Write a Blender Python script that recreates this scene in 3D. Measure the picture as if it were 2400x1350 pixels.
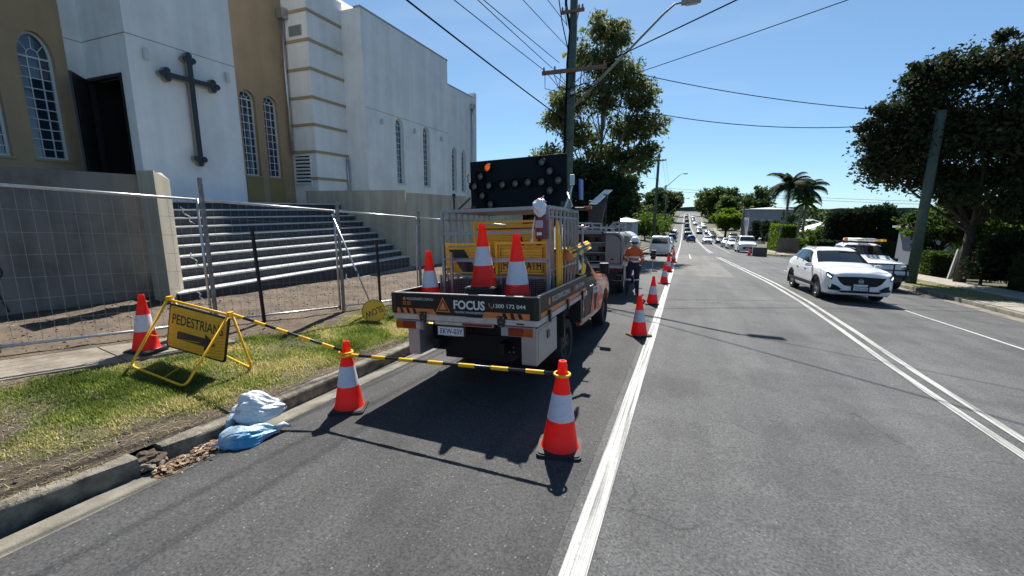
import bpy, bmesh, math, random
import numpy as np
from mathutils import Vector, Matrix, noise
R_ = math.radians
for o in list(bpy.data.objects): bpy.data.objects.remove(o)
SC = bpy.context.scene
COL = SC.collection
rnd = random.Random(7)
# ------------------------------------------------------------------ camera, sky, sun, exposure
cd = bpy.data.cameras.new('camera'); cam = bpy.data.objects.new('camera', cd); COL.objects.link(cam)
cam.matrix_world = Matrix(((0.92662877, -0.0768855, 0.36803225, 0.0),
                           (0.37586629, 0.16562315, -0.91175299, 0.0),
                           (0.00914593, 0.98318747, 0.18236984, 2.2), (0, 0, 0, 1)))
cd.sensor_width = 36.0; cd.lens = 14.955; cd.clip_start = 0.05; cd.clip_end = 6000
SC.camera = cam
SUN_AZ, SUN_EL = R_(-14.0), R_(48.5)          # azimuth from +Y towards +X
w = bpy.data.worlds.new('World'); SC.world = w; w.use_nodes = True
wn = w.node_tree.nodes; wl = w.node_tree.links
bg = wn['Background']; sky = wn.new('ShaderNodeTexSky'); sky.sky_type = 'NISHITA'; sky.sun_disc = False
sky.sun_elevation = SUN_EL; sky.sun_rotation = SUN_AZ; sky.altitude = 60; sky.air_density = 0.7; sky.dust_density = 0.3; sky.ozone_density = 5.0
tint = wn.new('ShaderNodeMix'); tint.data_type = 'RGBA'; tint.blend_type = 'MULTIPLY'; tint.inputs[0].default_value = 1.0; tint.inputs[7].default_value = (.80, 1.02, 1.10, 1)
gam = wn.new('ShaderNodeGamma'); gam.inputs[1].default_value = .75; wl.new(sky.outputs[0], gam.inputs[0])
wtc = wn.new('ShaderNodeTexCoord'); wmp = wn.new('ShaderNodeMapping'); wmp.inputs['Scale'].default_value = (1.4, 1.1, 7.); wmp.inputs['Rotation'].default_value = (0, R_(12), 0); wl.new(wtc.outputs['Generated'], wmp.inputs[0])
wno = wn.new('ShaderNodeTexNoise'); wno.inputs['Scale'].default_value = 1.7; wno.inputs['Detail'].default_value = 8; wno.inputs['Distortion'].default_value = .4; wl.new(wmp.outputs[0], wno.inputs['Vector'])   # thin high cirrus
wrp = wn.new('ShaderNodeValToRGB'); wrp.color_ramp.elements[0].position = .52; wrp.color_ramp.elements[0].color = (0, 0, 0, 1); wrp.color_ramp.elements[1].position = .8; wrp.color_ramp.elements[1].color = (.22, .22, .22, 1); wl.new(wno.outputs['Fac'], wrp.inputs[0])
cir = wn.new('ShaderNodeMix'); cir.data_type = 'RGBA'; wl.new(wrp.outputs[0], cir.inputs[0]); wl.new(gam.outputs[0], cir.inputs[6]); cir.inputs[7].default_value = (4.2, 4.2, 4.2, 1)
wl.new(cir.outputs[2], tint.inputs[6]); wl.new(tint.outputs[2], bg.inputs[0]); bg.inputs[1].default_value = 0.100
sd = bpy.data.lights.new('sun', 'SUN'); sun = bpy.data.objects.new('sun', sd); COL.objects.link(sun)
sd.energy = 5.0; sd.angle = R_(0.53); sd.color = (1.0, 0.955, 0.88)
sv = Vector((math.sin(SUN_AZ) * math.cos(SUN_EL), math.cos(SUN_AZ) * math.cos(SUN_EL), math.sin(SUN_EL)))
sun.rotation_euler = sv.to_track_quat('Z', 'Y').to_euler(); sun.location = (0, 0, 60)
SC.render.engine = 'CYCLES'
SC.render.resolution_x, SC.render.resolution_y = 1024, 576
SC.cycles.max_bounces = 6; SC.cycles.transparent_max_bounces = 8
SC.view_settings.view_transform = 'Standard'; SC.view_settings.look = 'None'
SC.view_settings.exposure = 1.0; SC.view_settings.gamma = 1.0; SC.view_settings.use_curve_mapping = False

# ------------------------------------------------------------------ materials
MATS = {}
def mat(name, col=(.5, .5, .5), rough=.6, metal=0., var=0., vscale=8., bump=0., bscale=60., spec=.5, emit=None, estr=0., coat=0., trans=0., col2=None, thresh=None, dirt=None, detail=4.):
    """procedural principled material: base colour, noise variation, noise bump, optional second colour in patches"""
    if name in MATS: return MATS[name]
    m = bpy.data.materials.new(name); m.use_nodes = True; MATS[name] = m
    n = m.node_tree.nodes; l = m.node_tree.links; p = n['Principled BSDF']
    p.inputs['Base Color'].default_value = (*col, 1); p.inputs['Roughness'].default_value = rough
    p.inputs['Metallic'].default_value = metal; p.inputs['Specular IOR Level'].default_value = spec
    if coat: p.inputs['Coat Weight'].default_value = coat; p.inputs['Coat Roughness'].default_value = .05
    if trans: p.inputs['Transmission Weight'].default_value = trans
    if emit: p.inputs['Emission Color'].default_value = (*emit, 1); p.inputs['Emission Strength'].default_value = estr
    tc = n.new('ShaderNodeTexCoord')
    def noi(scale, det=detail, rough_=.6):
        t = n.new('ShaderNodeTexNoise'); t.inputs['Scale'].default_value = scale; t.inputs['Detail'].default_value = det; t.inputs['Roughness'].default_value = rough_
        l.new(tc.outputs['Object'], t.inputs['Vector']); return t
    last = None
    if var or col2:
        t = noi(vscale); r = n.new('ShaderNodeValToRGB'); l.new(t.outputs['Fac'], r.inputs[0])
        c2 = col2 or tuple(max(0, c * (1 - var)) for c in col); c1 = col if col2 else tuple(min(1, c * (1 + var)) for c in col)
        a, b = thresh or (.3, .7)
        r.color_ramp.elements[0].position = a; r.color_ramp.elements[0].color = (*c2, 1)
        r.color_ramp.elements[1].position = b; r.color_ramp.elements[1].color = (*c1, 1)
        last = r.outputs[0]
    if dirt:
        t = noi(dirt[1], 8); r = n.new('ShaderNodeValToRGB'); l.new(t.outputs['Fac'], r.inputs[0])
        r.color_ramp.elements[0].position = dirt[2]; r.color_ramp.elements[0].color = (0, 0, 0, 1)
        r.color_ramp.elements[1].position = dirt[2] + .18; r.color_ramp.elements[1].color = (dirt[3],) * 3 + (1,)
        x = n.new('ShaderNodeMix'); x.data_type = 'RGBA'; l.new(r.outputs[0], x.inputs[0])
        if last: l.new(last, x.inputs[6])
        else: x.inputs[6].default_value = (*col, 1)
        x.inputs[7].default_value = (*dirt[0], 1); last = x.outputs[2]
    if last: l.new(last, p.inputs['Base Color'])
    if bump:
        t = noi(bscale, 5); b = n.new('ShaderNodeBump'); b.inputs['Strength'].default_value = bump; b.inputs['Distance'].default_value = .02
        l.new(t.outputs['Fac'], b.inputs['Height']); l.new(b.outputs[0], p.inputs['Normal'])
    return m
def nodes_of(m): return m.node_tree.nodes, m.node_tree.links, m.node_tree.nodes['Principled BSDF']

# ------------------------------------------------------------------ mesh builder
class MB:
    def __init__(s): s.v = []; s.f = []; s.mi = []
    def add(s, vs, fs, m=0):
        k = len(s.v); s.v += [tuple(p) for p in vs]
        for f in fs: s.f.append([i + k for i in f]); s.mi.append(m)
        return s
    def box(s, x0, x1, y0, y1, z0, z1, m=0):
        return s.add([(x0, y0, z0), (x1, y0, z0), (x1, y1, z0), (x0, y1, z0), (x0, y0, z1), (x1, y0, z1), (x1, y1, z1), (x0, y1, z1)],
                     [(3, 2, 1, 0), (4, 5, 6, 7), (0, 1, 5, 4), (1, 2, 6, 5), (2, 3, 7, 6), (3, 0, 4, 7)], m)
    def cbox(s, c, d, M=None, m=0):
        vs = []
        for z in (-1, 1):
            for x, y in ((-1, -1), (1, -1), (1, 1), (-1, 1)):
                p = Vector((x * d[0] / 2, y * d[1] / 2, z * d[2] / 2))
                if M: p = M @ p
                vs.append(p + Vector(c))
        return s.add(vs, [(3, 2, 1, 0), (4, 5, 6, 7), (0, 1, 5, 4), (1, 2, 6, 5), (2, 3, 7, 6), (3, 0, 4, 7)], m)
    def bar(s, a, b, wx, wz=None, m=0):
        """rectangular bar from a to b"""
        a, b = Vector(a), Vector(b); d = b - a; wz = wz or wx
        q = d.to_track_quat('Z', 'Y').to_matrix()
        return s.cbox((a + b) / 2, (wx, wz, d.length), q, m)
    def tube(s, pts, r, n=8, m=0, caps=True):
        pts = [Vector(p) for p in pts]; rs = r if isinstance(r, (list, tuple)) else [r] * len(pts)
        vs = []; fs = []; prev = None
        for i, p in enumerate(pts):
            d = (pts[min(i + 1, len(pts) - 1)] - pts[max(i - 1, 0)]).normalized()
            if prev is None:
                u = d.orthogonal().normalized()
            else:
                u = (prev - d * prev.dot(d)); u = u.normalized() if u.length > 1e-6 else d.orthogonal().normalized()
            prev = u; w_ = d.cross(u)
            for k in range(n):
                a = 2 * math.pi * k / n; vs.append(p + (u * math.cos(a) + w_ * math.sin(a)) * rs[i])
        for i in range(len(pts) - 1):
            for k in range(n):
                fs.append((i * n + k, i * n + (k + 1) % n, (i + 1) * n + (k + 1) % n, (i + 1) * n + k))
        if caps: fs.append(tuple(range(n))[::-1]); fs.append(tuple(range((len(pts) - 1) * n, len(pts) * n)))
        return s.add(vs, fs, m)
    def lathe(s, prof, n=24, M=None, m=0, mlist=None):
        """profile of (radius, z) about z; mlist = material per band"""
        vs = []; 
        for r, z in prof:
            for k in range(n):
                a = 2 * math.pi * k / n; p = Vector((r * math.cos(a), r * math.sin(a), z))
                vs.append(M @ p if M else p)
        k0 = len(s.v); s.v += [tuple(p) for p in vs]
        for i in range(len(prof) - 1):
            for k in range(n):
                s.f.append([k0 + i * n + k, k0 + i * n + (k + 1) % n, k0 + (i + 1) * n + (k + 1) % n, k0 + (i + 1) * n + k]); s.mi.append(mlist[i] if mlist else m)
        return s
    def prism(s, poly, fn, t0, t1, m=0):
        """poly in 2D, fn(u, v, t) -> 3D; solid between t0 and t1"""
        n = len(poly); vs = [fn(u, v, t0) for u, v in poly] + [fn(u, v, t1) for u, v in poly]
        fs = [tuple(range(n)), tuple(range(2 * n - 1, n - 1, -1))] + [(i, i + n, (i + 1) % n + n, (i + 1) % n) for i in range(n)]
        return s.add(vs, fs, m)
    def frame(s, outer, inner, fn, t0, t1, m=0):
        """ring between two loops of the same length"""
        n = len(outer); V = [fn(u, v, t) for t in (t0, t1) for L in (outer, inner) for u, v in L]
        fs = []
        for i in range(n):
            j = (i + 1) % n
            fs += [(i, j, n + j, n + i), (2 * n + i, 3 * n + i, 3 * n + j, 2 * n + j), (i, 2 * n + i, 2 * n + j, j), (n + i, n + j, 3 * n + j, 3 * n + i)]
        return s.add(V, fs, m)
    def build(s, name, mats, parent=None, smooth=False, bevel=0., fix=True, auto=None):
        me = bpy.data.meshes.new(name); me.from_pydata(s.v, [], s.f)
        if not isinstance(mats, (list, tuple)): mats = [mats]
        for m in mats: me.materials.append(m)
        if len(mats) > 1: me.polygons.foreach_set('material_index', s.mi)
        if fix or bevel:
            bm = bmesh.new(); bm.from_mesh(me)
            if fix: bmesh.ops.recalc_face_normals(bm, faces=bm.faces)
            if bevel: bmesh.ops.bevel(bm, geom=list(bm.edges), offset=bevel, segments=2, affect='EDGES', profile=.6, clamp_overlap=True)
            bm.to_mesh(me); bm.free()
        if smooth: me.polygons.foreach_set('use_smooth', [True] * len(me.polygons))
        if auto: sharp(me, auto)
        me.update()
        return link(name, me, parent)
def sharp(me, deg=35):
    me.polygons.foreach_set('use_smooth', [True] * len(me.polygons)); me.set_sharp_from_angle(angle=R_(deg))
def link(name, me, parent=None):
    o = bpy.data.objects.new(name, me); COL.objects.link(o)
    if parent: o.parent = parent
    return o
def tag(o, label=None, cat=None, group=None, kind=None):
    if label: o['label'] = label
    if cat: o['category'] = cat
    if group: o['group'] = group
    if kind: o['kind'] = kind
    return o
def thing(name, loc, label, cat, group=None, rot=(0, 0, 0)):
    o = bpy.data.objects.new(name, None); COL.objects.link(o); o.location = loc; o.rotation_euler = rot; o.empty_display_size = .2
    return tag(o, label, cat, group)
def copy_tree(o, parent=None):
    c = o.copy(); COL.objects.link(c); c.parent = parent
    for ch in list(o.children): copy_tree(ch, c)
    return c
def dup(o, loc, rot, label, scale=1.):
    c = copy_tree(o); c.location = loc; c.rotation_euler = rot; c.scale = (scale,) * 3; c['label'] = label; return c
def text(txt, mat_, parent, M, width=None, height=None, bold=0., name='lettering', ext=.0015, spacing=1.):
    """flat lettering in the local XY plane of M, centred; fitted to width x height"""
    cu = bpy.data.curves.new('t', 'FONT'); cu.body = txt; cu.align_x = 'CENTER'; cu.align_y = 'CENTER'; cu.offset = bold; cu.resolution_u = 3; cu.space_character = spacing
    ob = bpy.data.objects.new('t', cu); COL.objects.link(ob)
    bpy.context.view_layer.update()
    me = bpy.data.meshes.new_from_object(ob.evaluated_get(bpy.context.evaluated_depsgraph_get()))
    bpy.data.objects.remove(ob)
    co = np.zeros(len(me.vertices) * 3); me.vertices.foreach_get('co', co); co = co.reshape(-1, 3)
    lo, hi = co.min(0), co.max(0); c = (lo + hi) / 2; d = np.maximum(hi - lo, 1e-6)
    sx = width / d[0] if width else height / d[1]; sy = height / d[1] if height else sx
    co = (co - c) * [sx, sy, 1]; me.vertices.foreach_set('co', co.ravel())
    me.materials.clear(); me.materials.append(mat_); me.name = name
    me.transform(M)
    return link(name, me, parent)
def frameM(o, x, y):
    x = Vector(x).normalized(); y = Vector(y).normalized(); z = x.cross(y)
    return Matrix(((x.x, y.x, z.x, o[0]), (x.y, y.y, z.y, o[1]), (x.z, y.z, z.z, o[2]), (0, 0, 0, 1)))

# ------------------------------------------------------------------ heights of the land
def base(Y):
    if Y < 20: return -.04 * Y
    if Y < 70: return -.8 - .048 * (Y - 20)
    if Y < 140: t = Y - 70; return -3.2 - .048 * t + .048 * t * t / 140
    if Y < 190: t = Y - 140; return -4.88 + .03 * t * t / 100
    if Y < 330: return -4.13 + (.03 - .004 * (Y - 190) / 140) * (Y - 190)
    t = Y - 330
    return -.49 + .022 * t - .022 * t * t / 80 if t < 40 else -.05
def zr(X, Y): return base(Y) + .025 * min(X, 0) - .015 * max(X - 4, 0)
def zl(X, Y):
    """land left of the kerb"""
    return base(Y) + .0275 + .14 * min(-4.5 - X, 3.0) + .05 * min(max(-7.5 - X, 0), 3)
def zright(X, Y):
    return base(Y) - .075 + .13 + .02 * min(X - 9, 4) - .035 * min(max(X - 16, 0), 90)
def zland(X, Y):
    if X <= -4.55: return zl(X, Y)
    if X >= 9.1: return zright(X, Y)
    return zr(X, Y)
# ------------------------------------------------------------------ ground, road, kerbs
def np_mesh(name, V, F, mats, parent=None, smooth=False, mi=None):
    V = np.asarray(V, dtype=np.float32); F = np.asarray(F, dtype=np.int32); k = F.shape[1]
    me = bpy.data.meshes.new(name); me.vertices.add(len(V)); me.vertices.foreach_set('co', V.ravel())
    me.loops.add(F.size); me.loops.foreach_set('vertex_index', F.ravel())
    me.polygons.add(len(F)); me.polygons.foreach_set('loop_start', np.arange(0, F.size, k, dtype=np.int32))
    if not isinstance(mats, (list, tuple)): mats = [mats]
    for m in mats: me.materials.append(m)
    if mi is not None: me.polygons.foreach_set('material_index', np.asarray(mi, dtype=np.int32))
    me.update(calc_edges=True)
    if smooth: me.polygons.foreach_set('use_smooth', np.ones(len(F), dtype=bool))
    return link(name, me, parent)
def sheet(name, xs, ys, zf, m, kind='structure', smooth=True):
    V = [(x, y, zf(x, y)) for y in ys for x in xs]; nx = len(xs)
    F = [(j * nx + i, j * nx + i + 1, (j + 1) * nx + i + 1, (j + 1) * nx + i) for j in range(len(ys) - 1) for i in range(nx - 1)]
    o = np_mesh(name, V, F, m, smooth=smooth); o['kind'] = kind; return o
def lin(a, b, n): return [a + (b - a) * i / (n - 1) for i in range(n)]
YS = lin(-12, 60, 73) + lin(62, 200, 70) + lin(204, 420, 55)

def asphalt(name, c0, c1, scale=1., crack=.0, bump=.5):
    m = mat(name, c0, .82, spec=.25); n, l, p = nodes_of(m)
    tc = n.new('ShaderNodeTexCoord')
    def tex(kind, sc, **kw):
        t = n.new(kind); t.inputs['Scale'].default_value = sc; l.new(tc.outputs['Object'], t.inputs['Vector'])
        for k, v in kw.items(): t.inputs[k].default_value = v
        return t
    def ramp(src, a, ca, b, cb):
        r = n.new('ShaderNodeValToRGB'); l.new(src, r.inputs[0]); r.color_ramp.elements[0].position = a; r.color_ramp.elements[1].position = b
        r.color_ramp.elements[0].color = (*ca, 1); r.color_ramp.elements[1].color = (*cb, 1); return r.outputs[0]
    def mix(f, a, b, bt='MIX'):
        x = n.new('ShaderNodeMix'); x.data_type = 'RGBA'; x.blend_type = bt
        if isinstance(f, float): x.inputs[0].default_value = f
        else: l.new(f, x.inputs[0])
        l.new(a, x.inputs[6])
        if isinstance(b, tuple): x.inputs[7].default_value = (*b, 1)
        else: l.new(b, x.inputs[7])
        return x.outputs[2]
    big = tex('ShaderNodeTexNoise', .35 * scale, Detail=5.)
    c = ramp(big.outputs['Fac'], .32, c0, .68, c1)
    fine = tex('ShaderNodeTexNoise', 48 * scale, Detail=5., Roughness=.75)
    c = mix(.9, c, ramp(fine.outputs['Fac'], .38, (.45, .45, .46), .60, (1.34, 1.34, 1.33)), 'MULTIPLY')
    st = tex('ShaderNodeTexVoronoi', 38 * scale)                      # pale aggregate chips
    chip = n.new('ShaderNodeSeparateColor'); l.new(st.outputs['Color'], chip.inputs[0])
    cm = n.new('ShaderNodeMath'); cm.operation = 'MULTIPLY'
    l.new(ramp(chip.outputs[0], .86, (0, 0, 0), .97, (1, 1, 1)), cm.inputs[0]); l.new(ramp(st.outputs['Distance'], .12, (1, 1, 1), .34, (0, 0, 0)), cm.inputs[1])
    c = mix(cm.outputs[0], c, (.2, .195, .185))
    # tyre tracks: long streaks along the street
    mp = n.new('ShaderNodeMapping'); l.new(tc.outputs['Object'], mp.inputs[0]); mp.inputs['Scale'].default_value = (1.3, .05, 1)
    sn = n.new('ShaderNodeTexNoise'); sn.inputs['Scale'].default_value = 1.6; sn.inputs['Detail'].default_value = 4; l.new(mp.outputs[0], sn.inputs['Vector'])
    c = mix(.75, c, ramp(sn.outputs['Fac'], .3, (.74, .74, .74), .72, (1.2, 1.2, 1.18)), 'MULTIPLY')
    stn_ = tex('ShaderNodeTexNoise', .9, Detail=8., Roughness=.65)        # oil and rubber stains
    c = mix(.8, c, ramp(stn_.outputs['Fac'], .36, (.72, .72, .73), .52, (1.06, 1.06, 1.06)), 'MULTIPLY')
    if crack:
        wob = tex('ShaderNodeTexNoise', 1.7, Detail=6.)
        ad = n.new('ShaderNodeMix'); ad.data_type = 'VECTOR'; ad.inputs[0].default_value = .35; l.new(tc.outputs['Object'], ad.inputs[4]); l.new(wob.outputs['Color'], ad.inputs[5])
        cv = n.new('ShaderNodeTexVoronoi'); cv.feature = 'DISTANCE_TO_EDGE'; cv.inputs['Scale'].default_value = .8; l.new(ad.outputs[1], cv.inputs['Vector'])
        msk = tex('ShaderNodeTexNoise', .55, Detail=3.)
        x = n.new('ShaderNodeMath'); x.operation = 'MULTIPLY'; l.new(ramp(cv.outputs['Distance'], .0005, (1, 1, 1), .006, (0, 0, 0)), x.inputs[0])
        l.new(ramp(msk.outputs['Fac'], .52, (0, 0, 0), .6, (crack,) * 3), x.inputs[1])
        c = mix(x.outputs[0], c, (.012, .012, .012))
    l.new(c, p.inputs['Base Color'])
    b = n.new('ShaderNodeBump'); b.inputs['Strength'].default_value = bump; b.inputs['Distance'].default_value = .012
    l.new(fine.outputs['Fac'], b.inputs['Height']); l.new(b.outputs[0], p.inputs['Normal'])
    return m
M_ASPH = asphalt('asphalt', (.069, .070, .073), (.095, .096, .098), crack=.6)
M_ASPH2 = asphalt('asphalt_shoulder', (.046, .046, .048), (.068, .068, .069), crack=.8)
M_PATCH = asphalt('asphalt_pale_patch', (.10, .098, .092), (.135, .131, .12), crack=.6)
M_CONC = mat('gutter_concrete', (.17, .155, .125), .9, var=.3, vscale=5, bump=.5, bscale=70, dirt=((.07, .062, .05), 3., .5, .8))
M_KERB = mat('kerb_concrete', (.19, .17, .132), .92, var=.35, vscale=9, bump=.8, bscale=45, dirt=((.04, .035, .028), 6., .46, .75))
M_PATH = mat('path_concrete', (.22, .19, .15), .9, var=.22, vscale=4, bump=.35, bscale=80, dirt=((.11, .085, .06), 2.2, .5, .7))
M_PAINT = mat('road_paint', (.34, .34, .33), .65, var=.14, vscale=14, bump=.25, bscale=90, dirt=((.14, .14, .14), 26., .57, .75))

n, l, p = nodes_of(M_PAINT); src = p.inputs['Base Color'].links[0].from_socket            # brush-worn grooves along the lines
tcp = n.new('ShaderNodeTexCoord'); mpp = n.new('ShaderNodeMapping'); mpp.inputs['Scale'].default_value = (46, .55, 1); l.new(tcp.outputs['Object'], mpp.inputs[0])
tn_ = n.new('ShaderNodeTexNoise'); tn_.inputs['Scale'].default_value = 1.; tn_.inputs['Detail'].default_value = 5; l.new(mpp.outputs[0], tn_.inputs['Vector'])
rp_ = n.new('ShaderNodeValToRGB'); l.new(tn_.outputs['Fac'], rp_.inputs[0]); rp_.color_ramp.elements[0].position = .36; rp_.color_ramp.elements[0].color = (.34, .34, .34, 1); rp_.color_ramp.elements[1].position = .52; rp_.color_ramp.elements[1].color = (1.05, 1.05, 1.05, 1)
xm_ = n.new('ShaderNodeMix'); xm_.data_type = 'RGBA'; xm_.blend_type = 'MULTIPLY'; xm_.inputs[0].default_value = 1.; l.new(src, xm_.inputs[6]); l.new(rp_.outputs[0], xm_.inputs[7]); l.new(xm_.outputs[2], p.inputs['Base Color'])
JY0, JY1 = 38.0, 50.5            # side street on the right
def road_right(Y): return 8.6 if Y < JY1 else 7.3
def land_z(X, Y):
    if X <= -4.57:
        z = zl(X, Y)
        return z - (.14 if -12.3 < X < -4.4 and -4 < Y < 16 else .02)
    if Y >= JY1:
        if X >= 7.75: return zright(max(X, 9.0), Y) - .02
    elif X >= 9.05:
        return zright(X, Y) - (.35 if JY0 < Y < JY1 else .02)
    return zr(X, Y) - .3
M_LAND = mat('land', (.05, .062, .024), .95, col2=(.08, .075, .04), vscale=.35, thresh=(.35, .65), bump=.6, bscale=4, detail=8.)
xs = [-900, -500, -260, -140, -80, -50, -34, -24, -17, -14, -12.31, -12.29, -10, -8, -6, -4.58, -4.55, -2, 1, 4, 7.25, 7.74, 7.76, 9.02, 9.06, 10, 12, 14, 16, 20, 26, 34, 46, 64, 90, 130, 200, 320, 520, 900]
ys = [-40, -20, -12, -4.01, -3.99] + lin(-2, 15.9, 13) + [16.01, 18, 22, 26, 30, 34, 37.9, 38.1, 42, 46, 50.4, 50.6] + lin(54, 200, 38) + lin(210, 420, 22) + [480, 600, 800, 1100, 1500, 2000]
sheet('ground', xs, ys, land_z, M_LAND)

sheet('road', lin(-4.08, 8.62, 14), [y for y in YS if y <= 50] + [50.5], zr, M_ASPH)
sheet('road_beyond_junction', lin(-4.08, 7.32, 12), [50.5] + [y for y in YS if y > 51], zr, M_ASPH)
sheet('side_street', lin(8.62, 90, 20), lin(38.3, 50.2, 6), lambda x, y: base(y) - .0693 - .01 * max(x - 20, 0), M_ASPH2)
sheet('parking_shoulder', lin(-4.1, -.66, 8), [y for y in YS if y <= 15], lambda x, y: zr(x, y) + .004, M_ASPH2)
sheet('pale_road_patch', lin(-4.05, 2.35, 8), lin(22.5, 43, 22), lambda x, y: zr(x, y) + .004, M_PATCH)
sheet('gutter', [-4.43, -4.3, -4.08], YS, lambda x, y: zr(-4.08, y) + .004 - .045 * max(0, -4.08 - x) / .35, M_CONC)
sheet('gutter_right', [8.6, 8.8, 9.0], [y for y in YS if y < 38], lambda x, y: zr(x, y) + .006, M_CONC)
sheet('gutter_right_beyond_junction', [7.3, 7.5, 7.62], [y for y in YS if y > 51], lambda x, y: zr(x, y) + .006, M_CONC)
def kerb(name, x0, x1, ys, zb, zt, m, skew=None, rough=0.):
    """kerb of a rounded-top cross section swept along the street"""
    sgn = 1 if x1 > x0 else -1; prof = [(x0, -.1), (x0, .105), (x0 + sgn * .012, .13), (x0 + sgn * .035, .14), (x1, .142), (x1, -.1)]
    V = []; F = []; n = len(prof)
    for j, y in enumerate(ys):
        s_ = skew(y) if skew else 0.
        for i, (x, h) in enumerate(prof):
            e = noise.noise((x * 9, y * 4.1, h * 9)) * rough
            V.append((x + s_ + e, y, zb(y) + (h * (zt) / .14 if h > 0 else h) + (e if h > .1 else 0)))
    for j in range(len(ys) - 1):
        for i in range(n - 1): F.append((j * n + i, j * n + i + 1, (j + 1) * n + i + 1, (j + 1) * n + i))
    mb = MB(); mb.add(V, F); mb.add([V[i] for i in range(n)], [tuple(range(n))]); mb.add(V[-n:], [tuple(range(n))])
    o = mb.build(name, m, auto=40); o['kind'] = 'structure'; return o
zg = lambda y: zr(-4.4, y)
kerb('kerb', -4.42, -4.6, lin(-9, 1.98, 100), zg, .145, M_KERB, lambda y: -.17 * max(0, min(1, (2.0 - y) / 1.0)), .012)
kerb('kerb_beyond_break', -4.42, -4.59, lin(2.2, 14, 90) + [y for y in YS if y > 14.5], zg, .14, M_KERB, lambda y: -.05 * max(0, 1 - (y - 2.2) / .25), .01)
kerb('kerb_right', 9.0, 9.16, [y for y in YS if y < 38], lambda y: zr(9, y), .14, M_CONC, lambda y: max(0, (y - 35) / 3) ** 2 * 1.2)
kerb('kerb_right_beyond_junction', 7.62, 7.78, [50.6] + [y for y in YS if y > 51], lambda y: zr(7.6, y), .14, M_CONC, lambda y: max(0, (54 - y) / 3.4) ** 2 * 1.6)

# painted lines, each a thin sheet on the road
def stripe(name, pts, w_, dz=.008):
    def at(y):
        for (x0, y0), (x1, y1) in zip(pts, pts[1:]):
            if y <= y1: break
        t = (y - y0) / (y1 - y0); return x0 + (x1 - x0) * t
    ys_ = [y for y in lin(pts[0][1], pts[-1][1], max(2, int((pts[-1][1] - pts[0][1]) / 1.0)))]
    V = []; F = []
    for j, y in enumerate(ys_):
        x = at(y)
        V += [(x - w_ / 2, y, zr(x - w_ / 2, y) + dz), (x + w_ / 2, y, zr(x + w_ / 2, y) + dz)]
        if j: F.append((2 * j - 2, 2 * j - 1, 2 * j + 1, 2 * j))
    o = np_mesh(name, V, F, M_PAINT); o['kind'] = 'structure'; return o
stripe('edge_line', [(-.52, -8), (-.49, 8.5), (-.52, 23), (-.62, 62), (-.9, 120), (-1.4, 200), (-1.6, 360)], .17)
D1 = [(3.36, -4), (3.36, 8), (3.5, 12), (3.58, 16), (3.5, 21.5), (2.72, 41.8)]
D2 = [(2.6, 50), (2.63, 87), (2.42, 115), (2.2, 152), (1.5, 192), (1.4, 360)]
for D in (D1, D2):
    stripe('centre_line', D, .11); stripe('centre_line', [(x + .25, y) for x, y in D], .11)
stripe('edge_line_right', [(6.9, 3), (6.52, 11.5), (6.27, 15.2), (5.9, 24), (5.7, 30)], .1)
stripe('edge_line_right_beyond_junction', [(4.72, 52), (5.08, 80), (5.22, 113), (5.3, 152), (4.6, 200), (4.5, 350)], .1)
stripe('turn_mark', [(.55, 37), (.5, 45)], .1)
# ridged old paint along the near edge line
for dx in (-.062, -.03, -.006, .028):
    mb = MB(); ys_ = lin(1.2, 12.5, 60); V = []; F = []
    for j, y in enumerate(ys_):
        x = -.495 + dx + .004 * noise.noise((dx * 50, y * 2, 0)); z = zr(x, y)
        V += [(x - .006, y, z + .009), (x, y, z + .014), (x + .006, y, z + .009)]
        if j: k = 3 * j; F += [(k - 3, k - 2, k + 1, k), (k - 2, k - 1, k + 2, k + 1)]
    o = np_mesh('paint_ridge', V, F, M_PAINT); o['kind'] = 'structure'

# ------------------------------------------------------------------ verge: earth, grass, footpath
def fbm(x, y, s, seed=0.): return noise.fractal((x * s + seed, y * s - seed, seed), .8, 2.1, 4)
def grassy(x, y):
    """0..1 how much grass grows on the left verge"""
    if y < .9 or x > -4.66: return 0.
    a = min(1, max(0, (-4.72 - x + .2 * fbm(x, y, 1.6, 3.1)) / .28))            # bare strip by the kerb
    b = min(1, max(0, (x + 6.75 - max(0, y - 2.2) * .1 + .3 * fbm(x, y, .9, 8.)) / .35))    # ends at the footpath
    c = min(1, max(0, (y - 1.6 + .45 * (-5.6 - x) + .5 * fbm(x, y, 1.1, 5.)) / .5))
    d = min(1, max(.3, .85 + .9 * fbm(x, y, 1.3, 12.)))
    return a * b * c * d
def verge_z(x, y):
    return zl(x, y) + .02 * fbm(x, y, 1.3, 1.) + .012 * fbm(x, y, 5., 2.) + (.0 if x < -4.7 else -.01)
M_EARTH = mat('earth', (.10, .074, .05), .95, var=.35, vscale=3, bump=.9, bscale=26, dirt=((.04, .03, .02), 1.6, .48, .85), detail=9.)
xs_ = lin(-12.3, -8.5, 20) + lin(-8.4, -4.585, 48); ys_ = lin(-4, 0.8, 20) + lin(.9, 10, 100) + lin(10.1, 16, 30)
vg = sheet('verge', xs_, ys_, verge_z, M_EARTH)
ca_ = vg.data.color_attributes.new('turf', 'FLOAT_COLOR', 'POINT')
tv = []
for v_ in vg.data.vertices:
    g0 = grassy(v_.co.x, v_.co.y) if -7.5 < v_.co.x else 0.
    tv += [g0, 1. if (v_.co.x > -5.1 or v_.co.y < 2.0 + .4 * fbm(v_.co.x, v_.co.y, 1.5, 7.)) and g0 < .3 and v_.co.x > -6.6 else 0., 0., 1.]
ca_.data.foreach_set('color', tv)
n, l, p = nodes_of(M_EARTH); src = p.inputs['Base Color'].links[0].from_socket
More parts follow.
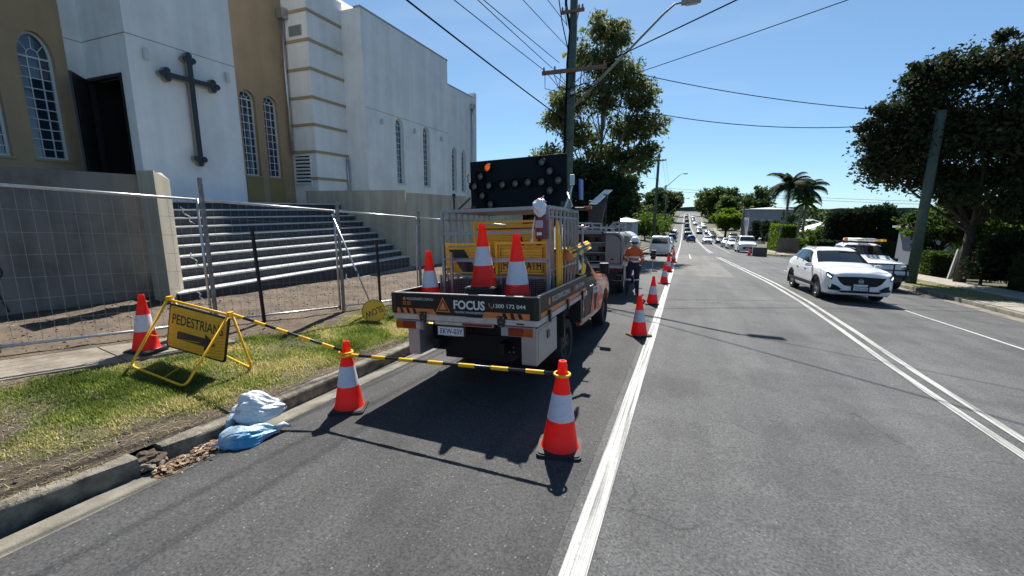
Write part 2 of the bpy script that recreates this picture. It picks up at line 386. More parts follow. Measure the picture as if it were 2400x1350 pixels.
at_ = n.new('ShaderNodeAttribute'); at_.attribute_name = 'turf'; sp_ = n.new('ShaderNodeSeparateColor'); l.new(at_.outputs['Color'], sp_.inputs[0])
for k_, c_ in ((1, (.058, .044, .03)), (0, (.10, .095, .045))):
    x_ = n.new('ShaderNodeMix'); x_.data_type = 'RGBA'; l.new(sp_.outputs[k_], x_.inputs[0]); l.new(src, x_.inputs[6]); x_.inputs[7].default_value = (*c_, 1); src = x_.outputs[2]
l.new(src, p.inputs['Base Color'])
class Grid:
    """values of f sampled on a grid, looked up for arrays"""
    def __init__(s, f, xr, yr, d):
        s.x0, s.y0, s.d = xr[0], yr[0], d; s.nx = int((xr[1] - xr[0]) / d) + 2; s.ny = int((yr[1] - yr[0]) / d) + 2
        s.a = np.array([[f(s.x0 + i * d, s.y0 + j * d) for i in range(s.nx)] for j in range(s.ny)])
    def __call__(s, x, y):
        u = np.clip((x - s.x0) / s.d, 0, s.nx - 1.001); v = np.clip((y - s.y0) / s.d, 0, s.ny - 1.001); i = u.astype(int); j = v.astype(int); fu = u - i; fv = v - j
        return (s.a[j, i] * (1 - fu) + s.a[j, i + 1] * fu) * (1 - fv) + (s.a[j + 1, i] * (1 - fu) + s.a[j + 1, i + 1] * fu) * fv
def blades(name, N, region, dens, hgt, wid, mats_, lie=0., seed=1, zf=verge_z, pick=None, d=.09):
    r = np.random.RandomState(seed); xr, yr = region
    n = N * 3; x = r.uniform(*xr, n); y = yr[0] + (yr[1] - yr[0]) * r.uniform(size=n) ** 1.25
    g = Grid(dens, xr, yr, d)(x, y); k = r.uniform(size=n) < g; x, y, g = x[k][:N], y[k][:N], g[k][:N]; n = len(x)
    z = Grid(zf, xr, yr, d)(x, y); h = hgt * r.uniform(.45, 1.15, n) * (.5 + .5 * g); a = r.uniform(0, 6.283, n); ca, sa = np.cos(a), np.sin(a); ww = wid * r.uniform(.6, 1.3, n)
    if lie: tip = np.stack([x + ca * h, y + sa * h, z + h * lie * r.uniform(0, 1, n) + .006], 1)
    else: ln = r.uniform(.2, .9, n); tip = np.stack([x + ca * h * ln, y + sa * h * ln, z + h], 1)
    V = np.stack([np.stack([x - sa * ww, y + ca * ww, z - .004], 1), np.stack([x + sa * ww, y - ca * ww, z - .004], 1), tip], 1).reshape(-1, 3)
    if pick: t = Grid(pick, xr, yr, d)(x, y) + r.uniform(-.35, .35, n); MI = np.where(t > .34, 3, np.where(t > .08, 1, np.where(t > -.28, 0, 2)))
    else: MI = r.randint(len(mats_), size=n)
    o = np_mesh(name, V, np.arange(3 * n).reshape(-1, 3), mats_, mi=MI); o['kind'] = 'stuff'; return o
GR = [mat('grass_green', (.135, .18, .04), .7, spec=.2), mat('grass_mid', (.20, .22, .075), .7, spec=.2), mat('grass_dark', (.065, .095, .022), .7, spec=.2), mat('grass_dry', (.36, .32, .17), .8, spec=.2), mat('straw', (.42, .36, .22), .85, spec=.2)]
def pick_grass(x, y): return fbm(x, y, 1.1, 21.)
g_ = blades('grass', 105000, ((-7.2, -4.66), (1.2, 10.5)), grassy, .052, .006, GR[:4], seed=3, pick=pick_grass)
tag(g_, 'patchy green grass growing on the verge beside the kerb', 'grass')
s_ = blades('straw_litter', 14000, ((-6.8, -4.6), (.3, 8)), lambda x, y: .08 + .9 * (1 - grassy(x, y)) * (1 if x > -5.5 or y < 2.2 else .25), .10, .0035, [GR[3], GR[4], mat('twig', (.13, .09, .055), .9)], lie=.25, seed=5)
tag(s_, 'dry straw and clippings scattered along the bare edge of the verge', 'straw')
d_ = blades('dirt_crumbs', 2600, ((-10, -6.6), (1, 12)), lambda x, y: .7, .05, .02, [mat('clod', (.16, .115, .07), .95), M_EARTH, mat('clod_dark', (.06, .045, .03), .95)], lie=.5, seed=9)
tag(d_, 'crumbled clods of brown earth behind the mesh fence', 'earth')
r = np.random.RandomState(8); V = []; F = []                       # pebbles and mulch chips
for i in range(900):
    x, y = (r.uniform(-6.6, -4.62), r.uniform(.2, 2.6)) if i % 2 else (r.uniform(-9.6, -6.9), r.uniform(1.5, 11)); s0 = r.uniform(.006, .02) * (1 if i % 2 else 1.7); z = verge_z(x, y); k = len(V)
    for d in ((1, 0, 0), (0, 1, 0), (-1, 0, 0), (0, -1, 0), (0, 0, .8), (0, 0, -.5)): V.append((x + d[0] * s0 * r.uniform(.6, 1.3), y + d[1] * s0 * r.uniform(.6, 1.3), z + d[2] * s0 * r.uniform(.5, 1.1)))
    F += [(k + a, k + (a + 1) % 4, k + 4) for a in range(4)] + [(k + (a + 1) % 4, k + a, k + 5) for a in range(4)]
o = np_mesh('pebbles', V, F, [mat('pebble', (.13, .11, .09), .9), mat('mulch', (.045, .03, .02), .9), mat('pebble_pale', (.24, .22, .19), .9)], mi=np.repeat(r.randint(3, size=900), 8)); tag(o, 'small stones and bark chips scattered on the bare earth', 'pebbles', kind='stuff')
# concrete path of slabs half buried by the fence line
fp = bpy.data.objects.new('footpath', None); COL.objects.link(fp); fp['kind'] = 'structure'
for i in range(4):
    y0 = -.9 + i * 1.3; mb = MB(); y1 = y0 + 1.285; xo = .235 * (y0 - 2.2)
    c = [(-7.42 + xo, y0), (-6.78 + xo, y0), (-6.78 + xo + .3, y1), (-7.42 + xo + .3, y1)]
    if y0 > 3.5: c = [(x - .12 if k in (1, 2) else x, y) for k, (x, y) in enumerate(c)]
    mb.add([(x, y, zl(x, y) + .03) for x, y in c] + [(x, y, zl(x, y) - .06) for x, y in c], [(0, 1, 2, 3), (7, 6, 5, 4), (0, 4, 5, 1), (1, 5, 6, 2), (2, 6, 7, 3), (3, 7, 4, 0)])
    mb.build('slab', M_PATH, fp, bevel=.008)
# leaf litter in the broken gutter
r = np.random.RandomState(4); V = []; MI = []
for i in range(420):
    t = r.uniform(); x = -4.36 + .22 * abs(r.normal()) * .5 + .02; y = 2.02 + t * .75; z = zr(-4.3, y) + .01 + r.uniform(0, .05) * (1 - abs(t - .6))
    a = r.uniform(0, 6.28); L = r.uniform(.015, .045); W = L * .35; e = r.uniform(-.4, .4) * L; ca, sa = math.cos(a), math.sin(a)
    V += [(x - ca * L, y - sa * L, z), (x - sa * W, y + ca * W, z + e), (x + ca * L, y + sa * L, z + e * .4), (x + sa * W, y - ca * W, z + .2 * e)]; MI.append(r.randint(3))
o = np_mesh('leaf_litter', V, np.arange(len(V)).reshape(-1, 4), [mat('dead_leaf', (.19, .11, .06), .8), mat('dead_leaf_pale', (.36, .26, .17), .8), mat('dead_leaf_dark', (.07, .04, .025), .8)], mi=MI)
tag(o, 'brown dead leaves heaped in the broken gutter by the bags', 'leaves', kind='stuff')
M_RUST = mat('gutter_silt', (.2, .1, .055), .95, var=.4, vscale=12, bump=.6)
V = []
for k in range(14):
    a = 6.283 * k / 14; rr = 1 + .35 * noise.noise((math.cos(a) * 2, math.sin(a) * 2, 4)); x = -4.24 + .10 * rr * math.cos(a); y = 2.12 + .14 * rr * math.sin(a); V.append((x, y, zr(-4.08, y) + .0085 - .045 * (-4.08 - x) / .35 if x < -4.08 else zr(x, y) + .0095))
mb = MB(); mb.add(V, [tuple(range(14))]); o = mb.build('silt_patch', M_RUST); o['kind'] = 'structure'
# right-hand verge and footpath
M_GRASS = mat('mown_grass', (.085, .105, .025), .9, col2=(.14, .125, .05), vscale=1.6, thresh=(.35, .7), bump=.7, bscale=40, detail=8.)
sheet('verge_right', lin(9.15, 10.75, 5), lin(-8, 36, 45), lambda x, y: zright(x, y) + .012, M_GRASS)
gR = bpy.data.objects.new('footpath_right', None); COL.objects.link(gR); gR['kind'] = 'structure'
for i in range(34):
    y0 = -6 + i * 1.25; mb = MB(); x0, x1 = 10.75, 12.2
    if y0 < 18.0 and y0 > 6: x0 = 9.16                                 # driveway crossing down to the kerb
    mb.add([(x, y, zright(x, y) + dz) for dz in (.026, -.05) for x, y in ((x0, y0), (x1, y0), (x1, y0 + 1.24), (x0, y0 + 1.24))], [(0, 1, 2, 3), (7, 6, 5, 4), (0, 4, 5, 1), (1, 5, 6, 2), (2, 6, 7, 3), (3, 7, 4, 0)])
    mb.build('slab', mat('path_pale', (.26, .235, .2), .9, var=.18, vscale=3, bump=.3, bscale=80, dirt=((.14, .12, .09), 2., .5, .5)), gR)
sheet('verge_beyond_junction', lin(7.78, 9.4, 4), lin(51.5, 180, 65), lambda x, y: base(y) - .0 + .09, M_GRASS)
sheet('footpath_beyond_junction', lin(9.4, 10.6, 3), lin(51.5, 180, 65), lambda x, y: base(y) + .1, M_PATH)
def blr(x, y): return .25 + .6 * max(0, fbm(x, y, 1.5, 4.))
g_ = blades('grass_right', 9000, ((9.18, 10.75), (18, 34)), blr, .05, .006, GR[:4], seed=13, zf=lambda x, y: zright(x, y) + .012)
tag(g_, 'mown strip of grass between the right kerb and footpath', 'grass')

# crumbled concrete and earth where the kerb is broken
bm = bmesh.new(); bmesh.ops.create_icosphere(bm, subdivisions=4, radius=1.)
for v in bm.verts:
    q = v.co; f = 1 + .35 * noise.noise(q * 2.2) + .12 * noise.noise(q * 7); v.co = Vector((-4.54 + q.x * .13 * f, 2.09 + q.y * .15 * f, zr(-4.4, 2.1) + .03 + q.z * .085 * f))
me = bpy.data.meshes.new('kerb_rubble'); bm.to_mesh(me); bm.free(); me.materials.append(mat('rubble_earth', (.07, .052, .036), .95, var=.4, vscale=14, bump=.8, bscale=30)); o = link('kerb_rubble', me); o['kind'] = 'structure'
for k_, (x_, y_, s0) in enumerate(((-4.44, 2.02, .05), (-4.40, 2.13, .035), (-4.47, 2.17, .045), (-4.37, 2.05, .028))):
    bm = bmesh.new(); bmesh.ops.create_icosphere(bm, subdivisions=2, radius=s0)
    for v in bm.verts: v.co = Vector((v.co.x * 1.3, v.co.y, v.co.z * .7)) * (1 + .5 * noise.noise(v.co * 30 + Vector((k_ * 3, 0, 0))))
    me = bpy.data.meshes.new('kerb_fragment'); bm.to_mesh(me); bm.free(); me.materials.append(M_KERB); o = link('kerb_fragment', me); o.location = (x_, y_, zr(-4.4, y_) + .03); o['kind'] = 'structure'
# ------------------------------------------------------------------ church with steps and retaining walls
M_WHITE = mat('white_render', (.70, .70, .69), .9, var=.05, vscale=1.2, bump=.25, bscale=90, dirt=((.52, .51, .49), .7, .52, .5))
def streaks(m, amt=.16, sc=1.2):
    """faint vertical rain streaks on render"""
    n, l, p = nodes_of(m); src = p.inputs['Base Color'].links[0].from_socket
    tc = n.new('ShaderNodeTexCoord'); mp = n.new('ShaderNodeMapping'); mp.inputs['Scale'].default_value = (2.2, 2.2, .12); l.new(tc.outputs['Object'], mp.inputs[0])
    t = n.new('ShaderNodeTexNoise'); t.inputs['Scale'].default_value = sc; t.inputs['Detail'].default_value = 7; l.new(mp.outputs[0], t.inputs['Vector'])
    r = n.new('ShaderNodeValToRGB'); l.new(t.outputs['Fac'], r.inputs[0]); r.color_ramp.elements[0].position = .42; r.color_ramp.elements[0].color = (1 - amt,) * 3 + (1,); r.color_ramp.elements[1].position = .62; r.color_ramp.elements[1].color = (1.04,) * 3 + (1,)
    x = n.new('ShaderNodeMix'); x.data_type = 'RGBA'; x.blend_type = 'MULTIPLY'; x.inputs[0].default_value = 1.; l.new(src, x.inputs[6]); l.new(r.outputs[0], x.inputs[7]); l.new(x.outputs[2], p.inputs['Base Color'])
streaks(M_WHITE, .055)
M_OCHRE = mat('ochre_render', (.345, .245, .145), .9, var=.08, vscale=1.5, bump=.25, bscale=90)
M_TAN = mat('tan_band', (.34, .25, .15), .85, var=.06, vscale=3)
M_CREAM = mat('cream_render', (.42, .385, .30), .9, var=.07, vscale=1.5, bump=.2, bscale=80, dirt=((.3, .27, .21), .9, .52, .5))
M_GREYR = mat('grey_render', (.19, .18, .16), .92, var=.14, vscale=1.1, bump=.3, bscale=60, dirt=((.09, .08, .07), 1.4, .5, .6))
streaks(M_CREAM, .2); streaks(M_GREYR, .25); streaks(M_OCHRE, .05)
M_GLASS = mat('window_glass', (.012, .03, .05), .06, spec=.9, coat=.4)
M_SASH = mat('sash_white', (.55, .58, .60), .5)
M_DARK = mat('dark_door', (.012, .012, .013), .5)
M_CROSS = mat('cross_face', (.014, .019, .022), .4)
M_CROSSB = mat('cross_edge', (.22, .19, .15), .6)
M_STEEL = mat('steel', (.45, .46, .47), .35, metal=.85, var=.1, vscale=6)
M_STONE = mat('step_riser_shaded', (.04, .042, .048), .75, var=.25, vscale=6, bump=.3, bscale=70)  # step stone darkened, the shade on the risers put into its colour
M_TREAD = mat('step_tread_sunlit', (.5, .5, .485), .4, var=.2, vscale=5, bump=.2, bscale=70)  # same stone paled, the sun on the treads put into its colour
ch = thing('church', (-15, 10, 2.3), 'white and ochre rendered church with tall arched windows and a large cross', 'church')
ch.matrix_world = Matrix.Identity(4); ch.location = (0, 0, 0)
LZ = 2.33
def wall_with_holes(x, y0, y1, z0, z1, holes, name, m, depth=.16):
    """wall facing +X with arched openings cut through (holes: centre y, half width, sill z, spring z, crown z)"""
    mb = MB(); ysp = [y0]; NA = 10
    holes = sorted(holes); cur = y0
    fn = lambda u, v, t: (x - t, u, v)
    def quad(a, b, c, d): mb.prism([(a, c), (b, c), (b, d), (a, d)], fn, 0, .3)
    for (c, hw, zs, zp, zc) in holes:
        if c - hw > cur + 1e-4: quad(cur, c - hw, z0, z1)
        quad(c - hw, c + hw, z0, zs)
        arc = [(c - hw * math.cos(math.pi * k / NA), zp + (zc - zp) * math.sin(math.pi * k / NA)) for k in range(NA + 1)]
        for (ua, va), (ub, vb) in zip(arc, arc[1:]): mb.prism([(ua, va), (ub, vb), (ub, z1), (ua, z1)], fn, 0, .3)
        cur = c + hw
    if y1 > cur + 1e-4: quad(cur, y1, z0, z1)
    return mb.build(name, m, ch)
def arch_loop(hw, zs, zp, zc, k, NA=14):
    """closed loop, inset by k"""
    h = hw - k
    return [(-h, zs + k), (h, zs + k)] + [(h * math.cos(math.pi * i / NA), zp + (zc - zp - k) * math.sin(math.pi * i / NA)) for i in range(NA + 1)]
def arch_window(x, c, hw, zs, zp, zc, rows, cols, back=.19, trim=None):
    fn = lambda u, v, t: (x - back + t, c + u, v)
    w_ = MB().frame(arch_loop(hw, zs, zp, zc, -.0), arch_loop(hw, zs, zp, zc, .05), fn, -.03, .05).build('window', M_SASH, ch)
    MB().prism(arch_loop(hw, zs, zp, zc, .045), fn, -.02, .004).build('pane', M_GLASS, w_)
    mb = MB(); g = .011
    H = zp - zs
    for i in range(1, rows):
        z = zs + H * i / rows; mb.box(x - back, x - back + .03, c - hw + .05, c + hw - .05, z - g, z + g)
    mb.box(x - back, x - back + .034, c - hw + .05, c + hw - .05, zp - .02, zp + .02)
    for j in range(1, cols):
        y = c - hw + 2 * hw * j / cols; mb.box(x - back, x - back + .026, y - g, y + g, zs + .05, zp - .02)
    rr = hw * .36                                    # fan light: half circle and rays
    pts = [(x - back + .015, c + rr * math.cos(math.pi * i / 8), zp + rr * (zc - zp) / hw * math.sin(math.pi * i / 8)) for i in range(9)]
    mb.tube(pts, .012, 5)
    for a in (40, 90, 140):
        ca, sa = math.cos(R_(a)), math.sin(R_(a)); e = (zc - zp) / hw
        mb.tube([(x - back + .013, c + rr * ca, zp + rr * e * sa), (x - back + .013, c + (hw - .05) * ca, zp + (hw - .05) * e * sa)], .011, 5)
    mb.build('glazing_bar', M_SASH, w_)
    MB().box(x - back - .02, x + .035, c - hw - .03, c + hw + .03, zs - .06, zs - .002).build('sill', trim or M_SASH, w_)
    return w_
XO, XC, XP, XW, XF = -14.9, -13.0, -13.66, -12.64, -13.14
YC, YT, Y2, Y3, YE = 6.9, 9.66, 13.19, 14.93, 21.64
# ochre wall left of the entrance block
HL = [(3.82, .33, 3.33, 5.72, 6.3), (4.94, .33, 3.33, 5.72, 6.3), (5.99, .325, 3.33, 5.72, 6.3)]
wall_with_holes(XO, -2, 6.55, 1.2, 11.5, HL, 'wall', M_OCHRE)
for h in HL: arch_window(XO, *h, 10, 3, trim=M_TAN)
MB().box(XO - .4, XO + .03, 6.55, YC, 1.2, 11.5).build('wall', M_WHITE, ch)
# entrance block carrying the cross: side with the open door faces the camera
mb = MB(); mb.box(XC - .25, XC, YC, YT, 1.2, 12.5)
mb.box(XO, XC - .25, YC, YC + .25, 5.43, 12.5); mb.box(XC - .34, XC - .25, YC, YC + .25, 1.2, 5.43)
mb.box(XO + .03, XC - .25, YT - .25, YT, 1.2, 12.5)
mb.build('wall', M_WHITE, ch)
MB().box(XO - .02, XC - .3, YC + 1.6, YC + 1.7, LZ, 5.6).build('inner_wall', mat('interior_shade_black', (.006, .006, .006), .9), ch)  # near-black colour stands for the unlit dark behind the doorway
da = R_(42); dv = Vector((math.cos(da), -math.sin(da), 0)); hx = Vector((XO + .06, YC - .03, 0))
dr = MB().bar(hx + dv * .47 + Vector((0, 0, LZ + .02)), hx + dv * .47 + Vector((0, 0, 5.4)), .01).build('door', M_DARK, ch)
dr.data.clear_geometry(); dm = MB(); dm.cbox(hx + dv * .47 + Vector((0, 0, (LZ + 5.42) / 2)), (.94, .05, 5.4 - LZ), Matrix.Rotation(-da, 3, 'Z')); dr.data.from_pydata(dm.v, [], dm.f); dr.data.materials.append(M_DARK) if not dr.data.materials else None
for z0_, z1_ in ((LZ + .2, 3.7), (3.85, 5.25)): MB().cbox(hx + dv * .47 + Vector((0, 0, (z0_ + z1_) / 2)), (.7, .066, z1_ - z0_), Matrix.Rotation(-da, 3, 'Z')).build('door_panel', mat('dark_door_panel', (.02, .021, .023), .45), dr)
MB().box(XO - .25, XO - .1, YC - .0, YT - .3, LZ - .3, 6.2).build('inner_wall', MATS['interior_shade_black'], ch); MB().box(XO - .1, XC - .26, YC + .26, YC + 1.6, 5.6, 5.7).build('inner_ceiling', MATS['interior_shade_black'], ch)  # black liner, the doorway's shade put into its colour
df = MB(); df.box(XO, XO + .08, YC - .02, YC + .12, LZ, 5.44); df.box(XC - .42, XC - .34, YC - .02, YC + .12, LZ, 5.44); df.box(XO, XC - .34, YC - .021, YC + .12, 5.38, 5.46)
df.build('door_frame', M_DARK, ch)
MB().tube([(-14.1, YC + .9, LZ), (-14.1, YC + .9, 5.2)], .07, 8).build('scaffold_pole', mat('worn_pole', (.2, .19, .18), .8, var=.4, vscale=12), ch)
for a, b, xx in ((YC, YT, XC),): MB().box(xx, xx + .004, a, b, 6.33, 6.345).build('render_joint', M_GREYR, ch)
MB().box(XO + .05, XC, YC - .004, YC, 6.33, 6.345).build('render_joint', M_GREYR, ch)
MB().box(XO + .03, XO + .034, 6.55, YC, 6.33, 6.345).build('render_joint', M_GREYR, ch)
# cross: beams with trefoil ends, standing off the wall
def cross_poly():
    P = []; hw = .07; up, dn, ar = .55, 2.1, .62; zc = 5.57; yc = 8.24
    def tre(dx, dz):                                  # three lobes round the end of an arm pointing (dx,dz)
        L = []; 
        for a0, rx, off in ((-90, -.115, -.05), (0, 0, .1), (90, .115, -.05)):
            for k in range(9):
                a = R_(a0 - 100 + 200 * k / 8); u = off + .105 * math.cos(a); v = rx + .105 * math.sin(a)
                L.append((u, v))
        return L
    def place(base_, dx, dz): return [(base_[0] + u * dx - v * dz, base_[1] + u * dz + v * dx) for u, v in tre(dx, dz)]
    P += place((0, up), 0, 1)[::1]
    return yc, zc, hw, up, dn, ar, place
yc, zc_, hw, up, dn, ar, place = cross_poly()
crs = MB()
fnx = lambda u, v, t: (XC + t, yc + u, zc_ + v)
def cross_mesh(m0, t0, t1, grow):
    mb = MB()
    mb.prism([(-hw - grow, -dn), (hw + grow, -dn), (hw + grow, up), (-hw - grow, up)], fnx, t0, t1)
    mb.prism([(-ar, -hw - grow), (-hw - grow - .001, -hw - grow), (-hw - grow - .001, hw + grow), (-ar, hw + grow)], fnx, t0, t1)
    mb.prism([(ar, -hw - grow), (hw + grow + .001, -hw - grow), (hw + grow + .001, hw + grow), (ar, hw + grow)], fnx, t0, t1)
    for cx, cy, dx, dz in ((0, up, 0, 1), (-ar, 0, -1, 0), (ar, 0, 1, 0), (0, -dn, 0, -1)):
        for off, v in ((.085, 0), (-.03, .10), (-.03, -.10)):
            c = (cx + off * dx - v * dz, cy + off * dz + v * dx); q = .004 * (v != 0) + .002 * (v > 0)
            mb.prism([(c[0] + (.085 + grow) * math.cos(6.283 * k / 16), c[1] + (.085 + grow) * math.sin(6.283 * k / 16)) for k in range(16)], fnx, t0, t1 + q)
    return mb
co = cross_mesh(M_CROSSB, .05, .17, 0.).build('cross', M_CROSSB, ch)
cross_mesh(M_CROSS, .172, .20, -.012).build('cross_face', M_CROSS, co)
for y_ in (7.27, 9.36):
    wl_ = MB().cbox((XC + .07, y_, 5.96), (.09, .09, .28)).build('wall_light', mat('lamp_housing', (.5, .5, .5), .4), ch, bevel=.012)
    MB().cbox((XC + .02, y_, 5.96), (.04, .05, .08)).build('bracket', M_STEEL, wl_)
# ochre bay with two windows
HB = [(11.44, .30, 3.33, 6.0, 6.3), (12.36, .305, 3.33, 6.0, 6.3)]
wall_with_holes(XO, YT - .1, Y2, 1.2, 11.5, HB, 'wall', M_OCHRE)
for h in HB: arch_window(XO, *h, 10, 3, trim=M_TAN)
for c_ in (11.44, 12.36): MB().box(XO, XO + .012, c_ - .33, c_ + .33, 2.4, 3.26).build('apron_panel', mat('ochre_dark', (.27, .2, .08), .9), ch)
dp = MB().cbox((XO + .2, 13.05, 9.35), (.3, .26, .36)).build('rain_head', M_STEEL, ch, bevel=.01)
MB().tube([(XO + .14, 13.05, 9.2), (XO + .14, 13.05, 4.25)], .055, 10).build('downpipe', M_STEEL, dp, smooth=True)
# banded pier
MB().box(XO, XP, Y2, Y3 + .1, 1.2, 10.35).build('wall', M_WHITE, ch)
for z_ in (9.41, 8.39, 7.38, 6.36, 5.36, 4.35, 3.33):
    x0_ = XO if z_ > 4 else -13.98
    mb = MB(); mb.box(x0_, XP + .035, Y2 - .035, Y2 - .001, z_ - .05, z_ + .05); mb.box(XP + .001, XP + .036, Y2 - .001, Y3, z_ - .05, z_ + .05); mb.build('band', M_TAN, ch)
v_ = MB().box(-14.57, -13.94, Y2 - .03, Y2 - .001, 8.57, 8.93).build('vent', mat('vent_grey', (.25, .26, .27), .5), ch)
for i in range(7): MB().cbox((-14.255, Y2 - .036, 8.61 + i * .046), (.56, .006, .034), Matrix.Rotation(.5, 3, 'X')).build('slat', mat('slat_grey', (.2, .21, .22), .5), v_)
v_ = MB().box(-14.78, -13.95, Y2 - .03, Y2 - .001, 3.05, 4.23).build('louvre', M_WHITE, ch)
for i in range(8): MB().cbox((-14.365, Y2 - .05, 3.15 + i * .138), (.74, .01, .07), Matrix.Rotation(-.6, 3, 'X')).build('slat', M_SASH, v_); MB().box(-14.74, -13.99, Y2 - .034, Y2 - .031, 3.17 + i * .138, 3.235 + i * .138).build('gap', M_DARK, v_)
MB().tube([(XP + .06, Y3 - .12, 4.25), (XP + .06, Y3 - .12, 2.6)], .05, 8).build('downpipe', M_STEEL, ch, smooth=True)
# long nave wall and the lower bay beyond
HW = [(17.22, .30, 3.32, 5.98, 6.25), (19.44, .30, 3.32, 5.98, 6.25)]
wall_with_holes(XW, Y3, YE, 1.2, 10.02, HW, 'wall', M_WHITE)
for h in HW: arch_window(XW, *h, 10, 3)
MB().box(XO, XW - .301, Y3, Y3 + .25, 1.2, 10.02).build('wall', M_WHITE, ch)
MB().box(XO, XW - .3, YE - .25, YE, 1.2, 10.0).build('wall', M_WHITE, ch)
MB().box(XW - .32, XW + .02, Y3 - .02, YE + .02, 10.022, 10.09).build('coping', mat('coping_grey', (.3, .3, .3), .6), ch)
MB().box(XW, XW + .004, Y3, YE, 6.29, 6.305).build('render_joint', M_GREYR, ch)
for y_ in (15.92, 18.36, 20.83):
    wl_ = MB().cbox((XW + .07, y_, 5.89), (.09, .09, .24)).build('wall_light', MATS['lamp_housing'], ch, bevel=.012)
    MB().cbox((XW + .02, y_, 5.89), (.04, .05, .07)).build('bracket', M_STEEL, wl_)
HF = [(23.15, .27, 3.25, 5.4, 5.8), (24.33, .27, 3.25, 5.4, 5.8)]
wall_with_holes(XF, YE, 25.6, 1.0, 9.1, HF, 'wall', M_WHITE)
for h in HF: arch_window(XF, *h, 8, 2)
MB().box(XF - .3, XF + .08, 25.6, 25.95, 1.0, 9.4).build('pier', M_WHITE, ch)
MB().box(XF - .32, XF + .02, YE + .03, 25.6, 9.102, 9.16).build('coping', MATS['coping_grey'], ch)
rh = MB().cbox((XF + .14, 25.3, 8.5), (.24, .24, .3)).build('rain_head', M_STEEL, ch, bevel=.01)
MB().tube([(XF + .1, 25.3, 8.4), (XF + .1, 25.3, 2.5)], .05, 8).build('downpipe', M_STEEL, rh, smooth=True)
mb = MB(); mb.box(-30, XO - .3, -2, Y2, 1.0, 11.4); mb.box(-30, XW - .35, Y3 + .3, YE - .3, 1.0, 9.9); mb.box(-30, XO - .02, Y2 + .1, Y3 + .25, 1.0, 10.2); mb.box(-30, XF - .32, YE, 25.7, 1.0, 9.0); mb.build('inner_wall', mat('interior_shade_black2', (.25, .25, .25), .9), ch)
# pitched tile roof peeping over the parapet
mb = MB(); fn = lambda u, v, t: (u, t, v)
mb.prism([(-20.5, 10.1), (-14.1, 10.1), (-17.2, 12.6)], fn, 15.6, 21); mb.build('roof', mat('roof_brown', (.1, .06, .05), .8, var=.2), ch)

# steps
st = thing('entrance_steps', (-9.2, 9, zl(-9.2, 9)), 'wide flight of stone steps below the church, treads coloured sunlit and risers shaded', 'steps')
st.location = (0, 0, 0)
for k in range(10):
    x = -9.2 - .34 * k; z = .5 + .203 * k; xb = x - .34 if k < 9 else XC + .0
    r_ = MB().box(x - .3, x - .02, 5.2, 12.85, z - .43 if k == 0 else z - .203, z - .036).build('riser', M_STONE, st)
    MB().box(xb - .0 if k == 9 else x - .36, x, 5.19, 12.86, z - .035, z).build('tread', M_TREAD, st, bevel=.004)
MB().box(XO + .1, XC - .02, -1.9, 6.86, LZ - .3, LZ).build('landing', M_TREAD, st); MB().box(XO + .05, XC, YT + .02, 13.1, LZ - .3, LZ + .0).build('landing', M_TREAD, st)
MB().box(-9.5, -9.02, 5.3, 12.9, -.4, .12).build('footing', mat('footing_concrete', (.2, .19, .17), .95, var=.3, vscale=3, bump=.8, bscale=20), st)
# side wall beyond the steps, its end splayed to catch the sun
o = MB().prism([(-9.33, 12.87), (-9.4, 13.06), (-14.0, 13.06), (-14.0, 12.87)], lambda u, v, t: (u, v, t), -.5, 2.83).build('stair_side_wall', M_CREAM)
tag(o, 'cream rendered wall standing square to the street at the far end of the steps', 'wall')
o = MB().box(-9.65, -9.42, 13.07, 25, -1.2, 2.75).build('retaining_wall', M_CREAM); tag(o, 'long cream retaining wall along the street below the arched nave windows', 'wall')
o = thing('entrance_pillar', (-9.4, 5, zl(-9.4, 5)), 'cream pillar with a face splayed to catch the sun at the near end of the steps', 'pillar'); o.location = (0, 0, 0)
pp = [(-9.66, 5.0), (-9.15, 5.0), (-9.44, 5.42), (-9.66, 5.42)]  # corner cut back so that the sun lights the narrow face
MB().add([(x, y, .1) for x, y in pp] + [(x, y, 2.84 - (.14 if i == 2 else .0)) for i, (x, y) in enumerate(pp)], [(3, 2, 1, 0), (4, 5, 6), (4, 6, 7), (0, 1, 5, 4), (1, 2, 6, 5), (2, 3, 7, 6), (3, 0, 4, 7)]).build('shaft', M_CREAM, o)
o = MB().box(-10.25, -10.0, -4, 5.2, 0, 2.79).build('retaining_wall', M_GREYR); tag(o, 'weathered grey rendered retaining wall behind the mesh fence, left of the steps', 'wall')
# terrace fill behind the left wall
o = MB().box(-14.85, -10.26, -4, 5.1, 0, 2.3).build('terrace', M_CONC); o['kind'] = 'structure'
# coil of dark conduit hanging on the wall
mb = MB(); pts = [(-9.97, 2.98 + .16 * math.cos(a / 3.), 1.15 + .17 * math.sin(a / 3.)) for a in range(40)]
mb.tube(pts, .012, 5); mb.tube([(-9.97, 2.98, 2.0), (-9.965, 2.93, 1.7), (-9.96, 3.05, 1.45), (-9.96, 2.98, 1.3)], .012, 5); mb.tube([(-9.96, 3.0, 1.0), (-9.95, 3.04, .85), (-9.94, 3.12, .5)], .014, 5)
o = mb.build('cable_coil', mat('black_rubber', (.015, .015, .016), .7)); tag(o, 'coil of dark cable hanging on the grey retaining wall', 'cable')
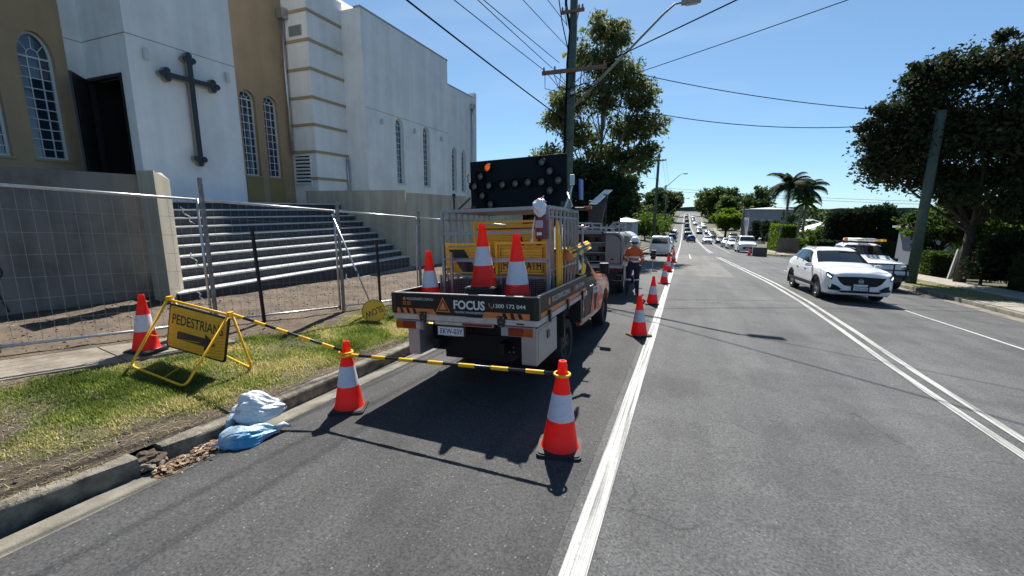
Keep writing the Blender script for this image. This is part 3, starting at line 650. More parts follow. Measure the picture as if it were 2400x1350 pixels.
# ------------------------------------------------------------------ site fence, pickets
FU = Vector((.2389, .971)); F0 = Vector((-7.68, 2.26))
def fpt(t, h=0.): x, y = F0.x + FU.x * t, F0.y + FU.y * t; return Vector((x, y, zl(x, y) + h))
M_GALV = mat('galvanised', (.5, .5, .5), .38, metal=.7, var=.15, vscale=20)
M_WIRE = mat('fence_wire', (.30, .31, .32), .5, metal=.5)
FENCES = [(-2.4, -.05, 'mesh site fence panel at the left edge in front of the grey retaining wall'),
          (.0, 2.26, 'mesh site fence panel behind the orange cone and warning sign'),
          (2.34, 4.58, 'mesh site fence panel in front of the stone steps'),
          (4.66, 6.72, 'mesh site fence panel that the round paddle sign leans on'),
          (6.8, 9.1, 'mesh site fence panel behind the loaded tray of the traffic ute'),
          (9.18, 11.5, 'farthest mesh site fence panel, behind the cab of the traffic ute')]
for a, b, lab in FENCES:
    f_ = thing('site_fence_panel', (0, 0, 0), lab, 'fence panel', 'mesh site fence panels')
    MB().tube([fpt(a, 2.08), fpt(b, 2.08)], .021, 8).build('top_rail', M_GALV, f_, smooth=True)
    MB().tube([fpt(a, .12), fpt(b, .10)], .021, 8).build('bottom_rail', M_GALV, f_, smooth=True)
    for t in (a, b): MB().tube([fpt(t, .04), fpt(t, 2.1)], .021, 8).build('post', M_GALV, f_, smooth=True)
    mb = MB(); n = int((b - a) / .12); sag = [noise.noise((a, k * .7, 0)) * .03 for k in range(30)]
    for k in range(1, n):
        t = a + (b - a) * k / n; mb.tube([fpt(t, .12), fpt(t, 2.08)], .0022, 3, caps=False)
    for k in range(1, 7): mb.tube([fpt(a, .12 + k * .28), fpt((a + b) / 2, .12 + k * .28 + sag[k]), fpt(b, .12 + k * .28)], .0026, 3, caps=False)
    o = mb.build('wire_mesh', M_WIRE, f_); o['kind'] = 'stuff'
M_RUSTY = mat('weathered_post', (.24, .22, .21), .75, var=.4, vscale=14, metal=.2)
for t, lab in ((2.3, 'tall weathered steel post behind the yellow warning sign'), (4.62, 'tall weathered steel post beside the leaning paddle pole'), (6.76, 'thin tall post behind the left end of the ute tray')):
    p0 = fpt(t); o = MB().box(-.028, .028, -.022, .022, -.1, 2.42 if t < 3 else 2.25).build('steel_post', M_RUSTY, bevel=.004); o.location = p0 + Vector((.05, 0, 0)); tag(o, lab, 'post', 'steel posts of the site fence')
M_BLACKS = mat('black_picket', (.018, .018, .02), .6)
for (x, y), h, lx, lab in (((-6.88, 5.2), 1.68, -.09, 'black star picket leaning left in front of the steps'), ((-6.18, 7.5), 1.5, -.03, 'short black star picket nearest the round paddle sign')):
    o = thing('star_picket', (x, y, zl(x, y)), lab, 'picket', 'black star pickets')
    mb = MB()
    for a in (90, 210, 330):
        c, s_ = math.cos(R_(a)), math.sin(R_(a)); mb.add([(0, 0, -.1), (.034 * c, .034 * s_, -.1), (.034 * c + lx, .034 * s_, h), (lx, 0, h)], [(0, 1, 2, 3)])
        mb.add([(-s_ * .006, c * .006, -.1), (.034 * c - s_ * .006, .034 * s_ + c * .006, -.1), (.034 * c + lx - s_ * .006, .034 * s_ + c * .006, h), (lx - s_ * .006, c * .006, h)], [(0, 1, 2, 3)])
    mb.build('blade', M_BLACKS, o, fix=False)
# cable ties and cord ends on the pillar edge / fence
M_CORD = mat('white_cord', (.7, .69, .63), .7)
def loc_on(t, h, e=.03): p = fpt(t, h); return p + Vector((e, -.005, 0))
for t, h, k, lab in ((2.02, 1.95, 0, 'white cord tied to the top fence rail by the pillar'), (2.05, 1.25, 1, 'twisted white cord hanging in the mesh by the pillar'), (2.1, .62, 0, 'short white cord loop low on the mesh by the pillar'), (4.72, .78, 1, 'white plastic scrap tied to the mesh near the paddle pole')):
    pts = [loc_on(t + .02 * i + .03 * math.sin(i * 1.9 + k), h - .035 * i) for i in range(8)]
    o = MB().tube(pts, .008, 5).build('cord', M_CORD, smooth=True); tag(o, lab, 'cord', 'white cord scraps on the fence')

# ------------------------------------------------------------------ traffic cones
M_CONE = mat('cone_orange', (.92, .026, .012), .42, spec=.5, dirt=((.42, .05, .035), 9., .57, .6))
M_COLL = mat('cone_reflective', (.62, .58, .64), .45, var=.06, vscale=14, spec=.6, dirt=((.30, .28, .29), 22., .58, .65))
M_RUB = mat('cone_base_rubber', (.02, .02, .021), .75, var=.3, vscale=20)
n, l, p = nodes_of(M_CONE); t_ = n.new('ShaderNodeBsdfTranslucent'); t_.inputs['Color'].default_value = (1., .035, .018, 1); mx_ = n.new('ShaderNodeMixShader'); mx_.inputs[0].default_value = .38
out_ = [x for x in n if x.type == 'OUTPUT_MATERIAL'][0]; l.new(p.outputs[0], mx_.inputs[1]); l.new(t_.outputs[0], mx_.inputs[2]); l.new(mx_.outputs[0], out_.inputs[0])
def rrect(h, r, n=5):
    L = []
    for sx, sy, a0 in ((1, 1, 0), (-1, 1, 90), (-1, -1, 180), (1, -1, 270)):
        for k in range(n): a = R_(a0 + 90 * k / (n - 1)); L.append((sx * (h - r) + r * math.cos(a), sy * (h - r) + r * math.sin(a)))
    return L
def make_cone(label, cat='traffic cone', group='orange traffic cones'):
    c = thing('traffic_cone', (0, 0, 0), label, cat, group)
    mb = MB(); b0 = rrect(.215, .05); fn = lambda u, v, t: (u, v, t)
    mb.prism(b0, fn, .0, .028); mb.prism([(x * .93, y * .93) for x, y in b0], fn, .0281, .04)
    mb.build('base', M_RUB, c, auto=40)
    rad = lambda z: .178 - (z - .04) * (.178 - .034) / .86
    z0, z1, z2 = .325, .585, .9
    MB().lathe([(.19, .04), (.178, .048), (rad(.2), .2), (rad(z0), z0)], 40).build('lower_body', M_CONE, c, smooth=True)
    MB().lathe([(rad(z0) + .003, z0), (rad(z1) + .003, z1)], 40).build('reflective_collar', M_COLL, c, smooth=True)
    MB().lathe([(rad(z1), z1), (rad(.84), .84), (rad(.842) + .004, .845), (rad(.9) + .005, .885), (rad(.9) + .003, .9), (.022, .9), (.02, .84)], 32).build('top', M_CONE, c, auto=50)
    return c
CONES = [((-1.01, 3.83), 1.02, .2, 'nearest orange cone holding the right end of the striped bar'),
         ((-3.68, 3.79), .95, .5, 'orange cone in the gutter between the two striped bars'),
         ((-6.75, 3.31), .87, .3, 'orange cone on the verge behind the yellow warning sign'),
         ((-.74, 8.92), .95, .75, 'first orange cone along the white edge line beside the ute'),
         ((-.76, 13.01), .93, .1, 'second orange cone along the white edge line beside the worker'),
         ((-.66, 18.24), .92, .4, 'third orange cone along the white edge line'),
         ((-.68, 23.9), .94, .2, 'fourth orange cone along the white edge line'),
         ((-.78, 26.0), .92, .9, 'fifth orange cone along the white edge line'),
         ((-.62, 31.5), .94, .3, 'sixth orange cone along the white edge line'),
         ((-.74, 36.0), .95, .6, 'farthest orange cone in the row along the white edge line'),
         ((6.1, 48.6), .95, .2, 'lone small orange cone by the grey block across the junction')]
cone0 = make_cone(CONES[0][3]); cone0.scale = (CONES[0][1],) * 3
for i, ((x, y), s, a, lab) in enumerate(CONES):
    z = zr(x, y) + .006 if x > -4.5 else zl(x, y) + .03
    rt = (-.04 + .02 * noise.noise((i * 3.1, 0, 1)), .022 * noise.noise((i * 1.7, 5, 0)), a)
    if i == 0: cone0.location = (x, y, z); cone0.rotation_euler = rt
    else: dup(cone0, (x, y, z), rt, lab, s)

# ------------------------------------------------------------------ striped bars between the cones
M_YEL = mat('sign_yellow', (.95, .48, .012), .4, spec=.5, var=.05)
M_BLK = mat('gloss_black', (.012, .012, .014), .35)
def cone_bar(a, b, label, n, ring0=True, ring1=True):
    a, b = Vector(a), Vector(b); d = (b - a); L = d.length; u = d.normalized(); o = thing('cone_bar', a, label, 'barrier bar', 'striped cone bars')
    MB().tube([u * .05, u * (L - .05)], .017, 10).build('rod', M_BLK, o, smooth=True)
    k = L / n
    for i in range(n): MB().tube([u * (k * (i + .02)), u * (k * (i + .52))], .0215, 12).build('sleeve', M_YEL, o, smooth=False, auto=40)
    for e, on, r_ in ((a, ring0, .075), (b, ring1, .075)):
        if on:
            pts = [(e - a) + Vector((r_ * math.cos(q), r_ * math.sin(q), 0)) for q in [6.283 * i / 20 for i in range(21)]]
            MB().tube(pts, .013, 6, caps=False).build('ring', M_YEL, o, smooth=True)
    return o
ctop = lambda x, y, h: Vector((x, y, zr(x, y) + h))
SA, SB = Vector((-6.33, 3.44, .985)), Vector((-5.36, 3.58, .835))
cone_bar(ctop(-3.68, 3.79, .70), ctop(-1.01, 3.83, .80), 'black and yellow striped bar strung between the two nearest cones', 7)
cone_bar(SB + Vector((.05, 0, .0)), ctop(-3.68, 3.79, .735), 'black and yellow striped bar from the warning sign frame to the gutter cone', 5, ring0=False)

# ------------------------------------------------------------------ folding pedestrians sign
sg = thing('folding_sign', (-5.9, 3.4, zl(-5.9, 3.4)), 'yellow folding frame sign reading PEDESTRIANS with a right arrow on the grass', 'sign'); sg.location = (0, 0, 0)
gz = lambda x, y: zl(x, y) + .03
FL, FR = Vector((-6.38, 2.93, gz(-6.38, 2.93))), Vector((-5.42, 2.98, gz(-5.42, 2.98))); RL, RR = Vector((-6.28, 3.86, gz(-6.28, 3.86))), Vector((-5.34, 3.78, gz(-5.34, 3.78)))
def round_u(a, b, c, d, r=.09, n=5):
    """polyline a-b-c-d with rounded corners at b and c"""
    P = [a]
    for p, q, s in ((a, b, c), (b, c, d)):
        u, v = (p - q).normalized(), (s - q).normalized()
        for i in range(n + 1):
            t = i / n; P.append(q + u * r * (1 - t) ** 2 + v * r * t ** 2)
    return P + [d]
MB().tube(round_u(SA + Vector((0, -.012, 0)), FL, FR, SB + Vector((0, -.012, 0))), .0165, 8).build('front_leg_frame', M_YEL, sg, smooth=True)
MB().tube(round_u(SA + Vector((0, .02, 0)), RL, RR, SB + Vector((0, .02, 0))), .0165, 8).build('rear_leg_frame', M_YEL, sg, smooth=True)
MB().tube([SA + Vector((-.02, .004, -.02)), SB + Vector((.02, .004, -.02))], .017, 8).build('top_bar', M_YEL, sg, smooth=True)
for p in (SA, SB): MB().cbox(p, (.05, .07, .06)).build('hinge', M_YEL, sg, bevel=.01)
ux = (SB - SA).normalized(); uz = Vector((-.0, -.10, -1)).normalized(); uy = ux.cross(uz).normalized(); uz = uy.cross(ux).normalized() * (1 if uy.cross(ux).z < 0 else -1)
P0 = SA + ux * .03 - Vector((0, 0, .055)); PW = (SB - SA).length - .03; PH = .60
nrm = Vector((0, -1, 0)); fnp = lambda u, v, t: P0 + ux * u + uz * v + nrm * t
rr_ = lambda w_, h_, r, k=0.: [(k + r * (1 - math.cos(R_(a))) if q in (0, 3) else w_ - k - r * (1 - math.cos(R_(a))), k + r * (1 - math.sin(R_(a))) if q in (0, 1) else h_ - k - r * (1 - math.sin(R_(a)))) for q, aa in ((0, (0, 30, 60, 90)), (1, (90, 60, 30, 0)), (2, (0, 30, 60, 90)), (3, (90, 60, 30, 0))) for a in aa]
M_YREF = mat('yellow_reflective', (.84, .40, .010), .33, spec=.7, var=.12, vscale=5)
n, l, p = nodes_of(M_YREF)                                    # ribbed reflective sheeting
tcn = n.new('ShaderNodeTexCoord'); wv = n.new('ShaderNodeTexWave'); wv.bands_direction = 'Z'; wv.inputs['Scale'].default_value = 7.5; wv.inputs['Distortion'].default_value = 1.2
l.new(tcn.outputs['Object'], wv.inputs['Vector']); bn = n.new('ShaderNodeBump'); bn.inputs['Strength'].default_value = .5; bn.inputs['Distance'].default_value = .01; l.new(wv.outputs['Fac'], bn.inputs['Height']); l.new(bn.outputs[0], p.inputs['Normal'])
pn = MB().prism(rr_(PW, PH, .03), fnp, 0, .018).build('panel', M_BLK, sg)
MB().prism(rr_(PW, PH, .03, .022), fnp, .0185, .0215).build('panel_face', M_YREF, pn)
text('PEDESTRIANS', M_BLK, pn, frameM(fnp(PW / 2, .19, .0235), ux, -uz), width=PW * .86, height=.135, bold=.012)
arw = [(.17, .345), (.62, .345), (.62, .285), (.79, .40), (.62, .515), (.62, .455), (.17, .455)]
MB().prism(arw, fnp, .022, .0245).build('arrow', M_BLK, pn)
mb = MB(); mb.tube([(SA + FL) / 2 + Vector((.0, 0, -.05)), (RR + SB) / 2 + Vector((0, 0, -.1)), ], .004, 4); mb.tube([(FR + SB) / 2, (FR * .6 + FL * .4)], .004, 4); mb.build('stay_cord', M_YEL, sg)
# ------------------------------------------------------------------ SLOW paddle leaning on the fence
slb, slt = Vector((-5.63, 6.74, zl(-5.63, 6.74) + .0)), Vector((-6.58, 6.61, 2.12))
pd_ = thing('paddle_sign', slb, 'round yellow SLOW paddle upside down, its pole leaning on the mesh fence', 'sign')
ax = (slt - slb).normalized(); MB().tube([ax * .12, slt - slb], .016, 10).build('pole', mat('alloy_pole', (.55, .57, .6), .3, metal=.7), pd_, smooth=True)
MB().tube([ax * 1.05, ax * 1.13], .0172, 10).build('grip', mat('blue_tape', (.03, .08, .2), .5), pd_); MB().tube([(slt - slb) - ax * .06, slt - slb + ax * .01], .018, 10).build('grip', M_BLK, pd_)
cc = ax * .25; fd = Vector((.5, -.83, .4)); fd = (fd - ax * fd.dot(ax)).normalized(); sx = ax.cross(fd).normalized()
disc = lambda R2, t: [cc + (sx * math.cos(a) + ax * math.sin(a)) * R2 + fd * t for a in [6.283 * k / 40 for k in range(40)]]
def dmesh(R2, t0, t1): return MB().add(disc(R2, t0) + disc(R2, t1), [tuple(range(40)), tuple(range(79, 39, -1))] + [(i, i + 40, (i + 1) % 40 + 40, (i + 1) % 40) for i in range(40)])
dk = dmesh(.235, .016, .022).build('disc', mat('paddle_yellow', (1., .56, .015), .45), pd_)
fnr = lambda R2, R3: MB().add(disc(R2, .0225) + disc(R3, .0225), [(i, (i + 1) % 40, (i + 1) % 40 + 40, i + 40) for i in range(40)]).build('rim_line', M_BLK, dk, fix=False)
fnr(.228, .218)
text('SLOW', M_BLK, dk, frameM(cc + fd * .024 - ax * .02, -sx if (-sx).cross(-ax).dot(fd) > 0 else sx, -ax), width=.36, height=.13, bold=.01)
# ------------------------------------------------------------------ plastic bags in the gutter
def bag(name, loc, size, rz, m, seed, label, pinch=1., peak=False):
    bm = bmesh.new(); bmesh.ops.create_icosphere(bm, subdivisions=6, radius=1.)
    for v in bm.verts:
        p = v.co.copy(); a = math.atan2(p.y, p.z)
        f = 1 + .22 * noise.noise(p * 1.3 + Vector((seed, 0, 0)))
        rdg = lambda x, y, z: (1 - abs(noise.noise((x, y, z))) * 2.2)
        ple = .13 * rdg(p.x * .8 + seed, a * 1.5, seed * 2) + .08 * max(0, rdg(p.x * 1.1, a * 3.4 + p.x, seed)) + .03 * max(0, rdg(p.x * 2.5, a * 7, seed)) + .006 * noise.noise(p * 15)
        w_ = (1 - min(1, abs(p.x)) ** 2.2 * pinch * .75)
        q = Vector((p.x * size[0], p.y * size[1] * w_, p.z * size[2] * w_)) * (f - ple)
        if peak: q.z *= 1.35 - .9 * (p.x + 1) / 2; q.x += .10 * size[0] * q.z / size[2] * -1
        if q.z < -size[2] * .45: q.z = -size[2] * .45 + (q.z + size[2] * .45) * .15
        v.co = q
    me = bpy.data.meshes.new('sack'); bm.to_mesh(me); bm.free(); me.materials.append(m); me.polygons.foreach_set('use_smooth', [True] * len(me.polygons))
    t = thing(name, loc, label, 'plastic bag', rot=(0, 0, rz)); link('sack', me, t); return t
M_BLUEB = mat('blue_plastic', (.05, .26, .46), .35, col2=(.42, .52, .58), vscale=2.4, thresh=(.40, .6), spec=.6, bump=.6, bscale=22)
M_WHTB = mat('white_plastic', (.66, .67, .68), .4, col2=(.25, .42, .55), vscale=2.2, thresh=(.30, .42), spec=.6, bump=.8, bscale=20)
b1 = bag('plastic_bag', (-4.09, 2.72, zr(-4.09, 2.72) + .05), (.30, .19, .14), 1.05, M_BLUEB, 2.3, 'blue plastic bag lying on the gutter, wrinkled and full', .75)
b2 = bag('plastic_bag', (-4.24, 3.03, zr(-4.3, 3.0) + .22), (.26, .19, .23), .8, M_WHTB, 7.7, 'white crumpled plastic bag slumped against the kerb behind the blue bag', .35, peak=True)
mb = MB(); mb.tube([(.3, .0, .0), (.38, .03, .02), (.45, .02, -.02)], [.045, .03, .012], 8); mb.build('twisted_end', mat('grey_plastic', (.45, .47, .48), .4), b1, smooth=True)
mb = MB(); mb.tube([(-.22, -.02, -.02), (-.28, -.06, -.1), (-.3, -.1, -.17)], [.05, .035, .03], 8); mb.build('twisted_end', M_BLUEB, b2, smooth=True)
# short post at the left edge of the verge, scrap of paper
o = MB().lathe([(.028, -.1), (.028, .75), (.024, .76), (0, .765)], 14).build('verge_post', mat('grey_post', (.3, .3, .28), .8, var=.2)); o.location = (-5.96, 1.62, zl(-5.96, 1.62)); tag(o, 'short grey post at the left edge of the verge', 'post')
mb = MB(); mb.add([(0, 0, .01), (.07, .02, .02), (.10, .06, .012), (.02, .05, .04)], [(0, 1, 2), (0, 2, 3)]); o = mb.build('paper_scrap', mat('paper', (.75, .75, .73), .8)); o.location = (-4.14, 3.95, zr(-4.1, 3.95) + .002); tag(o, 'white paper scrap on the gutter near the cone', 'litter')
# ------------------------------------------------------------------ vehicle tools
def catmull(P, t):
    n = len(P); i = min(int(t), n - 2); f = t - i
    p0, p1, p2, p3 = P[max(i - 1, 0)], P[i], P[i + 1], P[min(i + 2, n - 1)]
    return p1 + ((p2 - p0) * .5) * f + (p0 - p1 * 2.5 + p2 * 2 - p3 * .5) * f * f + ((p1 - p2) * 1.5 + (p3 - p0) * .5) * f * f * f
class Loft:
    """car body: stations along y (front first), each a list of (half width, z) from bottom centre to top centre"""
    def __init__(s, st): s.st = [[Vector((w_, y, z)) for w_, z in pr] for y, pr in st]; s.nu = len(st); s.nv = len(st[0][1])
    def S(s, u, v, side=1):
        col = [catmull([st[k] for st in s.st], u) for k in range(s.nv)]
        p = catmull(col, v); return Vector((p.x * side, p.y, p.z))
    def mesh(s, du=4, dv=3):
        us = lin(0, s.nu - 1, (s.nu - 1) * du + 1); vs = lin(0, s.nv - 1, (s.nv - 1) * dv + 1); mb = MB(); n = len(vs); V = []
        ring = 2 * n - 2
        for u in us:
            cols = [catmull([st[k] for st in s.st], u) for k in range(s.nv)]
            h = [catmull(cols, v) for v in vs]
            h[0].x = 0; h[-1].x = 0
            V += [tuple(p) for p in h] + [(-p.x, p.y, p.z) for p in h[-2:0:-1]]
        F = [(i * ring + k, i * ring + (k + 1) % ring, (i + 1) * ring + (k + 1) % ring, (i + 1) * ring + k) for i in range(len(us) - 1) for k in range(ring)]
        F += [tuple(range(ring)), tuple(range((len(us) - 1) * ring, len(us) * ring))]
        return mb.add(V, F)
    def patch(s, quad, m, name, parent, side=1, off=.006, n=8, k=8, both=False):
        """quad = four (u, v) corners on the surface; a sheet following the body, lifted by off"""
        mb = MB()
        for sd in ((1, -1) if both else (side,)):
            (a, b, c, d) = quad; V = []
            for i in range(n + 1):
                for j in range(k + 1):
                    f, g = i / n, j / k
                    u = (a[0] * (1 - f) + b[0] * f) * (1 - g) + (d[0] * (1 - f) + c[0] * f) * g; v = (a[1] * (1 - f) + b[1] * f) * (1 - g) + (d[1] * (1 - f) + c[1] * f) * g
                    e = .02; pu = s.S(min(u + e, s.nu - 1.001), v, sd) - s.S(max(u - e, 0), v, sd); pv = s.S(u, min(v + e, s.nv - 1.001), sd) - s.S(u, max(v - e, 0), sd)
                    nn = pu.cross(pv); nn = nn.normalized() if nn.length > 1e-9 else Vector((0, 0, 1))
                    p = s.S(u, v, sd)
                    if nn.dot(p - Vector((0, p.y, .8))) < 0: nn = -nn
                    V.append(p + nn * off)
            mb.add(V, [(i * (k + 1) + j, i * (k + 1) + j + 1, (i + 1) * (k + 1) + j + 1, (i + 1) * (k + 1) + j) for i in range(n) for j in range(k)])
        return mb.build(name, m, parent, smooth=True)
def cut(o, cyls):
    """wheel wells: boolean cylinders (y, z, r, halfwidth) out of a closed body"""
    tmp = []
    for (y, z, r_, x0, x1) in cyls:
        mb = MB(); M = Matrix.Rotation(math.pi / 2, 4, 'Y'); M.translation = (x0, y, z); n = 28
        ring = lambda x: [(x, y + r_ * math.cos(6.283 * k / n), z + r_ * math.sin(6.283 * k / n)) for k in range(n)]
        mb.add(ring(x0) + ring(x1), [tuple(range(n)), tuple(range(2 * n - 1, n - 1, -1))] + [(i, i + n, (i + 1) % n + n, (i + 1) % n) for i in range(n)])
        c = mb.build('cutter', M_DARKV); tmp.append(c)
        md = o.modifiers.new('b', 'BOOLEAN'); md.object = c; md.operation = 'DIFFERENCE'; md.solver = 'EXACT'
    par = o.parent; o.parent = None
    bpy.context.view_layer.update()
    me = bpy.data.meshes.new_from_object(o.evaluated_get(bpy.context.evaluated_depsgraph_get()))
    o.modifiers.clear(); o.data = me; o.parent = par; sharp(me, 32)
    for c in tmp: bpy.data.objects.remove(c)
M_TYRE = mat('tyre', (.018, .018, .019), .85, var=.2, vscale=12)
M_RIM = mat('alloy_rim', (.42, .43, .44), .3, metal=.8)
M_RIMD = mat('dark_rim', (.035, .035, .038), .45, metal=.4)
M_VGL = mat('vehicle_glass', (.010, .014, .018), .05, spec=.5)
M_DARKV = mat('vehicle_dark_trim', (.014, .014, .015), .55)
M_RED = mat('tail_lamp_red', (.20, .006, .006), .2, spec=.4); M_AMB = mat('lamp_amber', (.36, .07, .006), .2, spec=.4); M_CLR = mat('lamp_clear', (.3, .31, .32), .12, spec=.6)
M_PLATE = mat('plate_white', (.66, .66, .66), .5); M_PLTXT = mat('plate_text', (.02, .02, .025), .5)
def paint(name, c, metal=0., rough=.32): return mat('paint_' + name, c, rough, metal=metal, coat=.8, spec=.5)
def wheel(parent, x, y, r_, w_, side, rim=M_RIM, spokes=5):
    M = Matrix.Rotation(math.pi / 2 * side, 4, 'Y'); M.translation = (x, y, r_)
    w0 = MB().lathe([(r_ * .62, -w_ / 2), (r_ * .93, -w_ / 2), (r_ * .985, -w_ * .38), (r_, -w_ * .2), (r_, w_ * .2), (r_ * .985, w_ * .38), (r_ * .93, w_ / 2), (r_ * .62, w_ / 2), (r_ * .6, w_ * .3)], 32, M).build('wheel', M_TYRE, parent, auto=45)
    mb = MB(); mb.lathe([(r_ * .63, w_ * .42), (r_ * .58, w_ * .44), (r_ * .55, w_ * .3), (r_ * .5, w_ * .16), (.0, w_ * .12)], 28, M)
    for k in range(spokes):
        a = 6.283 * k / spokes; d = Vector((math.cos(a), math.sin(a), 0)); e = Vector((-math.sin(a), math.cos(a), 0))
        P = [d * r_ * .1 + e * r_ * .085, d * r_ * .57 + e * r_ * .07, d * r_ * .57 - e * r_ * .07, d * r_ * .1 - e * r_ * .085]
        mb.add([M @ (p + Vector((0, 0, z))) for z in (w_ * .2, w_ * .38) for p in P], [(0, 1, 2, 3), (7, 6, 5, 4), (0, 4, 5, 1), (1, 5, 6, 2), (2, 6, 7, 3), (3, 7, 4, 0)])
    mb.lathe([(r_ * .16, w_ * .2), (r_ * .15, w_ * .4), (0, w_ * .41)], 16, M)
    mb.build('rim', rim, w0, auto=40)
    return w0
def plate(parent, c, ux, uy, txt, w_=.372, h_=.107, frame_=True):
    M = frameM(c, ux, uy); p = MB()
    f = lambda u, v, t: M @ Vector((u, v, t))
    po = p.prism([(-w_ / 2, -h_ / 2), (w_ / 2, -h_ / 2), (w_ / 2, h_ / 2), (-w_ / 2, h_ / 2)], f, 0, .008).build('number_plate', M_PLATE, parent)
    text(txt, M_PLTXT, po, M @ Matrix.Translation((.012, 0, .0095)), width=w_ * .88, height=h_ * .66, bold=.012)
    return po

# ------------------------------------------------------------------ traffic-control ute
TR = thing('traffic_ute', (-2.50, 4.57, zr(-2.5, 4.57)), 'black and orange traffic-control tray ute with cage and arrow board, parked at the kerb', 'ute', rot=(-.04, -.05, 0))
M_GATE = mat('gate_black', (.011, .012, .0125), .45, spec=.3, var=.15, vscale=3, dirt=((.06, .055, .05), 4., .56, .3))
M_ORG = mat('livery_orange', (.62, .17, .035), .38, spec=.5)
M_LETT = mat('lettering_white', (.68, .68, .68), .5); M_ALLOY = mat('tray_alloy', (.46, .46, .46), .42, metal=.55, var=.15, vscale=5, dirt=((.22, .21, .2), 6., .5, .5))
M_CAGE = mat('cage_silver', (.30, .30, .315), .4, metal=.5, var=.1, vscale=8)
HW, GT, GB = 1.015, 1.377, 1.105
MB().box(-HW, HW, .0, 2.7, 1.035, 1.1).build('tray_floor', M_ALLOY, TR, bevel=.008)
MB().box(-HW - .012, HW + .012, -.018, -.001, 1.03, 1.10).build('tail_rail', M_ALLOY, TR, bevel=.004)
tg = MB().box(-HW + .0, HW - .0, -.012, .018, GB, GT).build('tailgate', M_GATE, TR, bevel=.004)
MB().box(-HW, HW, -.014, .02, GT + .0005, GT + .012).build('edge_strip', M_ALLOY, tg)
sgR = MB().box(HW - .03, HW - .0, .03, 2.69, GB, GT).build('side_gate', M_GATE, TR, bevel=.004)
sgL = MB().box(-HW, -HW + .03, .03, 2.69, GB, GT).build('side_gate', M_GATE, TR, bevel=.004)
for g_, a, b in ((sgR, HW - .031, HW + .002), (sgL, -HW - .002, -HW + .031)): MB().box(a, b, .03, 2.69, GT + .0005, GT + .012).build('edge_strip', M_ALLOY, g_)
for x0, x1 in ((HW - .04, HW + .012), (-HW - .012, -HW + .04)): MB().box(x0, x1, 0., 2.7, 1.03, 1.101).build('side_rail', M_ALLOY, TR, bevel=.004)
MB().box(-HW, HW, 2.66, 2.7, GB, GT + .02).build('headboard', M_GATE, TR)
for sx in (-1, 1): MB().box(sx * HW - .035, sx * HW + .035, -.02, .05, GB - .0, GT + .004).build('corner_post', M_BLK, TR, bevel=.006)
fnT = lambda u, v, t: (u, -.0125 - t, v)
def tgt(poly, m, name, parent=tg, d=.0015): return MB().prism(poly, fnT, 0, d).build(name, m, parent)
for x0, x1, s0, s1 in ((-.97, -.40, 0, .05), (.30, .93, -.05, 0)):
    tgt([(x0, GB + .002), (x1 + s1, GB + .002), (x1, GB + .075), (x0 - s0 * 0 - s1 * 0 + (0 if s0 == 0 else .05), GB + .075)], M_ORG, 'orange_stripe')
for x in (-.90, -.80, -.70, .60, .70, .80): tgt([(x, GB + .004), (x + .045, GB + .004), (x + .02, GB + .073), (x - .025, GB + .073)], M_GATE, 'dark_hatch', d=.003)
lx = lambda z: frameM((0, -.0145, z), (1, 0, 0), (0, 0, 1))
def lt(s, x, z, w_, h_, m=M_LETT, b=.0): return text(s, m, tg, Matrix.Translation((x, 0, 0)) @ lx(z), width=w_, height=h_, bold=b)
lt('FOCUSTRAFFIC.COM.AU', -.60, 1.305, .40, .034); lt('FOCUS', .125, 1.255, .44, .115, b=.03); lt('TRAFFIC MANAGEMENT', .13, 1.16, .43, .027)
lt('1300 172 044', .67, 1.262, .42, .05, b=.012)
def ring_poly(P, k): c = (sum(p[0] for p in P) / len(P), sum(p[1] for p in P) / len(P)); return [(c[0] + (x - c[0]) * k, c[1] + (y - c[1]) * k) for x, y in P]
tri = [(-.36, 1.15), (-.145, 1.15), (-.2525, 1.345)]
MB().frame(tri, ring_poly(tri, .78), fnT, 0, .002).build('triangle_logo', M_ORG, tg); tgt(ring_poly(tri, .55), M_ORG, 'triangle_logo')
for z in (1.19, 1.215, 1.24): tgt([(-.257, z), (-.248, z), (-.248, z + .013), (-.257, z + .013)], M_LETT, 'lane_dash', d=.003)
tgt([(-.845 + .022 * math.cos(a), 1.305 + .022 * math.sin(a)) for a in [6.283 * k / 12 for k in range(12)]], M_ORG, 'globe_mark')
for x in (-.845, -.775):
    q = [(x - .024, 1.222), (x + .024, 1.222), (x + .024, 1.27), (x - .024, 1.27)]; MB().frame(q, ring_poly(q, .72), fnT, 0, .002).build('social_mark', M_ORG, tg)
text('in', M_ORG, tg, Matrix.Translation((-.845, 0, 0)) @ lx(1.245), width=.022, height=.022, bold=.02)
tgt([(-.775 + .009 * math.cos(a), 1.246 + .009 * math.sin(a)) for a in [6.283 * k / 10 for k in range(10)]], M_ORG, 'social_mark')
MB().tube([(.405, -.0145, 1.29), (.408, -.0145, 1.262), (.425, -.0145, 1.243), (.448, -.0145, 1.236)], [.011, .006, .006, .011], 6).build('phone_mark', M_ORG, tg)
for x in (-.555, .565):
    h_ = MB().prism([(x - .055, 1.14), (x + .055, 1.14), (x + .05, 1.06), (x + .03, 1.0), (x - .03, 1.0), (x - .05, 1.06)], lambda u, v, t: (u, -.02 - t, v), 0, .018).build('hinge', M_BLK, TR, bevel=.004)
    for bx, bz in ((-.035, 1.12), (.035, 1.12), (0, 1.07), (0, 1.02)): MB().lathe([(.007, 0), (.006, .004), (0, .005)], 8, Matrix.Translation((x + bx, -.038, bz)) @ Matrix.Rotation(math.pi / 2, 4, 'X')).build('bolt', M_ALLOY, h_)
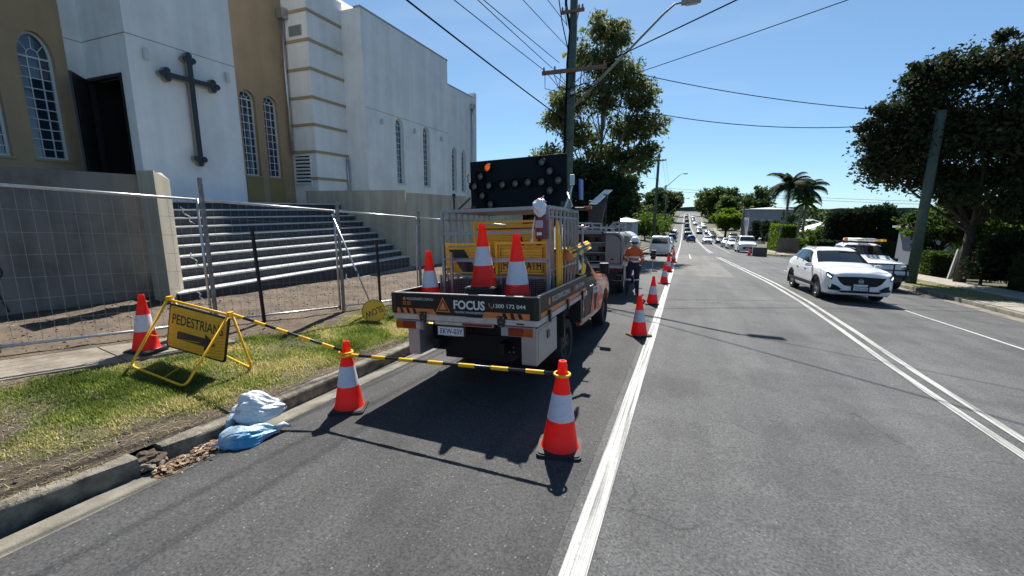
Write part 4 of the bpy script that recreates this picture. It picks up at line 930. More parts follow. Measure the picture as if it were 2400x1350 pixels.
# side gate livery
fnS = lambda u, v, t: (HW + .0005 + t, u, v)
MB().prism([(.05, GB + .002), (2.66, GB + .002), (2.66, GB + .07), (.05, GB + .06)], fnS, 0, .0015).build('orange_stripe', M_ORG, sgR)
SM = lambda y, z: frameM((HW + .003, y, z), (0, 1, 0), (0, 0, 1))
text('FOCUSTRAFFIC.COM.AU', M_LETT, sgR, SM(1.08, 1.265), width=.92, height=.075); text('1300 172 044', M_LETT, sgR, SM(2.18, 1.262), width=.62, height=.07)
MB().prism([(.50 + .045 * math.cos(a), 1.262 + .05 * math.sin(a)) for a in [6.283 * k / 14 for k in range(14)]], fnS, 0, .002).build('globe_mark', M_ORG, sgR)
MB().tube([(HW + .003, 1.74, 1.305), (HW + .003, 1.745, 1.265), (HW + .003, 1.765, 1.235), (HW + .003, 1.79, 1.225)], [.014, .008, .008, .014], 6).build('phone_mark', M_ORG, sgR)
for y in (.45, 1.35, 2.3): MB().prism([(y - .035, 1.16), (y + .035, 1.16), (y + .03, 1.05), (y + .01, 1.0), (y - .03, 1.03)], lambda u, v, t: (HW + .004 + t, u, v), 0, .035).build('latch', M_BLK, TR, bevel=.005)
# lamps, plate, toolboxes
for sx, flip in ((-1, 1), (1, -1)):
    x0 = .56 * sx; x1 = .985 * sx
    l_ = MB().box(min(x0, x1), max(x0, x1), -.03, .04, .9, 1.02).build('tail_lamp', mat('lamp_bezel', (.3, .3, .3), .5), TR, bevel=.006)
    seg = [(.58, .66, M_CLR), (.665, .85, M_RED), (.855, .975, M_AMB)]
    for a, b, m in seg: MB().box(min(a * sx, b * sx), max(a * sx, b * sx), -.046, -.031, .91, 1.01).build('lens', m, l_, bevel=.006)
MB().box(-.52, .45, -.012, .02, .985, 1.025).build('rear_beam', M_ALLOY, TR)
MB().box(.02, .44, -.016, -.0125, .99, 1.02).build('reflector_tape', M_RED, TR); MB().box(.76, .86, -.0235, -.019, 1.045, 1.065).build('reflector', M_RED, TR)
am = MB().box(-.47, -.39, -.035, -.013, .985, 1.02).build('amber_flasher', M_BLK, TR)
for k in range(3): MB().box(-.462 + k * .024, -.445 + k * .024, -.038, -.0355, .993, 1.012).build('led', mat('amber_led', (.9, .5, .05), .3, emit=(1., .55, .08), estr=1.5), am)
plate(TR, (-.15, -.012, .905), (1, 0, 0), (0, 0, 1), 'EKW-03Y')
MB().box(-.36, .06, -.005, .03, .84, .985).build('plate_bracket', M_BLK, TR)
text('LANDER TOYOTA', M_LETT, TR, Matrix.Translation((-.15, 0, 0)) @ frameM((0, -.0065, .846), (1, 0, 0), (0, 0, 1)), width=.22, height=.016)
for sx, wv_ in ((1, .2), (-1, .2)):
    a, b = (.80, 1.0) if sx > 0 else (-.84, -.66)
    tb = MB().box(a, b, .03, .88, .54, .998).build('toolbox', mat('toolbox_alloy', (.36, .352, .33), .45, metal=.4, var=.08, vscale=3, dirt=((.3, .28, .25), 3., .5, .5)), TR, bevel=.01)
    if sx > 0:
        MB().box(1.0005, 1.006, .08, .84, .58, .96).build('toolbox_door', MATS['toolbox_alloy'], tb, bevel=.004); MB().box(1.0065, 1.02, .40, .50, .80, .90).build('lock', M_BLK, tb, bevel=.006)
M_UB = mat('underbody_black', (.004, .004, .0045), .8); MB().box(-.66, .8, .35, 2.6, .75, 1.03).build('chassis', M_UB, TR); MB().box(-.62, .76, .32, .42, .55, .8).build('rear_crossmember', M_UB, TR); MB().box(-.5, .5, .42, 5.0, .42, .75).build('underbody', M_UB, TR); MB().tube([(-.75, 1.82, .39), (.75, 1.82, .39)], .08, 10).build('rear_axle', M_UB, TR)
for sx in (-.45, .5): MB().box(sx - .04, sx + .04, .1, 3, .62, .76).build('chassis_rail', M_UB, TR)
MB().box(.72, .79, 1.2, 1.24, .35, .75).build('mud_flap', M_DARKV, TR)
mb = MB(); [mb.lathe([(.012, 0), (.01, .008), (0, .01)], 8, Matrix.Translation((.52 + dx, .318, .6 + dz)) @ Matrix.Rotation(math.pi / 2, 4, 'X')) for dx in (0, .06) for dz in (0, .06)]; mb.build('bolt', M_ALLOY, TR)
for sx in (-1, 1):
    wheel(TR, sx * .76, 1.82, .39, .26, sx, M_RIMD, 6); wheel(TR, sx * .78, 5.12, .39, .26, sx, M_RIMD, 6)
    MB().box(sx * .87 - .12, sx * .87 + .12, 1.28, 1.31, .6, .98).build('mud_guard', M_DARKV, TR); MB().box(sx * .87 - .12, sx * .87 + .12, 2.36, 2.39, .6, .98).build('mud_guard', M_DARKV, TR)
MB().box(.62, .97, 2.42, 2.68, .62, 1.0).build('side_locker', M_DARKV, TR, bevel=.02)
MB().tube([(.99, 2.38, 1.0), (.99, 2.62, .98)], .014, 6).build('handle', M_ALLOY, TR)
# cab
def st(y, zb, z1, zw, zt, wb, ws, ww, wt): return (y, [(0, zb), (wb, zb), (ws, z1), (ws + .012, (z1 + zw) / 2), (ww, zw), (wt, zt - .05), (wt * .62, zt), (0, zt + .012)])
M_CABO = mat('cab_livery', (.55, .15, .04), .28, coat=.8, col2=(.03, .03, .032), vscale=1.6, thresh=(.50, .52), detail=1.)
cab = Loft([st(5.98, .55, .65, .95, 1.02, .5, .72, .70, .6), st(5.9, .45, .6, 1.02, 1.12, .7, .86, .82, .72), st(5.5, .42, .58, 1.10, 1.18, .78, .9, .86, .78), st(5.0, .42, .56, 1.14, 1.22, .8, .915, .88, .8), st(4.45, .40, .55, 1.16, 1.26, .8, .915, .89, .8),
            st(4.3, .40, .55, 1.17, 1.36, .8, .915, .89, .80), st(3.7, .40, .55, 1.19, 1.80, .8, .915, .89, .72), st(3.3, .40, .55, 1.20, 1.86, .8, .915, .89, .72), st(2.85, .42, .56, 1.2, 1.85, .8, .91, .88, .71), st(2.76, .44, .58, 1.2, 1.80, .78, .9, .87, .7)])
cb = cab.mesh().build('cab', M_CABO, TR)
cut(cb, [(5.12, .40, .46, .62, 1.2), (5.12, .40, .46, -1.2, -.62)])
for sd in (1, -1):
    cab.patch([(5.6, 4.12), (7.85, 4.12), (7.85, 4.9), (6.05, 4.85)], M_VGL, 'side_window', TR, sd)
    d_ = cab.patch([(5.35, 2.05), (7.75, 2.05), (7.75, 3.95), (5.35, 3.95)], M_GATE, 'door', TR, sd, off=.008)
    MB().tube([(sd * .915, 3.42, 1.09), (sd * .94, 3.5, 1.09), (sd * .94, 3.62, 1.09), (sd * .915, 3.7, 1.09)], .013, 6).build('handle', M_STEEL, d_, smooth=True)
    mr = MB().cbox((sd * 1.06, 4.18, 1.38), (.2, .1, .22)).build('mirror', M_DARKV, TR, bevel=.03); MB().cbox((sd * 1.06, 4.127, 1.38), (.16, .004, .18)).build('mirror_glass', M_VGL, mr); MB().tube([(sd * .88, 4.25, 1.28), (sd * 1.0, 4.2, 1.3)], .025, 6).build('mirror_arm', M_DARKV, mr)
cab.patch([(5.1, 7), (6.05, 7), (6.05, 5.1), (5.1, 4.9)], M_VGL, 'windscreen', TR, both=True)
cab.patch([(8.98, 4.3), (8.98, 7), (8.99, 7), (8.99, 4.3)], M_VGL, 'rear_window', TR, both=True)
DM = lambda y, z: frameM((.945, y, z), (0, 1, 0), (0, 0, 1))
text('FOCUS', M_LETT, TR, DM(3.95, .98), width=.62, height=.15, bold=.03)
dd = MB(); dd.prism([(3.35, .55), (3.75, .55), (3.62, 1.0)], lambda u, v, t: (.944 + t, u, v), 0, .002); dd.prism([(3.85, .55), (4.15, .55), (4.2, .78), (4.0, .85)], lambda u, v, t: (.944 + t, u, v), 0, .002); dd.build('door_graphic', mat('livery_red', (.62, .05, .025), .35), TR)
MB().prism([(4.22, .5), (4.42, .5), (4.42, .62), (4.22, .62)], lambda u, v, t: (.944 + t, u, v), 0, .002).build('door_graphic', M_ORG, TR)
# cage over the front of the tray
cg = thing('x', (0, 0, 0), None, None); bpy.data.objects.remove(cg)
CX0, CX1, CY0, CY1, CZ = -.845, .845, 1.03, 2.72, 2.485
def cbar(a, b, w_=.035, name='cage_bar'): return MB().bar(a, b, w_).build(name, M_CAGE, TR)
for x in (CX0, CX1):
    cbar((x, CY0, 1.1), (x, CY0, CZ), .045); cbar((x, CY1, 1.1), (x, CY1, CZ), .045); cbar((x, CY0, CZ), (x, CY1, CZ), .042); cbar((x, CY0, 2.36), (x, CY1, 2.36), .026); cbar((x, CY0, 1.6), (x, CY1, 1.6), .026)
    for k in range(1, 8): y = CY0 + (CY1 - CY0) * k / 8; cbar((x, y, 1.1), (x, y, CZ), .032)
for z in (CZ, 2.15, 1.76): cbar((CX0, CY0 - .002, z), (CX1, CY0 - .002, z), .036)
cbar((CX0, CY1, CZ), (CX1, CY1, CZ)); cbar((-.66, .95, 1.1), (-.66, .95, 1.87), .035); cbar((-.66, .95, 1.74), (CX1, .95, 1.74), .024)
for k in range(1, 5): y = CY0 + (CY1 - CY0) * k / 5; cbar((CX0, y, CZ), (CX1, y, CZ), .026)
MB().box(CX0, CX1, CY0 + .3, CY1, CZ + .02, CZ + .028).build('cage_roof', M_CAGE, TR)
mb = MB()                                                        # rounded rope hooks on the front hoop
for x in (.72, .9): mb.tube([(x, 2.9, 1.2), (x, 2.9, 2.2), (x, 2.88, 2.25)], .02, 6)
mb.tube([(.7, 2.9, 2.33), (.78, 2.95, 2.24), (.9, 3.0, 2.2), (1.0, 3.02, 2.22)], .02, 6); mb.build('front_hoop', M_CAGE, TR)
# arrow board
AB = MB().cbox((.0, 2.05, 2.95), (1.70, .06, .82), Matrix.Rotation(R_(0), 3, 'Z')).build('arrow_board', mat('board_black', (.006, .009, .013), .6, var=.15, vscale=2, spec=.15), TR, bevel=.008)
LMP = [(-.50, 3.24, 1), (-.64, 3.10, 0), (-.76, 2.94, 0), (-.49, 2.94, 0), (-.62, 2.78, 0), (-.47, 2.63, 0), (-.24, 2.94, 0), (-.01, 2.945, 0), (.21, 2.95, 0), (.44, 2.945, 0), (.45, 3.25, 0), (.58, 3.10, 0), (.72, 2.95, 0), (.58, 2.80, 0), (.44, 2.64, 1)]
M_LENS = mat('lamp_lens_grey', (.17, .18, .17), .3, spec=.8); M_HOOD = mat('lamp_hood', (.005, .006, .007), .75, spec=.2)
M_LIT = mat('amber_lamp_lit', (.85, .2, .02), .3, emit=(1., .16, .02), estr=.22)
for x, z, on in LMP:
    Mh = Matrix.Translation((x, 2.02, z)) @ Matrix.Rotation(math.pi / 2, 4, 'X')
    h_ = MB().lathe([(.072, 0), (.076, .10), (.072, .10), (.066, .02), (.06, .012)], 20, Mh).build('lamp', M_HOOD, AB, auto=40)
    MB().lathe([(.064, .02), (.05, .035), (.0, .042)], 16, Mh).build('lens', M_LIT if on else M_LENS, h_, smooth=True)
for sx in (-1, 1):
    MB().tube([(sx * .86, 2.0, 2.75), (sx * 1.0, 1.75, 2.52)], .018, 6).build('board_strut', M_STEEL if sx > 0 else M_BLK, TR)
    MB().box(sx * .8 - .05, sx * .8 + .05, 2.0, 2.25, 2.5, 2.62).build('board_foot', M_BLK, TR)
MB().tube([(-.87, 2.02, 3.15), (-.89, 2.0, 3.14), (-.89, 2.0, 3.02), (-.87, 2.02, 3.0)], .008, 5).build('board_handle', M_BLK, TR)
MB().tube([(-.92, 1.55, 2.5), (-.92, 1.55, 2.75)], .016, 6).build('aerial', M_BLK, TR); MB().cbox((-.92, 1.55, 2.77), (.04, .04, .05)).build('aerial_tip', M_BLK, TR)
MB().tube([(.83, 1.95, 2.5), (.9, 2.0, 2.72), (.93, 2.03, 2.85)], .02, 6).build('work_light_stem', M_STEEL, TR); MB().cbox((.93, 2.05, 2.95), (.07, .06, .16)).build('work_light', M_ALLOY, TR, bevel=.01)
for x, y in ((-.82, 1.85), (1.02, 2.75)): b_ = MB().cbox((x, y, 2.545), (.14, .1, .05)).build('beacon', M_AMB, TR, bevel=.012)
MB().tube([(.86, 2.5, 2.52), (1.02, 2.8, 2.53)], .03, 6).build('beacon_arm', M_BLK, TR)
bx = MB().cbox((1.0, 2.35, 2.82), (.03, .2, .32)).build('blue_sign', mat('sign_blue', (.03, .08, .33), .4), TR)
# ------------------------------------------------------------------ load on the ute
UM = TR.matrix_basis.copy() if False else (Matrix.Translation(TR.location) @ TR.rotation_euler.to_matrix().to_4x4())
def on_ute(o, p, rz=0., s=1.): 
    o.matrix_world = UM @ Matrix.Translation(p) @ Matrix.Rotation(rz, 4, 'Z') @ Matrix.Scale(s, 4); return o
def ute_thing(name, label, cat, group=None): t = thing(name, (0, 0, 0), label, cat, group); t.matrix_world = UM; return t
c = copy_tree(cone0); c['label'] = 'orange cone at the left corner of the ute tray'; on_ute(c, (-.80, .55, 1.103), .4, .90)
c = copy_tree(cone0); c['label'] = 'orange cone at the right corner of the ute tray'; on_ute(c, (.57, .52, 1.103), .0, 1.14)
c = copy_tree(cone0); c['label'] = 'top orange cone of the stack in the middle of the ute tray'; on_ute(c, (.08, .52, 1.40), .1, .97)
for k in range(7):
    sc = copy_tree(cone0); sc['label'] = ['bottom', 'second lowest', 'third lowest', 'middle', 'fifth', 'sixth', 'uppermost'][k] + ' black cone base nested in the stack under the top cone'; sc['group'] = 'nested cones in the tray stack'
    on_ute(sc, (.08 + .006 * noise.noise((k, 0, 0)), .52, 1.103 + k * .0425), .1 + .05 * noise.noise((k * 3, 1, 0)), .97)
    for ch_ in list(sc.children):
        if not ch_.name.startswith('base'): bpy.data.objects.remove(ch_)
# wire mesh crate
cr = ute_thing('mesh_crate', 'low silver wire mesh crate across the ute tray under the signs', 'crate')
mb = MB(); X0, X1, Y0, Y1, Z0, Z1 = -.93, .82, 1.06, 1.5, 1.105, 1.5
for a, b in (((X0, Y0, Z1), (X1, Y0, Z1)), ((X0, Y0, Z0 + .02), (X1, Y0, Z0 + .02)), ((X0, Y0, Z0), (X0, Y0, Z1)), ((X1, Y0, Z0), (X1, Y0, Z1)), ((X1, Y0, Z1), (X1, Y1, Z1)), ((X1, Y1, Z0), (X1, Y1, Z1)), ((X0, Y0, Z1), (X0, Y1, Z1)), ((.1, Y0, Z0), (.1, Y0, Z1))): mb.bar(a, b, .03)
mb.build('frame', M_CAGE, cr)
mb = MB()
for k in range(1, 60): x = X0 + (X1 - X0) * k / 60; mb.bar((x, Y0, Z0), (x, Y0, Z1), .004)
for k in range(1, 14): z = Z0 + (Z1 - Z0) * k / 14; mb.bar((X0, Y0, z), (X1, Y0, z), .004); mb.bar((X1, Y0, z), (X1, Y1, z), .004)
for k in range(1, 14): y = Y0 + (Y1 - Y0) * k / 14; mb.bar((X1, y, Z0), (X1, y, Z1), .004)
o = mb.build('wire_mesh', M_CAGE, cr); o['kind'] = 'stuff'
MB().box(X0 + .02, X1 - .02, Y0 + .02, Y1, Z1 - .004, Z1 + .012).build('lid', mat('lid_grey', (.16, .17, .19), .6), cr)
MB().box(X0 + .05, X1 - .03, Y0 + .12, Y1 - .04, Z0, Z1 - .08).build('contents', mat('crate_contents', (.12, .06, .03), .8, col2=(.02, .02, .02), vscale=9, thresh=(.45, .55)), cr)
# yellow signs standing on the crate
def sign_frame(label, x0, x1, y, z0, z1, lean=.0):
    s = ute_thing('folded_sign', label, 'sign', 'folded yellow signs in the cage')
    for x in (x0, x1): MB().bar((x, y, z0 - .25), (x, y + lean, z1 + .03), .04).build('leg', M_YEL, s); MB().bar((x + .05 * (1 if x == x0 else -1), y + .03, z0 - .25), (x + .05 * (1 if x == x0 else -1), y + .03 + lean, z1), .03).build('leg', M_YEL, s)
    MB().bar((x0, y - .01, z1), (x1, y - .01, z1), .035).build('top_bar', M_YEL, s)
    p = MB().box(x0 + .06, x1 - .06, y - .03, y - .012, z0, z1 - .04).build('panel', M_YREF, s); return s, p
s1, p1 = sign_frame('folded yellow sign with a black diagonal stripe, left in the cage', -.97, -.16, 1.24, 1.53, 1.98)
MB().prism([(-.86, 1.90), (-.58, 1.90), (-.36, 1.55), (-.62, 1.55)], lambda u, v, t: (u, 1.209 - t, v), 0, .002).build('stripe', M_BLK, p1)
s2, p2 = sign_frame('folded yellow sign reading FOOTPATH, right in the cage', -.05, .76, 1.26, 1.53, 1.99)
text('FOOTPATH', M_BLK, p2, frameM((.37, 1.226, 1.66), (1, 0, 0), (0, 0, 1)), width=.60, height=.13, bold=.015)
q = [(.03, 1.56), (.70, 1.56), (.70, 1.92), (.03, 1.92)]; MB().frame(q, ring_poly(q, .97), lambda u, v, t: (u, 1.229 - t, v), 0, .002).build('border', M_BLK, p2)
s3, p3 = sign_frame('tall folded yellow sign with two black triangles, at the back of the cage', -.66, .66, 1.75, 1.6, 2.32)
for x in (.18, .48): MB().prism([(x - .07, 1.88), (x + .07, 1.88), (x, 2.1)], lambda u, v, t: (u, 1.719 - t, v), 0, .002).build('triangle', M_BLK, p3)
MB().box(-.6, .6, 1.715, 1.719, 2.2, 2.22).build('rule_line', M_BLK, p3)
# yellow poles strapped along the outside of the cage
pb = ute_thing('pole_bundle', 'bundle of yellow and black poles tied along the right of the cage', 'poles')
for k in range(5):
    y_ = .0; MB().tube([(.905 + .03 * (k % 2), 1.75 + .06 * k, 1.86 - .035 * k), (.93 + .02 * (k % 3), 3.15 + .05 * k, 1.95 - .03 * k)], .018, 7).build('pole', M_YEL if k != 2 else M_BLK, pb, smooth=True)
    for t in (.25, .6): a = Vector((.905 + .03 * (k % 2), 1.75 + .06 * k, 1.86 - .035 * k)); b = Vector((.93 + .02 * (k % 3), 3.15 + .05 * k, 1.95 - .03 * k)); MB().tube([a.lerp(b, t), a.lerp(b, t + .15)], .019, 7).build('stripe', M_BLK, pb)
MB().lathe([(.07, -.05), (.085, 0), (.06, .06), (.02, .1)], 9, Matrix.Translation((.93, 1.76, 1.76))).build('strap_knot', M_ORG, pb)
for k in range(3): MB().bar((.90, 1.30 + .09 * k, 1.12), (.90, 1.30 + .09 * k, 2.3 - .2 * k), .035).build('upright_pole', M_YEL, pb)
MB().prism([(2.45, 1.4), (2.7, 1.42), (2.78, 1.55), (2.55, 1.62)], lambda u, v, t: (.97 + t, u, v), 0, .02).build('flag', M_YEL, pb)
# extinguisher bag hanging on the cage corner
fx = ute_thing('hanging_extinguisher', 'dark red fire extinguisher in a cover with a white plastic bag tied on top', 'extinguisher')
MB().lathe([(.0, 2.04), (.07, 2.05), (.078, 2.08), (.078, 2.32), (.06, 2.38), (.03, 2.41)], 18, Matrix.Translation((.77, .94, 0))).build('cylinder', mat('extinguisher_red', (.16, .02, .035), .4, var=.2), fx, smooth=True)
MB().box(.715, .825, .858, .864, 2.2, 2.3).build('label', mat('label_grey', (.42, .36, .4), .5), fx); MB().box(.735, .805, .858, .864, 2.1, 2.14).build('label', M_LETT, fx)
bm = bmesh.new(); bmesh.ops.create_icosphere(bm, subdivisions=4, radius=.095)
for v in bm.verts:
    p = v.co; f = 1 + .35 * noise.noise(p * 16) ; v.co = Vector((p.x * f, p.y * f, p.z * 1.25 * f)) + Vector((.77, .92, 2.47))
me = bpy.data.meshes.new('plastic_cover'); bm.to_mesh(me); bm.free(); me.materials.append(mat('clear_plastic', (.72, .72, .74), .25, spec=.8)); link('plastic_cover', me, fx)
MB().tube([(.70, .9, 2.35), (.68, .86, 2.2), (.67, .86, 2.06), (.66, .85, 2.0)], [.01, .012, .012, .03], 7).build('hose', M_CORD, fx, smooth=True)
MB().tube([(.76, .92, 2.56), (.84, .86, 2.62)], .008, 5).build('tie', M_CORD, fx); MB().tube([(.77, .92, 2.56), (.86, .9, 2.55)], .008, 5).build('tie', M_CORD, fx)
# ------------------------------------------------------------------ cars
def stn(y, zb, z1, zw, zt, wb, ws, ww, wt, cr=.015):
    return (y, [(0, zb), (wb, zb), (ws, z1), (ws + .012, (z1 + zw) * .5), (ww, zw), (wt, zt - .055), (wt * .62, zt - .005), (0, zt + cr)])
SPEC = {
 'suv': dict(L=[stn(2.27, .34, .44, .80, .88, .5, .68, .66, .54), stn(2.21, .27, .42, .89, .96, .70, .83, .81, .66), stn(2.02, .23, .40, .965, 1.03, .78, .91, .87, .72), stn(1.5, .21, .40, 1.01, 1.09, .80, .936, .90, .76), stn(1.05, .21, .40, 1.035, 1.125, .80, .938, .905, .77),
                 stn(.88, .21, .40, 1.04, 1.17, .80, .938, .905, .77), stn(.12, .21, .40, 1.06, 1.565, .80, .938, .90, .66), stn(-.35, .21, .40, 1.07, 1.67, .80, .938, .90, .63), stn(-1.1, .21, .40, 1.09, 1.665, .80, .938, .89, .62), stn(-1.75, .24, .42, 1.12, 1.57, .78, .92, .87, .58), stn(-2.08, .28, .46, 1.10, 1.22, .74, .90, .85, .60), stn(-2.22, .34, .5, .95, 1.02, .62, .82, .78, .6), stn(-2.28, .42, .55, .85, .9, .5, .7, .68, .5)],
             ax=(1.38, -1.34), r=.355, tw=.235, track=.80, cowl=5, roof=6.15, side=[(5.25, 4.14, 9.35, 4.35, 8.9, 4.86, 6.2, 4.86)], rear=(8.95, 10.0), arch=True),
 'sedan': dict(L=[stn(2.28, .30, .42, .62, .68, .42, .60, .57, .45), stn(2.2, .22, .36, .72, .78, .64, .78, .76, .6), stn(1.9, .19, .34, .80, .86, .72, .87, .83, .66), stn(1.3, .17, .34, .87, .93, .76, .9, .85, .7), stn(1.0, .17, .34, .89, .97, .76, .9, .855, .7),
                  stn(.85, .17, .34, .90, 1.01, .76, .9, .855, .7), stn(.05, .17, .34, .92, 1.37, .76, .9, .85, .58), stn(-.4, .17, .34, .93, 1.455, .76, .9, .85, .56), stn(-1.0, .17, .34, .94, 1.42, .76, .9, .84, .56), stn(-1.55, .2, .36, .95, 1.12, .74, .89, .83, .6), stn(-1.75, .22, .38, .95, 1.02, .72, .88, .82, .64), stn(-2.2, .26, .42, .88, .95, .66, .82, .77, .62), stn(-2.28, .34, .48, .75, .82, .5, .7, .68, .5)],
               ax=(1.36, -1.34), r=.32, tw=.21, track=.77, cowl=5, roof=6.15, side=[(5.25, 4.14, 9.3, 4.14, 8.6, 4.82, 6.2, 4.85)], rear=(8.3, 9.4), arch=False),
 'hatch': dict(L=[stn(2.0, .30, .42, .64, .70, .42, .60, .57, .45), stn(1.93, .22, .36, .75, .81, .64, .77, .75, .6), stn(1.65, .19, .34, .84, .90, .72, .85, .82, .66), stn(1.2, .17, .34, .91, .98, .75, .88, .84, .7), stn(.95, .17, .34, .93, 1.02, .75, .88, .845, .7),
                  stn(.82, .17, .34, .94, 1.06, .75, .88, .845, .7), stn(.1, .17, .34, .95, 1.40, .75, .88, .84, .6), stn(-.35, .17, .34, .96, 1.49, .75, .88, .84, .58), stn(-1.1, .17, .34, .98, 1.46, .75, .88, .83, .56), stn(-1.6, .2, .36, 1.0, 1.34, .74, .87, .82, .55), stn(-1.85, .24, .4, .98, 1.08, .7, .85, .8, .58), stn(-1.97, .3, .45, .85, .92, .6, .78, .74, .55), stn(-2.02, .38, .5, .75, .8, .5, .68, .66, .5)],
               ax=(1.25, -1.25), r=.31, tw=.2, track=.76, cowl=5, roof=6.15, side=[(5.25, 4.14, 9.2, 4.2, 8.8, 4.82, 6.2, 4.85)], rear=(8.9, 9.85), arch=False),
 'van': dict(L=[stn(2.5, .36, .5, .80, .88, .5, .70, .67, .55), stn(2.42, .28, .42, .95, 1.03, .7, .86, .84, .68), stn(2.1, .24, .4, 1.08, 1.16, .8, .93, .9, .76), stn(1.85, .22, .4, 1.12, 1.22, .84, .945, .91, .8),
                stn(1.72, .22, .4, 1.14, 1.32, .84, .945, .91, .8), stn(1.1, .22, .4, 1.16, 1.86, .84, .945, .91, .72), stn(.7, .22, .4, 1.16, 1.96, .84, .945, .91, .74), stn(-1.0, .22, .4, 1.17, 1.97, .84, .945, .91, .76), stn(-2.1, .24, .42, 1.17, 1.94, .84, .94, .9, .76), stn(-2.35, .26, .44, 1.17, 1.90, .82, .93, .89, .76), stn(-2.46, .3, .48, 1.17, 1.84, .80, .92, .88, .75), stn(-2.5, .36, .5, 1.16, 1.78, .76, .89, .86, .72)],
             ax=(1.6, -1.45), r=.34, tw=.22, track=.82, cowl=4, roof=5.1, side=[(4.3, 4.1, 6.1, 4.1, 6.1, 4.84, 5.15, 4.86), (6.25, 4.1, 8.2, 4.1, 8.2, 4.86, 6.25, 4.86)], rear=(9.05, 9.95), arch=False),
 'ute': dict(L=[stn(2.6, .45, .58, .88, .95, .5, .7, .67, .55), stn(2.52, .38, .52, 1.0, 1.08, .7, .87, .85, .7), stn(2.2, .36, .5, 1.08, 1.16, .8, .92, .89, .78), stn(1.6, .36, .5, 1.12, 1.2, .82, .93, .9, .8), stn(1.15, .36, .5, 1.14, 1.24, .82, .93, .9, .8),
                stn(1.0, .36, .5, 1.15, 1.32, .82, .93, .9, .8), stn(.35, .36, .5, 1.17, 1.76, .82, .93, .9, .7), stn(0., .36, .5, 1.17, 1.84, .82, .93, .9, .69), stn(-.75, .36, .5, 1.17, 1.83, .82, .93, .9, .69), stn(-1.0, .36, .5, 1.17, 1.45, .82, .93, .9, .74), stn(-1.06, .36, .5, 1.15, 1.22, .82, .93, .9, .82), stn(-2.5, .45, .55, 1.12, 1.19, .82, .92, .89, .82), stn(-2.62, .5, .6, 1.05, 1.12, .8, .9, .87, .8)],
             ax=(1.65, -1.5), r=.38, tw=.25, track=.79, cowl=5, roof=6.1, side=[(5.3, 4.1, 8.6, 4.1, 8.5, 4.84, 6.15, 4.86)], rear=(8.2, 8.9), arch=False),
}
M_HL = mat('headlamp', (.04, .045, .05), .08, spec=1., coat=.6)
M_DRL = mat('daytime_lamp', (.9, .9, .9), .2, emit=(1, .98, .95), estr=1.2)
def make_car(kind, name, pm, label, cat, group, detail=1, plate_txt=None):
    sp = SPEC[kind]; lf = Loft(sp['L']); c = thing(name, (0, 0, 0), label, cat, group)
    b = lf.mesh(4 if detail > 1 else 2, 3 if detail > 1 else 2).build('body', pm, c)
    r_ = sp['r']; yf, yr = sp['L'][0][0], sp['L'][-1][0]
    cut(b, [(a, r_ + .01, r_ + .055, x0, x1) for a in sp['ax'] for x0, x1 in ((.58, 1.3), (-1.3, -.58))])
    n_, k_ = (10, 8) if detail > 1 else (4, 4)
    for q in sp['side']:
        quad = [(q[0], q[1]), (q[2], q[3]), (q[4], q[5]), (q[6], q[7])]
        for sd in (1, -1): lf.patch(quad, M_VGL, 'side_window', c, sd, n=n_, k=k_)
    cw, rf = sp['cowl'], sp['roof']
    lf.patch([(cw + .12, 7), (rf - .12, 7), (rf - .12, 5.12), (cw + .2, 4.95)], M_VGL, 'windscreen', c, both=True, n=n_, k=k_)
    a, e = sp['rear']
    if kind != 'van': lf.patch([(a, 7), (e, 7), (e, 5.0), (a, 5.2)], M_VGL, 'rear_window', c, both=True, n=n_, k=k_)
    if kind == 'van': MB().prism([(-.74, 1.2), (.74, 1.2), (.66, 1.70), (-.66, 1.70)], lambda u, v, t: (u, yr - .004 - t, v), 0, .006).build('rear_window', M_VGL, c)
    for i, ay in enumerate(sp['ax']):
        for sd in (-1, 1): wheel(c, sd * sp['track'], ay, r_, sp['tw'], sd, M_RIM if detail > 1 or kind != 'van' else M_RIMD, 5)
    for sd in (1, -1):
        lf.patch([(.55, 3.35), (1.9, 3.55), (1.9, 4.2), (.55, 4.1)], M_HL, 'headlight', c, sd, n=4, k=3)
        nu = lf.nu - 1; lf.patch([(nu - 1.15, 3.1), (nu - 2.2, 3.1), (nu - 2.2, 4.1), (nu - 1.15, 4.1)], M_RED, 'tail_light', c, sd, n=4, k=3)
        ym = sp['L'][cw][0] - .12; zm = sp['L'][cw][1][4][1] + .05; mx = .93 if kind != 'van' else .97
        m_ = MB().cbox((sd * (mx + .09), ym, zm), (.2, .09, .13)).build('mirror', pm if kind != 'ute' else M_DARKV, c, bevel=.03); MB().bar((sd * (mx - .07), ym + .02, zm - .04), (sd * (mx + .03), ym, zm - .03), .04).build('mirror_arm', M_DARKV, m_)
    if detail < 2:
        MB().prism([(-.45, .36), (.45, .36), (.52, .5), (.45, .62), (-.45, .62), (-.52, .5)], lambda u, v, t: (u, yf + t, v + (.08 if kind in ('van', 'ute', 'suv') else 0)), 0, .02).build('grille', M_DARKV, c)
        MB().box(-.6, .6, yf - .12, yf - .02, .2 if kind not in ('ute', 'van') else .3, .3 if kind not in ('ute', 'van') else .38).build('lower_bumper', M_DARKV, c); MB().box(-.6, .6, yr + .03, yr + .12, .24, .36 if kind not in ('ute',) else .5).build('rear_bumper', M_DARKV, c)
    z_ = .52 if kind in ('sedan', 'hatch') else .6
    if plate_txt: plate(c, (0, yf + .025, z_ - .12), (-1, 0, 0), (0, 0, 1), plate_txt)
    else: MB().box(-.186, .186, yf + .021, yf + .03, z_ - .1, z_ + .005).build('number_plate', M_PLATE, c)
    MB().box(-.186, .186, yr - .014, yr - .002, z_ + .12, z_ + .225).build('number_plate', M_PLATE, c)
    return c, lf
